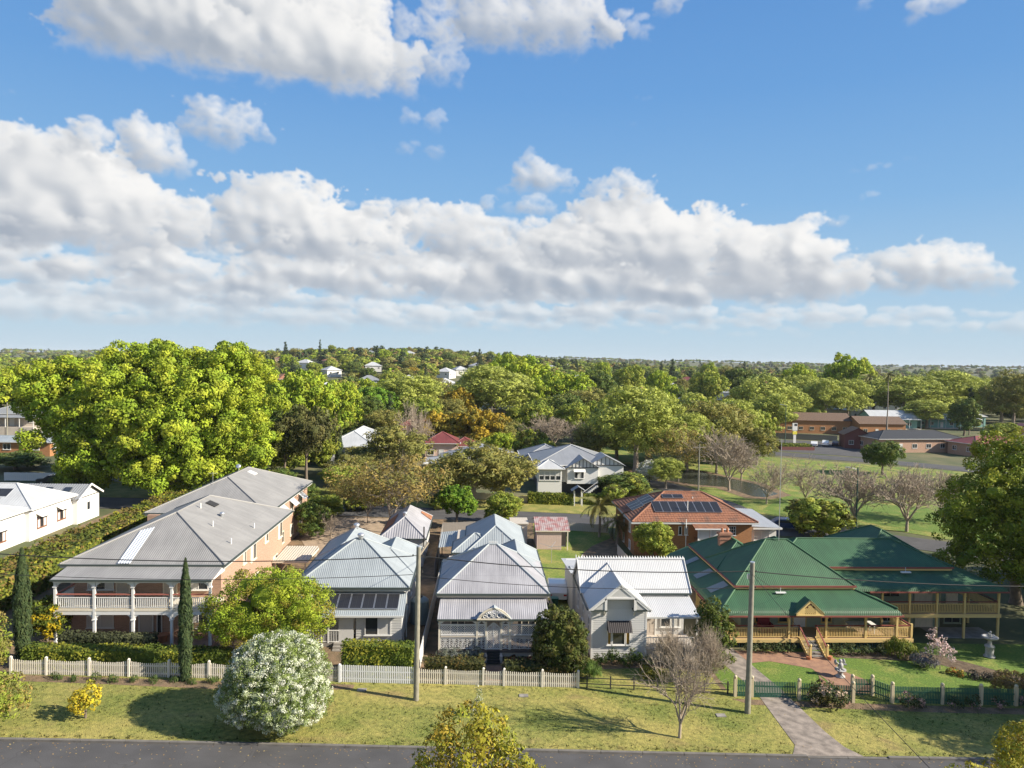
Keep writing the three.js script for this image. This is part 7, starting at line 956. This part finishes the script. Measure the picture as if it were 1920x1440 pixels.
{ const r = rng(1234), blades = []; for (let i = 0; i < 9; i++) { const a = r() * 6.28, q = r() * 0.07, hh = 0.02 + r() * 0.035, x = Math.cos(a) * q, z = Math.sin(a) * q, l = (r() - 0.5) * 0.06, w = 0.012; blades.push(x - w * Math.sin(a), 0, z + w * Math.cos(a), x + w * Math.sin(a), 0, z - w * Math.cos(a), x + l + Math.cos(a) * 0.03, hh, z + Math.sin(a) * 0.03); }
  const g = new THREE.BufferGeometry(); g.setAttribute('position', new THREE.Float32BufferAttribute(blades, 3)); g.setAttribute('normal', new THREE.Float32BufferAttribute(Array(27).fill([0.25, 0.95, 0.15]).flat(), 3));
  const put = [], m = new THREE.Matrix4(), q = new THREE.Quaternion(), cols = [];
  for (let i = 0; i < 70000 && put.length < 9000; i++) { const x = -46 + r() * 92, z = -47.2 + r() * 7.5, k = fbm(x * 0.16 + 9, (-39 - z) * 0.22, 4) * 1.2 + fbm(x * 0.9, z * 0.9, 3); if (r() > 0.5 - k * 0.9 + (z > -40.1 ? 0.4 : 0)) continue; if (x > 18.6 && x < 22.3 && z > -47) continue; const s = 0.55 + 0.8 * r() * r() + (z > -40 || z < -46.9 ? 0.35 : 0); put.push(m.clone().compose(V(x, gy(x, z) + 0.045, z), q.clone().setFromAxisAngle(V(0, 1, 0), r() * 6.28), V(s * 1.2, s, s * 1.2))); const t = clamp(0.5 + k * 0.8 + (r() - 0.5) * 0.7), c = [mix(0.13, 0.32, t), mix(0.18, 0.275, t), mix(0.024, 0.075, t)].map((v) => v * (0.85 + 0.3 * r())); cols.push(rgb(...c)); }
  const im = new THREE.InstancedMesh(g, std({ roughness: 1 }), put.length); put.forEach((p, i) => { im.setMatrixAt(i, p); im.setColorAt(i, cols[i]); }); im.name = 'verge_grass'; info(im, 'uneven green and straw grass tufts on the roadside verge', 'grass', null, 'stuff'); scene.add(im);
  const L = leafSet(); for (let i = 0; i < 1500; i++) { const x = -46 + r() * 92, near = r() < 0.8, z = near ? -39.3 + Math.pow(r(), 3) * 2.6 : -47 + r() * 8, y = z > -39.3 ? gy(x, z) + 0.012 : gy(x, z) + 0.09; if (z < -39.25 && z > -39.6) continue; oneLeaf(L, r, x, y, z, [0, 1, 0], 0.05, 0.032, [[0.3, 0.2, 0.08], [0.24, 0.15, 0.07], [0.34, 0.26, 0.11]][i % 3], 0.3, 2.5); }
  const lit = new THREE.Mesh(L.done(), std({ vertexColors: true, roughness: 1 })); lit.name = 'leaf_litter'; info(lit, 'fallen brown leaves along the kerb and over the verge', 'leaves', null, 'stuff'); scene.add(lit);
}

// ---------- the giant camphor and the wooded suburb ----------
{
  const k = 0.0765, P = (px, py, rx, ry, dz, rz) => [(px - 305) * k, (925 - py) * k, dz, rx * k, ry * k, rz * k], lb = [P(135, 735, 80, 62, 1, 80), P(215, 705, 80, 60, -2, 85), P(290, 700, 72, 60, -3, 80), P(420, 705, 72, 62, 0, 80), P(355, 720, 75, 65, 4, 80), P(460, 775, 62, 60, 2, 70), P(250, 760, 90, 75, 6, 80), P(160, 790, 70, 55, 4, 70), P(330, 790, 85, 70, 8, 70), P(400, 790, 75, 65, 6, 70), P(480, 845, 42, 48, 4, 50), P(220, 830, 62, 55, 7, 55), P(375, 850, 62, 48, 8, 55), P(430, 855, 45, 40, 6, 50), P(100, 715, 50, 42, 2, 55), P(290, 845, 60, 45, 9, 50), P(430, 660, 40, 28, 0, 45), P(280, 662, 45, 26, -1, 50), P(195, 868, 40, 30, 7, 40), P(330, 875, 50, 28, 9, 40)];
  tree('camphor_tree', 'giant billowing lime-green tree behind the brick house, above everything around', -46.8, -109, limbs([0, 7, 0], [0, 2, 3, 5, 6, 8, 9].map((i) => lb[i].slice(0, 3)), 1.3, 2), crown(71, billow(9, lb, 11, 0.37, 0.88), { clump: 1.05, leaves: 110, leaf: [0.21, 0.12], cols: C.lime, per: 0.8, core: 0.3, fill: 0.1, clumpVary: 0.2, vary: 0.25 }));
}
const SUBURB = {}, HOMES = [[-24.5, -146, 8], [-8, -156, 7], [-3, -157, 6], [-6.5, -134, 6], [0.5, -141, 7], [-69, -129, 7], [-113, -183, 10], [-96, -148, 14], [-97, -166, 5], [-64, -150, 8], [-15, -176, 8], [-31, -226, 9]];
{
  const mk = (seed, lobes, o, fork, r0, bark) => [limbs(fork, lobes.slice(0, 4).map((q) => q.slice(0, 3)), r0, seed), crown(seed, lobes, o), bark ?? M.bark];
  const dome = (seed, n, w, h, lo, sz) => { const r = rng(seed), o = []; for (let i = 0; i < n; i++) { const a = i * 2.4, q = Math.sqrt((i + 0.3) / n) * (w / 2 - sz * 0.9), t = 1 - Math.pow(q / (w / 2), 2) * 0.75; o.push([Math.cos(a) * q, lo + (h - lo - sz) * t * (i % 3 ? 0.82 + 0.18 * r() : 0.3 + 0.35 * r()), Math.sin(a) * q, sz * (0.85 + 0.35 * r()), sz * (0.75 + 0.25 * r()), sz * (0.85 + 0.35 * r())]); } return o; };
  SUBURB.lime = [1, 2, 3].map((i) => mk(100 + i, billow(i, dome(100 + i, 13, 16, 15, 2.4, 3.3), 7, 0.48), { clump: 0.85, leaves: 40, leaf: [0.27, 0.16], cols: C.lime, per: 0.62, core: 0.34, fill: 0.1 }, [0, 3.5, 0], 0.5));
  SUBURB.dark = [1, 2, 3].map((i) => mk(110 + i, dome(110 + i, 13, 11, 12, 1.6, 2.5), { clump: 0.8, leaves: 32, leaf: [0.25, 0.13], cols: C.dark, per: 0.95, core: 0.62 }, [0, 2.5, 0], 0.35));
  SUBURB.mid = [1, 2, 3].map((i) => mk(120 + i, dome(120 + i, 13, 11, 12, 1.4, 2.5), { clump: 0.8, leaves: 32, leaf: [0.25, 0.14], cols: C.mid, per: 0.95, core: 0.6 }, [0, 2.5, 0], 0.35));
  SUBURB.olive = [1, 2, 3].map((i) => mk(130 + i, dome(130 + i, 16, 13, 14, 2.4, 2.3), { clump: 0.85, leaves: 30, leaf: [0.3, 0.1], cols: C.olive, per: 0.75, core: 0.45, fill: 0.4 }, [0, 3.6, 0], 0.35, M.barkgrey));
  SUBURB.pale = [1, 2, 3].map((i) => mk(140 + i, dome(140 + i, 22, 16, 20, 3.0, 2.5), { clump: 0.9, leaves: 30, leaf: [0.3, 0.11], cols: C.pale, per: 0.9, core: 0.4, fill: 0.45, rise: 0.6 }, [0, 5, 0], 0.5, M.barkgrey));
  SUBURB.gold = [1, 2].map((i) => mk(150 + i, dome(150 + i, 11, 14, 9, 2.4, 2.2), { clump: 0.8, leaves: 34, leaf: [0.3, 0.16], cols: C.gold, per: 0.8, core: 0.65 }, [0, 2.2, 0], 0.3));
  SUBURB.umb = [1, 2].map((i) => mk(160 + i, dome(160 + i, 10, 13, 10, 5.2, 1.9), { clump: 0.7, leaves: 36, leaf: [0.24, 0.1], cols: [[0.09, 0.1, 0.03], [0.115, 0.12, 0.034], [0.14, 0.13, 0.038]], per: 0.85, core: 0.55 }, [0, 3.4, 0], 0.3));
  SUBURB.bright = [1, 2].map((i) => mk(170 + i, dome(170 + i, 9, 7, 9, 1.5, 1.9), { clump: 0.55, leaves: 36, leaf: [0.2, 0.12], cols: [[0.1, 0.2, 0.014], [0.13, 0.24, 0.016], [0.16, 0.25, 0.018]], per: 0.9, core: 0.72 }, [0, 1.8, 0], 0.25));
  SUBURB.bush = [1, 2].map((i) => mk(180 + i, dome(180 + i, 6, 6, 5, 1.2, 1.7), { clump: 0.5, leaves: 36, leaf: [0.17, 0.1], cols: C.mid.concat([[0.11, 0.11, 0.02]]), per: 0.9, core: 0.75 }, [0, 1.0, 0], 0.16));
  SUBURB.straw = [1, 2].map((i) => { const b = bareTree(190 + i, 9.5, 0.12, { depth: 5, spread: 0.52, fork: 0.15, twig: 0.012, up: 0.08, wide: 11 }); return [b, crown(190 + i, dome(190 + i, 11, 12, 10, 3, 1.9), { clump: 0.8, leaves: 30, leaf: [0.18, 0.06], cols: C.straw, per: 0.7, core: 0, fill: 0.6 }), M.barkgrey]; });
  SUBURB.bare = [1, 2, 3].map((i) => [bareTree(300 + i * 7, 8, 0.16, { depth: 6, spread: 0.54, fork: 0.13, twig: 0.024, up: 0.04, wide: 14, taper: 0.6 }), null, M.twig]);
  SUBURB.pine = [1, 2].map((i) => { const lb = []; for (let q = 0; q < 8; q++) lb.push([0, 2.6 + q * 1.7, 0, 3.1 * (1 - q / 8.6), 1.15, 3.1 * (1 - q / 8.6)]); return [limbs([0, 8, 0], [[0, 15, 0]], 0.3, i), crown(200 + i, lb, { clump: 0.6, leaves: 22, leaf: [0.3, 0.1], cols: C.cypress, per: 0.8, core: 0.6 }), M.bark]; });
}
const KIND = { lime: ['lime_tree', 'billowing lime-green broadleaf tree'], dark: ['dark_tree', 'dense dark green broadleaf tree'], mid: ['leafy_tree', 'rounded mid-green leafy tree'], olive: ['gum_tree', 'loose olive-grey gum tree'], pale: ['tall_gum', 'tall pale green airy tree'], gold: ['golden_tree', 'spreading golden-yellow tree'], umb: ['umbrella_tree', 'flat-topped dark umbrella tree'], bright: ['bright_tree', 'bright green compact tree'], straw: ['straw_tree', 'half-bare tree with straw-coloured leaves'], bare: ['bare_tree', 'leafless grey-brown tree'], pine: ['conifer', 'dark pointed conifer'], bush: ['round_bush', 'rounded green bush'] };
const LANDMARKS = [[-19, -85, 'by the gravel court behind the brick house'], [-9, -88, 'behind the rear cottage with rust patches'], [-2, -94, 'between the rear cottages and the back street'], [4, -94, 'by the sheds on the back street'], [20, -79, 'in front of the tile-roofed brick house'], [0, -108, 'across the back street from the sheds'], [-14, -124, 'across the back street from the rear cottage'], [-27, -114, 'across the back street from the brick house'], [-30, -148, 'by the pale hip-roofed house'], [-5, -165, 'behind the maroon-roofed cream house'], [-55, -135, 'behind the giant tree'], [-95, -160, 'by the orange brick unit'], [-125, -200, 'by the taupe two-storey house'], [18, -118, 'beside the raised white house'], [24, -175, 'behind the raised white house'], [32, -143, 'at the near end of the pond'], [48, -128, 'at the far end of the pond'], [50, -113, 'on the park slope by the street'], [57, -99, 'on the park kerb behind the homestead'], [46, -93, 'beside the parked blue hatchback'], [66, -108, 'in the open park lawn'], [88, -150, 'between the park lawn and the motel street'], [50, -165, 'behind the pond'], [70, -200, 'beside the motel car park'], [95, -250, 'behind the long motel wing'], [140, -262, 'behind the forward motel wing'], [180, -290, 'around the teal houses'], [150, -205, 'by the red-roofed restaurant'], [40, -250, 'by the grey house under tall trees'], [75, -320, 'around the large white hall'], [0, -240, 'in the streets past the raised white house'], [-40, -230, 'around the sea-green roof'], [-80, -260, 'on the rise beyond the giant tree'], [-150, -280, 'on the far slope past the taupe house'], [-60, -400, 'in the wooded suburb on the hill foot'], [60, -430, 'in the wooded suburb past the white hall'], [200, -400, 'in the wooded suburb past the teal houses'], [-220, -420, 'in the woods at the hill edge'], [330, -430, 'in the woods beyond the half-timbered house'], [-60, -560, 'high on the wooded hill'], [120, -560, 'on the low ridge past the suburb']], made = {}, rTree = rng(404);
function suburbTree(kind, x, z, sh, sw) {
  const q = SUBURB[kind], i = Math.floor(rTree() * q.length), key = kind + i, [name, what] = KIND[kind], [, , where] = LANDMARKS.reduce((m, q) => (Math.hypot(q[0] - x, q[1] - z) < Math.hypot(m[0] - x, m[1] - z) ? q : m)), label = `${what} ${where}`, ry = rTree() * 6.283, s = [sw, sh, sw];
  let t; if (!made[key]) { t = made[key] = tree(name, label, x, z, q[i][0], q[i][1], { bark: q[i][2] }); t.rotation.y = ry; t.scale.set(...s); } else t = again(made[key], label, x, gy(x, z), z, ry, s);
  t.userData.group = `${name.replace(/_/g, ' ')} ${where}`; return t;
}
const SPOTS = [['umb', -27.4, -114.0, 1.37, 0.86], ['umb', -32.6, -121.0, 1.02, 0.67], ['straw', -10.7, -88.0, 1.12, 1.15], ['straw', -14.4, -93.0, 0.71, 0.64], ['bright', -2.7, -91.5, 0.67, 0.63], ['mid', 3.5, -94.6, 0.39, 0.43], ['dark', -19.6, -84.7, 0.37, 0.36], ['bare', -17.4, -85.0, 0.45, 0.40], ['mid', 20.0, -79.5, 0.40, 0.40], ['olive', -0.6, -106.0, 0.73, 0.86], ['olive', 3.9, -109.0, 0.63, 0.75], ['olive', -14.2, -124.0, 0.76, 0.82], ['olive', -19.2, -130.0, 0.47, 0.68], ['lime', -37.7, -150.0, 1.28, 1.06], ['lime', -50.2, -168.0, 1.14, 0.92], ['lime', -36.6, -190.0, 1.09, 0.81], ['bright', -28.9, -200.0, 1.59, 1.61], ['dark', -39.8, -142.0, 1.02, 1.27], ['dark', -35.5, -160.0, 0.56, 0.88], ['pale', -20.8, -215.0, 0.93, 1.16], ['bare', -12.2, -150.0, 1.74, 0.88], ['bare', -15.1, -146.0, 1.36, 0.61], ['gold', 0.8, -170.0, 1.22, 1.05], ['gold', -8.3, -174.0, 1.05, 1.07], ['gold', -6.8, -232.0, 1.46, 0.87], ['pale', 4.5, -240.0, 1.08, 1.52], ['lime', 16.6, -262.0, 1.66, 1.41], ['lime', 31.1, -250.0, 1.37, 1.29], ['lime', 21.5, -248.0, 1.20, 0.93], ['lime', 9.5, -285.0, 1.78, 1.00], ['dark', 24.5, -216.0, 1.11, 1.40], ['mid', 25.2, -190.0, 1.03, 0.91], ['bare', 19.2, -180.0, 1.22, 1.43], ['bare', 25.1, -174.0, 1.20, 1.38], ['bare', 15.3, -186.0, 0.93, 1.16], ['bare', 28.1, -166.0, 0.90, 0.83], ['dark', 24.2, -119.0, 0.35, 0.77], ['pale', 32.1, -143.5, 0.97, 1.02], ['pale', 39.9, -152.0, 0.67, 0.86], ['straw', 38.9, -136.0, 1.18, 0.90], ['olive', 53.7, -162.0, 1.22, 1.14], ['olive', 60.7, -172.0, 0.96, 1.01], ['bare', 45.9, -127.6, 1.53, 1.40], ['bare', 48.0, -115.7, 1.06, 0.94], ['bare', 54.9, -116.4, 1.07, 1.05], ['bare', 55.0, -101.0, 1.24, 1.31], ['bare', 60.8, -97.5, 1.28, 1.28], ['bare', 70.5, -104.0, 1.13, 1.19], ['bare', 52.8, -140.0, 0.97, 1.01], ['dark', 87.7, -150.0, 0.68, 0.70], ['bush', 45.7, -92.5, 1.12, 1.33], ['pale', 99.0, -245.0, 1.04, 1.23], ['pale', 112.5, -256.0, 0.85, 0.92], ['pale', 137.4, -276.0, 0.99, 1.13], ['pale', 151.7, -286.0, 1.03, 1.04], ['pale', 179.7, -292.0, 1.11, 1.79], ['pale', 201.4, -302.0, 1.19, 1.87], ['pale', 231.3, -320.0, 1.08, 1.52], ['olive', 203.9, -262.0, 1.74, 1.54], ['lime', 178.2, -335.0, 2.01, 1.46], ['lime', -121.5, -190.0, 1.11, 1.03], ['lime', -139.5, -235.0, 1.04, 1.03], ['dark', -81.1, -128.0, 0.27, 0.87], ['mid', -50.8, -155.0, 1.14, 0.86], ['dark', 64.0, -210.0, 1.10, 1.01], ['mid', 79.5, -200.0, 0.98, 0.83], ['mid', 152.3, -200.0, 0.69, 0.88], ['olive', -42.7, -240.0, 0.93, 0.83], ['mid', -34.8, -260.0, 1.20, 1.07], ['olive', -17.7, -280.0, 1.14, 0.97], ['dark', 48.1, -290.0, 1.72, 1.39], ['mid', 69.8, -330.0, 1.93, 1.36], ['lime', 87.5, -340.0, 1.39, 0.96], ['mid', 107.8, -330.0, 1.78, 1.60], ['dark', 130.5, -350.0, 1.96, 1.70], ['lime', 164.9, -360.0, 1.64, 1.21], ['mid', -66.6, -215.0, 1.43, 1.04], ['lime', -84.8, -240.0, 1.21, 0.91], ['mid', -27.9, -130.0, 0.72, 0.45], ['bush', 11.5, -150.0, 1.57, 1.13], ['bush', 34.0, -105.0, 0.37, 0.53], ['straw', -18.4, -104.0, 0.44, 0.46], ['bush', -8.6, -118.0, 0.69, 0.74], ['dark', 169.0, -240.0, 1.12, 0.87], ['dark', -73.1, -130.0, 0.06, 0.55], ['mid', -80.0, -150.0, -0.01, 0.95], ['mid', -21.1, -110.0, 0.43, 0.57], ['olive', -20.9, -119.0, 0.40, 0.65], ['mid', -7.0, -121.0, 0.34, 0.50], ['olive', -9.8, -112.0, 0.32, 0.45], ['bush', -16.2, -101.0, 0.80, 0.76], ['dark', -26.3, -105.0, 0.27, 0.51], ['dark', -30.9, -111.0, 0.34, 0.50], ['bush', 21.5, -112.0, 0.64, 0.70], ['bush', 25.5, -118.0, 0.82, 1.04], ['bush', -5.2, -104.0, 0.49, 0.57], ['pale', 45.2, -152.0, 0.66, 0.68], ['pale', 31.3, -160.0, 0.69, 0.79], ['pale', 40.5, -168.0, 0.87, 0.91], ['mid', 57.7, -185.0, 1.28, 1.21], ['pale', 70.3, -192.0, 0.74, 0.78], ['pale', 90.8, -216.0, 0.78, 0.88], ['mid', 34.9, -200.0, 1.12, 1.16], ['olive', 34.8, -230.0, 1.10, 1.26], ['mid', 19.5, -215.0, 1.01, 1.10], ['pale', 137.6, -300.0, 1.03, 1.23], ['pale', 176.1, -310.0, 1.05, 1.28], ['pale', 173.1, -267.0, 0.63, 0.99], ['pale', 221.7, -292.0, 0.94, 1.24], ['olive', 64.6, -162.0, 0.66, 0.62], ['straw', -10.2, -100.0, 0.50, 0.50], ['mid', -20.5, -96.0, 0.26, 0.40], ['olive', 50.4, -148.0, 0.71, 0.61], ['pale', 34.3, -128.0, 0.32, 0.36], ['mid', -52.8, -120.0, 0.22, 1.01], ['mid', -39.1, -118.0, 0.34, 0.73], ['dark', -61.4, -112.0, 0.23, 0.63]];
for (const [k, x, z, sh, sw] of SPOTS) if (sh > 0.2) suburbTree(k, x, z, sh, ['pale', 'straw', 'olive'].includes(k) ? sw * 1.25 : k === 'bare' ? sw : sw * 1.1);
cypress('thin golden conifer among the back street trees', -25.6, -131, 8.4, 0.75, 17);
{ // palms
  const palm = (label, x, z, h, fr, n, seed) => { const r = rng(seed), L = leafSet(), y = gy(x, z); for (let i = 0; i < n; i++) { const a = i / n * 6.283 * 2.6 + r(), el = 1.2 - 2.0 * (i / n), cols = C.olive[i % 3]; let px = 0, py = h, pz = 0, e = el; for (let k = 0; k < 9; k++) { const st = fr / 9, dx = Math.cos(a) * Math.cos(e) * st, dy = Math.sin(e) * st, dz = Math.sin(a) * Math.cos(e) * st; for (const s of [-1, 1]) for (let m = 0; m < 2; m++) { const tx = px + dx * m * 0.5, ty = py + dy * m * 0.5, tz = pz + dz * m * 0.5, sx = -Math.sin(a) * s, sz = Math.cos(a) * s, len = fr * 0.2 * Math.sin(Math.PI * (0.15 + k / 11)); L.leaf(tx + sx * len * 0.5, ty - len * 0.22, tz + sz * len * 0.5, sx * len * 0.5, -len * 0.25, sz * len * 0.5, dx * 0.22, dy * 0.22, dz * 0.22, 0, 1, 0, cols, 0.8 + 0.4 * r()); } px += dx; py += dy; pz += dz; e -= 0.16; } } tree('palm_tree', label, x, z, join([bar(V(0, -0.2, 0), V(0.1, h * 0.5, 0), 0.035 * h * 0.35 + 0.12, 8, 0.16), bar(V(0.1, h * 0.5, 0), V(0, h + 0.1, 0), 0.16, 8, 0.14)]), L.done(), { bark: M.barkgrey }); };
  palm('very tall slender palm in front of the motel reception', 126, -214, 21, 2.6, 30, 1); palm('feathery palm beside the teal houses', 173, -243, 10, 5, 26, 2); palm('tall palm behind the teal houses', 168, -300, 19, 4, 26, 3); palm('palm clump beside the tile-roofed house', 15.6, -90, 4.2, 3.4, 22, 4); palm('leaning garden palm by the fence of the tile-roofed house', 17.2, -86.5, 3.0, 2.8, 18, 5);
}
{ const t = ball('blossom_shrub', 'white blossoming shrub beside the raised white house', 32.0, -131, 2.1, 4.6, [[0.6, 0.6, 0.5], [0.2, 0.22, 0.1], [0.66, 0.66, 0.58]], { seed: 25, leaf: [0.15, 0.1], clump: 0.5, leaves: 22, mat: M.petal }); }
{ // further trees and roofs, thinning to a mass in the distance
  const r = rng(909), mixKinds = ['lime', 'mid', 'mid', 'dark', 'dark', 'olive', 'olive', 'pale', 'gold', 'mid', 'lime', 'straw', 'pine'], keep = (x, z) => !((x > 18 && x < 128 && z > -192) || (x > 70 && x < 172 && z > -258) || (x > -60 && x < 20 && z > -160) || (x > 50 && x < 96 && z > -345 && z < -270) || SPOTS.some((q) => Math.hypot(q[1] - x, q[2] - z) < 6));
  // roofs first
  const roofs = [[M.white, M.whiteSheet, 'white iron roof'], [M.paleBoard, M.paleRoof, 'pale grey iron roof'], [M.brick, M.tile, 'orange tiled roof'], [M.white, M.greyRoof, 'mid grey roof'], [M.pink, M.maroonSheet, 'maroon roof']], proto = roofs.map(() => null), spots = [], seen = [[-66, -428, 3], [-44, -444, 0], [-26, -546, 0], [-21, -428, 0], [-20, -315, 1], [-155, -641, 0], [-5, -890, 0], [7, -261, 1], [62, -375, 0], [82, -362, 0], [143, -542, 0], [171, -482, 1], [76, -765, 1], [276, -584, 2], [198, -427, 2], [556, -955, 0], [265, -479, 2], [178, -339, 0], [206, -352, 0], [340, -452, 3], [150, -372, 0], [-78, -250, 1], [-96, -330, 0], [-394, -966, 1], [-110, -531, 0], [-88, -591, 1], [335, -888, 1], [394, -624, 1], [332, -483, 0], [103, -345, 1], [29, -649, 0], [82, -589, 3]];
  for (let tries = 0; spots.length < 78 && tries < 4000; tries++) { const a = (-38 + r() * 78) * D2R, d = 210 + Math.pow(r(), 1.3) * 700, fix = seen[tries], x = fix ? fix[0] : Math.sin(a) * d, z = fix ? fix[1] : -Math.cos(a) * d; if (!fix && !keep(x, z) || (!fix && spots.some(([p, q]) => Math.hypot(p - x, q - z) < 24))) continue; spots.push([x, z]); const k = fix ? fix[2] : [0, 0, 1, 1, 3, 2, 4][Math.floor(r() * 7)], lab = `distant house with ${roofs[k][2]} showing between the treetops`; let h; if (!proto[k]) h = proto[k] = plainHouse(lab, x, z, 13, 11, 4.6, 2.9, roofs[k][0], roofs[k][1], { name: 'distant_house', base: 1.2 }); else h = again(proto[k], lab, x, gy(x, z), z); h.rotation.y = r() * 3.1; h.position.y = gy(x, z) + 0.2; h.userData.group = `distant houses with ${roofs[k][2]}`; }
  let n = 0; const used = [];
  for (let tries = 0; n < 230 && tries < 9000; tries++) {
    const a = (-40 + r() * 82) * D2R, d = 185 + Math.pow(r(), 1.15) * 430, x = Math.sin(a) * d, z = -Math.cos(a) * d;
    if (!keep(x, z) || used.some(([p, q]) => Math.hypot(p - x, q - z) < 9) || spots.some(([p, q]) => Math.hypot(p - x, q - z) < 9 || (d < Math.hypot(p, q) && Math.hypot(p, q) - d < 100 && Math.abs(Math.atan2(x, -z) - Math.atan2(p, -q)) * d < 9))) continue;
    used.push([x, z]); const k = mixKinds[Math.floor(r() * mixKinds.length)], s = (0.62 + 0.5 * r()) * (k === 'pale' ? 0.8 : 1); suburbTree(k, x, z, s, s * (0.85 + 0.3 * r())); n++;
  }
  for (let tries = 0, m = 0; m < 75 && tries < 6000; tries++) {   // garden trees and bushes between the houses of the next streets
    const x = -125 + r() * 150, z = -118 - r() * 130, k = ['mid', 'olive', 'bush', 'bush', 'dark', 'lime', 'bright', 'straw', 'mid'][Math.floor(r() * 9)];
    if (used.some(([p, q]) => Math.hypot(p - x, q - z) < 6.5) || SPOTS.some((q) => Math.hypot(q[1] - x, q[2] - z) < 5.5) || HOMES.some(([hx, hz, hw]) => Math.abs(x - hx) < hw && z < hz + 16 && z > hz - 14) || Math.hypot(x + 47, z + 109) < 13 || (x > 6 && z > -152) || (z > -117 - 2) || (x > -10 && x < 6 && z > -133)) continue;
    used.push([x, z]); const s = k === 'bush' ? 0.5 + 0.7 * r() : 0.42 + 0.35 * r(); suburbTree(k, x, z, s, s * (0.9 + 0.3 * r())); m++;
  }
  for (let q = 0; q < 34; q++) { const a = (-24 + q * 1.35 + r() * 1.2) * D2R, d = 560 + r() * 330, x = Math.sin(a) * d, z = -Math.cos(a) * d, k = ['pine', 'dark', 'pine', 'mid', 'lime', 'olive'][Math.floor(r() * 6)]; suburbTree(k, x, z, 1.0 + 0.55 * r(), 0.95 + 0.4 * r()); }   // taller trees along the crest
  // beyond, the canopy reads as one mass
  const far = [['lime', 0], ['mid', 0], ['dark', 1], ['olive', 0], ['gold', 0], ['mid', 2], ['dark', 0], ['olive', 2], ['pine', 0]];
  const lists = far.map(() => []), m4 = new THREE.Matrix4(), qt = new THREE.Quaternion(), up = V(0, 1, 0);
  for (let i = 0; i < 7000; i++) {
    const a = (-42 + r() * 86) * D2R, d = i < 800 ? 240 + r() * 300 : i < 3400 ? 520 + r() * 700 : 900 + Math.pow(r(), 1.4) * 3400, x = Math.sin(a) * d, z = -Math.cos(a) * d; if (spots.some(([p, q]) => { const e = Math.hypot(p, q); return Math.hypot(p - x, q - z) < 12 || (d < e && e - d < 110 && Math.abs(Math.atan2(x, -z) - Math.atan2(p, -q)) * d < 10); }) || (d < 560 && (!keep(x, z) || used.some(([p, q]) => Math.hypot(p - x, q - z) < 5) || HOMES.some(([p, q]) => Math.hypot(p - x, q - z) < 16) || (x > 60 && x < 215 && z > -310)))) continue;
    const k = Math.floor(Math.pow(r(), 1.1) * far.length), s = (0.7 + 0.5 * r()) * (d < 560 ? 0.8 : 1); lists[k].push(m4.clone().compose(V(x, gy(x, z) - 0.5, z), qt.clone().setFromAxisAngle(up, r() * 6.28), V(s * 1.15, s * 0.85, s * 1.15)));
  }
  const lite = { lime: C.lime, mid: C.mid, dark: C.dark, olive: C.olive, gold: C.straw.concat(C.brown, C.olive), pine: C.cypress };
  far.forEach(([k, v], i) => {
    const rr = rng(500 + i), lb = []; for (let q = 0; q < 5; q++) { const a = q * 2.4, w = k === 'pine' ? 1 : 3.4; lb.push([Math.cos(a) * w * Math.sqrt(q / 5), k === 'pine' ? 3 + q * 2.6 : 6.5 + 2.5 * rr() - q * 0.3, Math.sin(a) * w * Math.sqrt(q / 5), k === 'pine' ? 3 - q * 0.5 : 3.4, k === 'pine' ? 1.8 : 3.2, k === 'pine' ? 3 - q * 0.5 : 3.4]); }
    const g = crown(510 + i, lb, { clump: 1.3, leaves: 12, leaf: [0.75, 0.5], cols: lite[k], per: 0.7, core: 0.82, fill: 0.05 }), im = new THREE.InstancedMesh(g, M.leaf, lists[i].length);
    lists[i].forEach((m, j) => im.setMatrixAt(j, m)); im.name = numbered('distant_woodland'); info(im, `far-off ${{ lime: 'lime-green', mid: 'mid-green', dark: 'dark green', olive: 'olive grey', gold: 'golden', pine: 'dark conifer' }[k]} treetops of the wooded hills`, 'woodland', null, 'stuff'); scene.add(im);
  });
}
scene.fog = new THREE.FogExp2(rgb(0.74, 0.82, 0.92), 0.00006);
scene.traverse((o) => { if (o.isMesh) { o.castShadow = true; o.receiveShadow = true; } });
renderer.render(scene, camera);
